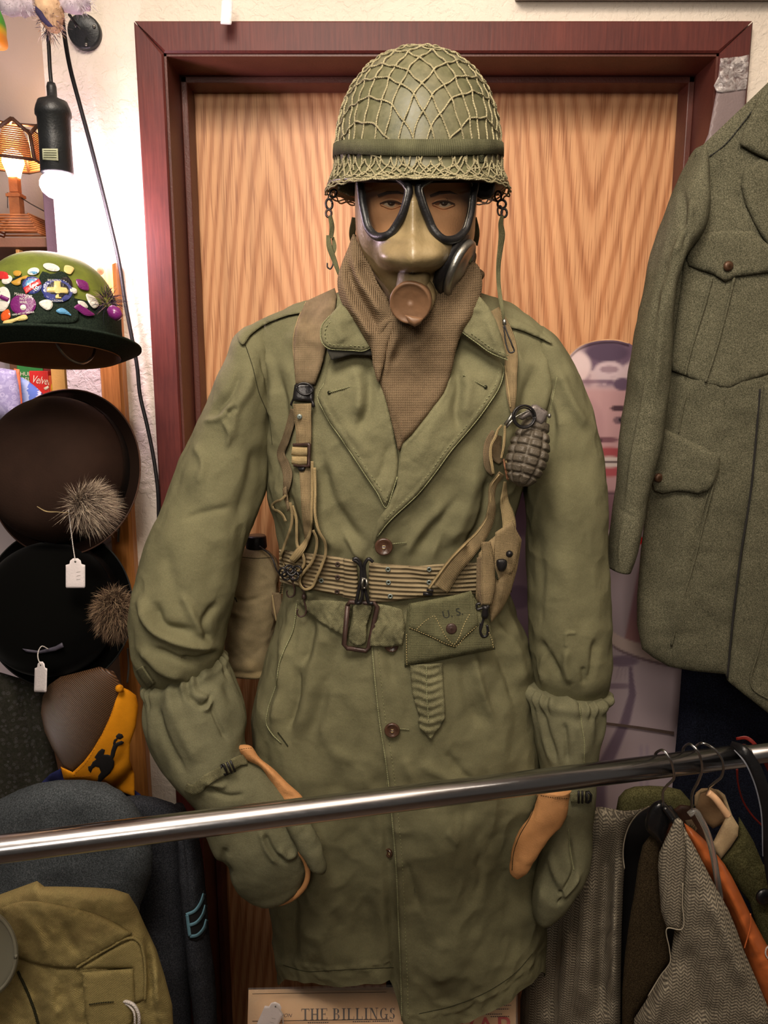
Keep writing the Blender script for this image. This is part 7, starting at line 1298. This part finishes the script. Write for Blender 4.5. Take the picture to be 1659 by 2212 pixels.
tj = empty('tweed_jacket', at(1400, 2330, 1.05), 'black and cream herringbone tweed jacket open on a black hanger', 'jacket')
JY = plane(1300, 1900, 1.10, -.00052, 0)
sheet('jacket_lining', [(1345, 1800), (1372, 1760), (1405, 1742), (1450, 1740), (1485, 1790), (1500, 1900), (1490, 2050), (1450, 2540), (1325, 2540), (1335, 2000)], lambda x, y: JY(x, y)+.045, M_LIN, tj, off=0, thick=.004, step=9)
sheet('jacket_sleeve', [(1262, 1744), (1300, 1743), (1345, 1751), (1375, 1750), (1402, 1742), (1382, 1756), (1362, 1778), (1349, 1812), (1346, 1850), (1349, 1876), (1346, 1920), (1343, 2000), (1341, 2100), (1338, 2540), (1120, 2540), (1124, 2160), (1140, 2080), (1170, 1990), (1200, 1900), (1240, 1800)], JY, M_TWD, tj, off=0, thick=.03, step=6, edge=16, blur=0,
      folds=[([(1316, 1800), (1308, 1900), (1302, 2050), (1300, 2200)], 16, -.024), ([(1270, 1900), (1262, 2050), (1255, 2200)], 22, .014), ([(1200, 1960), (1195, 2080), (1190, 2200)], 20, -.012), ([(1330, 1880), (1328, 2000), (1326, 2150)], 7, .008), ([(1225, 2000), (1220, 2120), (1210, 2220)], 12, .010)], noise_=(.003, 40))
seam('armhole_edge', [(1402, 1742), (1380, 1756), (1361, 1780), (1349, 1814), (1346, 1850), (1349, 1876)], tj, lambda x, y: JY(x, y)-.010, worn('selvage', C8(170, 160, 140), .9), 3, .004)
RY_ = lambda x, y: .985-(np.asarray(x)-1450)*.00022
sheet('jacket_facing', [(1404, 1805), (1388, 1826), (1378, 1870), (1370, 1930), (1360, 1985), (1350, 2060), (1344, 2140), (1342, 2540), (1370, 2200), (1398, 2157), (1425, 2110), (1447, 2078), (1444, 2040), (1440, 2004), (1430, 1960), (1422, 1900), (1425, 1850), (1431, 1825)], lambda x, y: RY_(x, y)+.022, M_FACE, tj, off=0, thick=.006, step=7, edge=8)
sheet('jacket_front', [(1477, 1786), (1500, 1828), (1520, 1866), (1540, 1905), (1573, 1964), (1592, 2010), (1606, 2051), (1640, 2130), (1665, 2190), (1670, 2540), (1340, 2540), (1370, 2200), (1398, 2157), (1425, 2110), (1447, 2078), (1460, 1990), (1466, 1900)], RY_, M_TWD, tj, off=0, thick=.016, step=6, edge=22, folds=[([(1530, 1930), (1570, 2020), (1610, 2130)], 22, .010), ([(1480, 2040), (1500, 2120), (1520, 2210)], 26, -.010), ([(1440, 2120), (1420, 2180), (1400, 2230)], 14, .006)], noise_=(.002, 40))
sheet('jacket_collar', [(1458, 1770), (1466, 1766), (1475, 1774), (1478, 1800), (1482, 1850), (1478, 1910), (1474, 1960), (1470, 2010), (1455, 2008), (1440, 2004), (1428, 1970), (1424, 1920), (1421, 1870), (1424, 1842), (1436, 1815), (1448, 1790)], lambda x, y: RY_(x, y)-.014, M_TWD, tj, off=0, thick=.006, step=5, edge=5, folds=[([(1450, 1800), (1440, 1900), (1450, 1980)], 14, .004)])
seam('lapel_edge', [(1475, 1908), (1474, 1950), (1471, 2008), (1442, 2005), (1446, 2050), (1448, 2077), (1428, 2106), (1400, 2152)], tj, lambda x, y: RY_(x, y)-.018, MATS['selvage'], 2.5, .002)
# ---------------------------------------------------------------- orange leather jacket
M_ORL = worn('orange_leather', C8(184, 98, 50), .28, var=.18, scale=16, spec=.5, bump=.0006, bscale=90)
lj = empty('leather_jacket', at(1600, 2300, 1.03), 'bright orange brown leather jacket on a clear hanger behind the tweed', 'jacket')
LY = lambda x, y: 1.035-(np.asarray(x)-1500)*.00012
sheet('leather_shoulder', [(1478, 1778), (1496, 1790), (1520, 1812), (1552, 1850), (1566, 1868), (1582, 1895), (1602, 1935), (1620, 1972), (1640, 2010), (1665, 2056), (1720, 2160), (1720, 2260), (1660, 2200), (1632, 2130), (1606, 2050), (1575, 1970), (1545, 1915), (1520, 1880), (1500, 1840), (1484, 1808)], LY, M_ORL, lj, off=0, thick=.020, step=6, edge=14, folds=[([(1565, 1900), (1590, 1960), (1612, 2010), (1640, 2070)], 8, .006), ([(1622, 1980), (1618, 2030), (1610, 2060)], 2.5, -.004), ([(1590, 1900), (1618, 1970)], 4, -.002)], noise_=(.002, 20))
seam('leather_seam', [(1621, 1974), (1622, 1990), (1616, 2020), (1608, 2048)], lj, lambda x, y: LY(x, y)-.02, worn('seam_leather', C8(206, 110, 60), .4), 3, .003)
sheet('leather_lining', [(1450, 1752), (1470, 1738), (1490, 1740), (1512, 1770), (1530, 1800), (1550, 1850), (1540, 1900), (1500, 1840), (1480, 1790)], lambda x, y: LY(x, y)+.03, worn('brown_satin', C8(70, 46, 34), .5), lj, off=0, thick=.004, step=6)
sheet('size_label', [(1480, 1772), (1494, 1770), (1506, 1790), (1500, 1802), (1486, 1790)], lambda x, y: LY(x, y)+.016, worn('cloth_label', C8(110, 90, 66), .8), lj, off=0, thick=.001, step=4); text_px('label_lettering', 'HA', 1496, 1787, 10, lambda x, y: LY(x, y)+.014, M_DARKTH, lj, .001, .8, 30, 0, .01)
# ---------------------------------------------------------------- olive jacket with a cream collar
M_CRM = fabric('cream_cloth', C8(206, 180, 140), .9, 1.08, weave=1500, scale=20); M_OLD = wool('olive_wool', C8(78, 76, 48), C8(56, 54, 32), C8(102, 98, 66), 500)
cj = empty('olive_jacket', at(1640, 2150, 1.02), 'olive wool jacket with a cream turned up collar on the farthest hanger', 'jacket')
CY = lambda x, y: 1.045-(np.asarray(x)-1560)*.0001
sheet('collar_lining', [(1503, 1712), (1515, 1703), (1538, 1702), (1562, 1715), (1576, 1745), (1572, 1775), (1540, 1790), (1506, 1760), (1500, 1735)], lambda x, y: CY(x, y)+.03, worn('collar_inner', C8(150, 120, 86), .8), cj, off=0, thick=.004, step=5)
sheet('cream_collar', [(1536, 1703), (1552, 1706), (1566, 1717), (1574, 1740), (1582, 1762), (1596, 1785), (1594, 1806), (1578, 1830), (1557, 1856), (1546, 1842), (1537, 1826), (1552, 1796), (1567, 1768), (1570, 1750), (1562, 1728), (1550, 1712)], CY, M_CRM, cj, off=.0, thick=.008, step=4, edge=8)
sheet('cream_collar', [(1500, 1740), (1500, 1718), (1512, 1706), (1538, 1702), (1538, 1708), (1514, 1714), (1506, 1740)], lambda x, y: CY(x, y)+.01, M_CRM, cj, off=.0, thick=.004, step=4)
sheet('jacket_front', [(1596, 1764), (1612, 1790), (1628, 1818), (1648, 1866), (1680, 1890), (1720, 2000), (1720, 2160), (1650, 2050), (1620, 1952), (1600, 1925), (1573, 1882), (1556, 1858), (1578, 1832), (1594, 1808)], lambda x, y: CY(x, y)+.006, M_OLD, cj, off=0, thick=.012, step=6, edge=14, folds=[([(1640, 1890), (1630, 1930), (1622, 1955)], 3, -.004)], noise_=(.002, 24))
turned('jacket_button', [(0, .004), (.008, .003), (.012, .001), (.0125, -.002)], (.1, -1, .1), at(1651, 1938, 1.018), M_BLE, cj, 28)
sheet('jacket_shadow_side', [(1620, 1952), (1634, 2010), (1650, 2060), (1664, 2110), (1700, 2120), (1700, 1960), (1640, 1900)], lambda x, y: CY(x, y)+.03, M_OLD, cj, off=0, thick=.004, step=7)
sheet('olive_garment', [(1331, 1748), (1336, 1722), (1350, 1706), (1370, 1699), (1401, 1697), (1440, 1699), (1470, 1706), (1500, 1740), (1490, 1800), (1400, 1800), (1340, 1800)], const(1.16), M_OLD, None, off=0, thick=.02, step=6, edge=14, smoothn=0, label='dark olive garment shoulder showing behind the tweed jacket', cat='jacket')
tube('loose_string', pxpath([(1664, 2040, 1.0), (1655, 2050, 1.0), (1654, 2062, 1.0), (1660, 2072, 1.0)], 16), .0011, M_STR, cj)
# ---------------------------------------------------------------- lower left clothes
M_DFL = floral('dark_floral', C8(46, 46, 38), C8(92, 90, 92), C8(62, 58, 54), 95)
sheet('floral_dress', [(-60, 1430), (0, 1452), (60, 1470), (98, 1478), (104, 1540), (112, 1600), (132, 1690), (140, 1760), (-60, 1800)], plane(0, 1600, 1.27, .0002, 0), M_DFL, None, off=0, thick=.02, step=7, edge=18, folds=[([(42, 1470), (62, 1560), (88, 1690)], 4, -.012), ([(20, 1480), (30, 1600), (40, 1700)], 14, .006)], label='dark small flowered dress at the left edge under the black hat', cat='dress')
cap = empty('trucker_cap', at(200, 1710, 1.20), 'cap with gold front, brown mesh back and black bucking horse emblem', 'cap')
M_MESH, tm_ = mat('brown_mesh', C8(84, 56, 34), .38, spec=.6); sxm = tm_.new('ShaderNodeSeparateXYZ'); tm_.l.new(tm_.coord('Object'), sxm.inputs[0]); hm = tm_.math('SINE', tm_.math('MULTIPLY', tm_.math('ADD', sxm.outputs[2], tm_.math('MULTIPLY', sxm.outputs[0], .8)), 2*math.pi/.0030)); tm_.l.new(tm_.ramp(tm_.math('MULTIPLY_ADD', hm, .5, .5), [(.2, C8(48, 32, 20)), (.7, C8(104, 74, 50))]), tm_.b.inputs['Base Color']); tm_.l.new(tm_.bump(hm, .0006), tm_.b.inputs['Normal'])
M_GLD = fabric('gold_cloth', C8(232, 150, 26), .85, 1.1, weave=1500, scale=18, speck=.05)
dome = lambda x, y: 1.215-.055*np.sqrt(np.clip(1-((np.asarray(x)-185)/130)**2-((np.asarray(y)-1565)/150)**2, 0, 1))
sheet('mesh_back', [(88, 1540), (92, 1505), (105, 1480), (130, 1462), (170, 1452), (215, 1440), (245, 1450), (262, 1478), (262, 1500), (250, 1530), (228, 1575), (200, 1625), (178, 1650), (157, 1668), (136, 1655), (112, 1615), (96, 1580)], dome, M_MESH, cap, off=0, thick=.002, step=5, edge=5)
sheet('gold_panel', [(262, 1484), (278, 1490), (294, 1502), (299, 1525), (293, 1572), (281, 1606), (280, 1640), (290, 1672), (291, 1722), (266, 1712), (229, 1690), (181, 1684), (138, 1684), (131, 1656), (157, 1668), (181, 1645), (200, 1620), (220, 1586), (238, 1548), (250, 1512)], dome, M_GLD, cap, off=.002, thick=.003, step=5, edge=4, folds=[([(275, 1600), (262, 1640), (240, 1660)], 10, -.004)], label='gold front panel')
turned('cap_button', [(0, .006), (.004, .005), (.0066, .001), (.006, -.003), (0, -.004)], (.5, -.6, .8), at(258, 1487, 1.165), M_GLD, cap, 20)
stitches('panel_stitch', [(247, 1522), (232, 1562), (208, 1610), (184, 1650), (160, 1675), (200, 1676)], cap, dome, worn('orange_thread', C8(190, 110, 16), .8), .0056, 4, 3, 1.2)
M_LOGO = worn('black_print', C8(22, 18, 18), .8)
for pts in ([(240, 1632), (247, 1645), (245, 1658), (238, 1670), (226, 1680), (217, 1690), (211, 1688), (212, 1676), (218, 1668), (214, 1658), (206, 1656), (200, 1660), (196, 1670), (191, 1664), (190, 1656), (196, 1654), (200, 1646), (208, 1640), (204, 1636), (212, 1624), (220, 1617), (227, 1620), (224, 1630), (232, 1630)], [(238, 1634), (240, 1622), (244, 1610), (252, 1604), (262, 1600), (268, 1603), (264, 1608), (254, 1612), (250, 1622), (247, 1634), (243, 1640)], [(244, 1606), (246, 1598), (252, 1594), (254, 1598), (250, 1602), (250, 1610), (245, 1612)], [(250, 1590), (256, 1584), (264, 1586), (267, 1592), (260, 1597), (252, 1596)], [(212, 1684), (217, 1690), (215, 1697), (210, 1690)]):
    sheet('horse_emblem', pts, dome, M_LOGO, cap, off=.0056, thick=.0006, step=3, edge=1)
sheet('cap_brim', [(90, 1690), (108, 1672), (131, 1660), (138, 1684), (200, 1690), (266, 1712), (290, 1706), (304, 1716), (312, 1740), (200, 1760), (100, 1740)], lambda x, y: dome(x, y)+.02, worn('royal_blue_cloth', C8(28, 34, 92), .85), cap, off=0, thick=.004, step=6)
M_GW = wool('blue_grey_wool', C8(78, 84, 88), C8(58, 62, 64), C8(104, 108, 112), 500); M_BGW = wool('slate_wool', C8(58, 60, 66), C8(40, 43, 48), C8(80, 82, 88), 500)
gj = empty('grey_wool_coat', at(150, 2300, 1.08), 'blue grey wool coat shoulder, rounded, behind the rail at the left', 'coat')
sheet('coat_shoulder', [(-80, 1790), (-40, 1750), (0, 1726), (40, 1706), (80, 1692), (125, 1685), (180, 1684), (225, 1690), (262, 1708), (290, 1736), (312, 1772), (326, 1812), (331, 1850), (327, 1890), (315, 1925), (303, 1955), (296, 2000), (290, 2100), (280, 2540), (-80, 2540)], plane(120, 1850, 1.09, -.0001, 0), M_GW, gj, off=0, thick=.045, step=8, edge=44, folds=[([(60, 1700), (40, 1720), (0, 1745)], 4, -.003), ([(322, 1830), (324, 1880), (300, 1950)], 3, -.003)], noise_=(.003, 60))
nj = empty('chevron_jacket', at(400, 2300, 1.15), 'slate blue wool jacket with pale blue chevrons on its sleeve', 'jacket')
sheet('jacket_body', [(270, 1720), (300, 1717), (335, 1722), (372, 1734), (396, 1750), (402, 1780), (398, 1900), (408, 2050), (424, 2540), (240, 2540), (250, 1900)], plane(340, 1900, 1.17, 0, 0), M_BGW, nj, off=0, thick=.03, step=7, edge=26, folds=[([(385, 1820), (392, 1950), (405, 2100)], 4, -.008)], noise_=(.002, 50))
slv = [(372, 1744, 398, 1752, 1.17, .02), (384, 1790, 420, 1800, 1.155, .030), (388, 1860, 436, 1870, 1.15, .034), (394, 1950, 444, 1955, 1.15, .034), (402, 2040, 452, 2045, 1.15, .034), (414, 2130, 462, 2130, 1.15, .032), (424, 2250, 470, 2250, 1.15, .032)]
Gn_ = sleeve('sleeve', slv, [([(400, 1800), (408, 1900), (412, 2000)], 6, -.003)], 120, 70, .002, None, nj, M_BGW); SNj = Surf().add(Gn_); M_CHV = worn('pale_blue_tape', C8(104, 148, 166), .9, var=.1, scale=200)
sheet('chevron_backing', [(399, 1972), (414, 1962), (430, 1946), (440, 1922), (446, 1950), (449, 1985), (448, 2005), (438, 2026), (424, 2034), (408, 2030), (402, 2000)], SNj, worn('black_felt_patch', C8(14, 14, 16), .95), nj, off=.001, thick=.0015, step=4, blur=3)
for p in ([(402, 1976), (420, 1968), (434, 1950), (441, 1930)], [(408, 1999), (424, 1993), (438, 1976), (445, 1955)], [(410, 2023), (424, 2021), (440, 2006), (447, 1986)], [(404, 1976), (407, 2000), (410, 2022)]): strap('chevron', p, 7, M_CHV, nj, SNj, .003, .001, 16, W=2)
# field jacket in the near corner
M_FJ = fabric('faded_olive_cloth', C8(146, 132, 86), .78, 1.2, weave=1300, scale=16, fade=C8(150, 130, 86))
fj = empty('field_jacket', at(150, 2330, .95), 'faded olive field jacket hanging in the lower left corner below the rail', 'jacket')
FYy = lambda x, y: .955-.0001*(np.asarray(y)-1900)-.03*np.exp(-((np.asarray(x)-150)/160)**2)
sheet('jacket_body', [(-60, 1960), (0, 1932), (44, 1916), (80, 1903), (96, 1915), (140, 1915), (200, 1917), (244, 1920), (278, 1931), (296, 1960), (312, 1996), (338, 2051), (355, 2106), (372, 2170), (392, 2540), (-60, 2540)], FYy, M_FJ, fj, off=0, thick=.02, step=6, edge=18, folds=[([(125, 1952), (180, 1934), (246, 1920)], 2.5, -.004), ([(120, 1948), (180, 1930), (244, 1916)], 3, .002), ([(316, 2010), (322, 2080), (330, 2160), (345, 2240)], 6, -.012), ([(338, 2090), (334, 2150), (340, 2220)], 8, .010), ([(60, 1990), (80, 2040), (85, 2080)], 10, .003), ([(120, 2110), (110, 2160), (115, 2220)], 12, .005), ([(175, 2120), (190, 2180), (200, 2230)], 14, -.004), ([(70, 2130), (80, 2180), (90, 2230)], 12, -.004)], noise_=(.003, 26))
SF = lambda x, y: FYy(x, y)-.020
sheet('storm_flap', [(3, 1962), (24, 1952), (51, 1946), (85, 1947), (118, 1953), (160, 1962), (203, 1973), (232, 1985), (256, 1998), (287, 2016), (268, 2030), (225, 2054), (190, 2075), (162, 2092), (130, 2092), (101, 2087), (70, 2080), (40, 2070), (20, 2030)], SF, M_FJ, fj, off=.002, thick=.008, step=5, edge=8, stitch=9, folds=[([(60, 1990), (90, 2030), (100, 2070)], 10, .004), ([(140, 1990), (150, 2030), (170, 2060)], 12, -.004)], noise_=(.002, 24))
sheet('pocket_flap', [(162, 2096), (200, 2074), (240, 2050), (284, 2028), (296, 2030), (304, 2040), (312, 2070), (316, 2120), (314, 2160), (290, 2170), (286, 2092), (230, 2092)], SF, M_FJ, fj, off=.001, thick=.004, step=5, edge=4)
seam('flap_cord', [(165, 2090), (200, 2068), (240, 2045), (272, 2028), (288, 2026), (302, 2036), (310, 2062), (314, 2110), (313, 2160)], fj, SF, M_FJ, 6, .005); sheet('pocket', [(176, 2100), (288, 2092), (292, 2160), (280, 2240), (190, 2240)], SF, M_FJ, fj, off=.003, thick=.004, step=6, edge=4, stitch=6)
seam('placket_edge', [(38, 2098), (56, 2136), (72, 2176), (86, 2225)], fj, SF, M_DARKTH, 5, .0, 20); stitches('buttonhole', [(192, 2170), (220, 2166), (246, 2164)], fj, SF, M_DARKTH, .009, 4, 1, 3)
tube('white_string', pxpath([(250, 2164, .89), (270, 2163, .885), (288, 2170, .88), (298, 2186, .878), (300, 2225, .878)], 30), .0022, M_STR, fj, label='white price tag string'); tube('white_string', pxpath([(250, 2166, .89), (272, 2168, .885), (286, 2180, .88), (292, 2225, .878)], 30), .0016, M_STR, fj)
M_DSC, _ = mat('milky_plastic', C8(150, 148, 130), .25, spec=.5, alpha=.75)
sd = empty('size_divider', at(-40, 2145, .85), 'round milky plastic disc at the left edge over the field jacket', 'disc'); t = np.linspace(0, 2*np.pi, 60, endpoint=False)
sheet('disc', np.stack([-42+82*np.cos(t), 2060+100*np.sin(t)], -1).tolist(), const(.862), M_DSC, sd, off=0, thick=.003, step=10); X = -42+76*np.cos(t); Yy = 2060+93*np.sin(t); W = atn(X, Yy, .857); tube('disc_rim', np.concatenate([W, W[:2]]), .0022, M_DSC, sd, 8)
# ---------------------------------------------------------------- newspaper in plastic, on a carton below
npz = at(800, 2136, 1.10).z; zbx = npz-.14
bxc = empty('cardboard_carton', (at(830, 2140, 1.10).x, 1.06, 0), 'plain brown carton under the coat carrying the newspaper', 'box'); M_CTN = worn('carton_brown', C8(150, 112, 76), .85, var=.1)
xa_, xb_ = at(540, 2136, 1.10).x, at(1115, 2130, 1.10).x
bbox('carton_body', (xa_-.02, .96, 0), (xb_+.02, 1.14, zbx), M_CTN, bxc, .002)
nw = empty('newspaper', ((xa_+xb_)/2, 1.06, zbx), 'yellowed newspaper in clear wrap headed THE BILLINGS with a red WAR headline', 'newspaper')
M_NEWS = worn('newsprint', C8(236, 192, 142), .7, var=.07, scale=9); M_INK = worn('news_ink', C8(64, 50, 42), .8, var=.2, scale=200); M_RINK = worn('red_ink', C8(196, 40, 34), .7, var=.1, scale=200)
NY = lambda x, y: 1.10-(np.asarray(y)-2136)*.00022
sheet('paper_stack', [(537, 2138), (700, 2135), (1115, 2128), (1113, 2360), (530, 2360)], NY, M_NEWS, nw, off=-.012, thick=.012, step=40, edge=1)
serif_px('masthead', 'THE BILLINGS', 651, 2204, 25, 206, NY, M_INK, nw, .0008, -.012); text_px('headline', 'WAR', 1035, 2222, 46, NY, M_RINK, nw, .0008, 1.05, -2, 0, .05)
text_px('small_print', 'EDITION', 608, 2194, 8, NY, M_INK, nw, .0008, 1, 0, .3); strap('paper_rule', [(545, 2206, 1.0825), (840, 2202, 1.0835)], 1.6, M_INK, nw, thick=.0003, M=4, W=1); strap('paper_rule', [(545, 2147, 1.0955), (835, 2143, 1.0965)], 1.2, M_INK, nw, thick=.0003, M=4, W=1)
for i, (x0, x1, y) in enumerate(((665, 710, 2209), (762, 800, 2207), (805, 850, 2206), (1072, 1100, 2180), (1040, 1085, 2191), (1060, 1100, 2196), (1078, 1100, 2164), (1070, 1104, 2172), (585, 612, 2209))):
    stitches('small_print', [(x0, y), (x1, y-.5)], nw, NY, M_INK, .0006, 3, 1.6, 3)
mwr, twr = mat('clear_wrap', (1, 1, 1, 1), .08, spec=.8, alpha=.07); twr.l.new(twr.bump(twr.noise(twr.coord(scale=(1, 1, .5)), 26, 4, .6, 1), .006), twr.b.inputs['Normal'])
sheet('plastic_wrap', [(536, 2134), (700, 2130), (840, 2127), (980, 2126), (1118, 2124), (1118, 2250), (536, 2250)], lambda x, y: NY(x, y)-.002, mwr, nw, off=.001, thick=.001, step=12, noise_=(.003, 14))
ptag('white price tag with pencil writing on the newspaper wrap', 584, 2200, 44, 74, 1.07, .42, [(612, 2212, 1.07), (608, 2186, 1.07), (600, 2176, 1.07)])
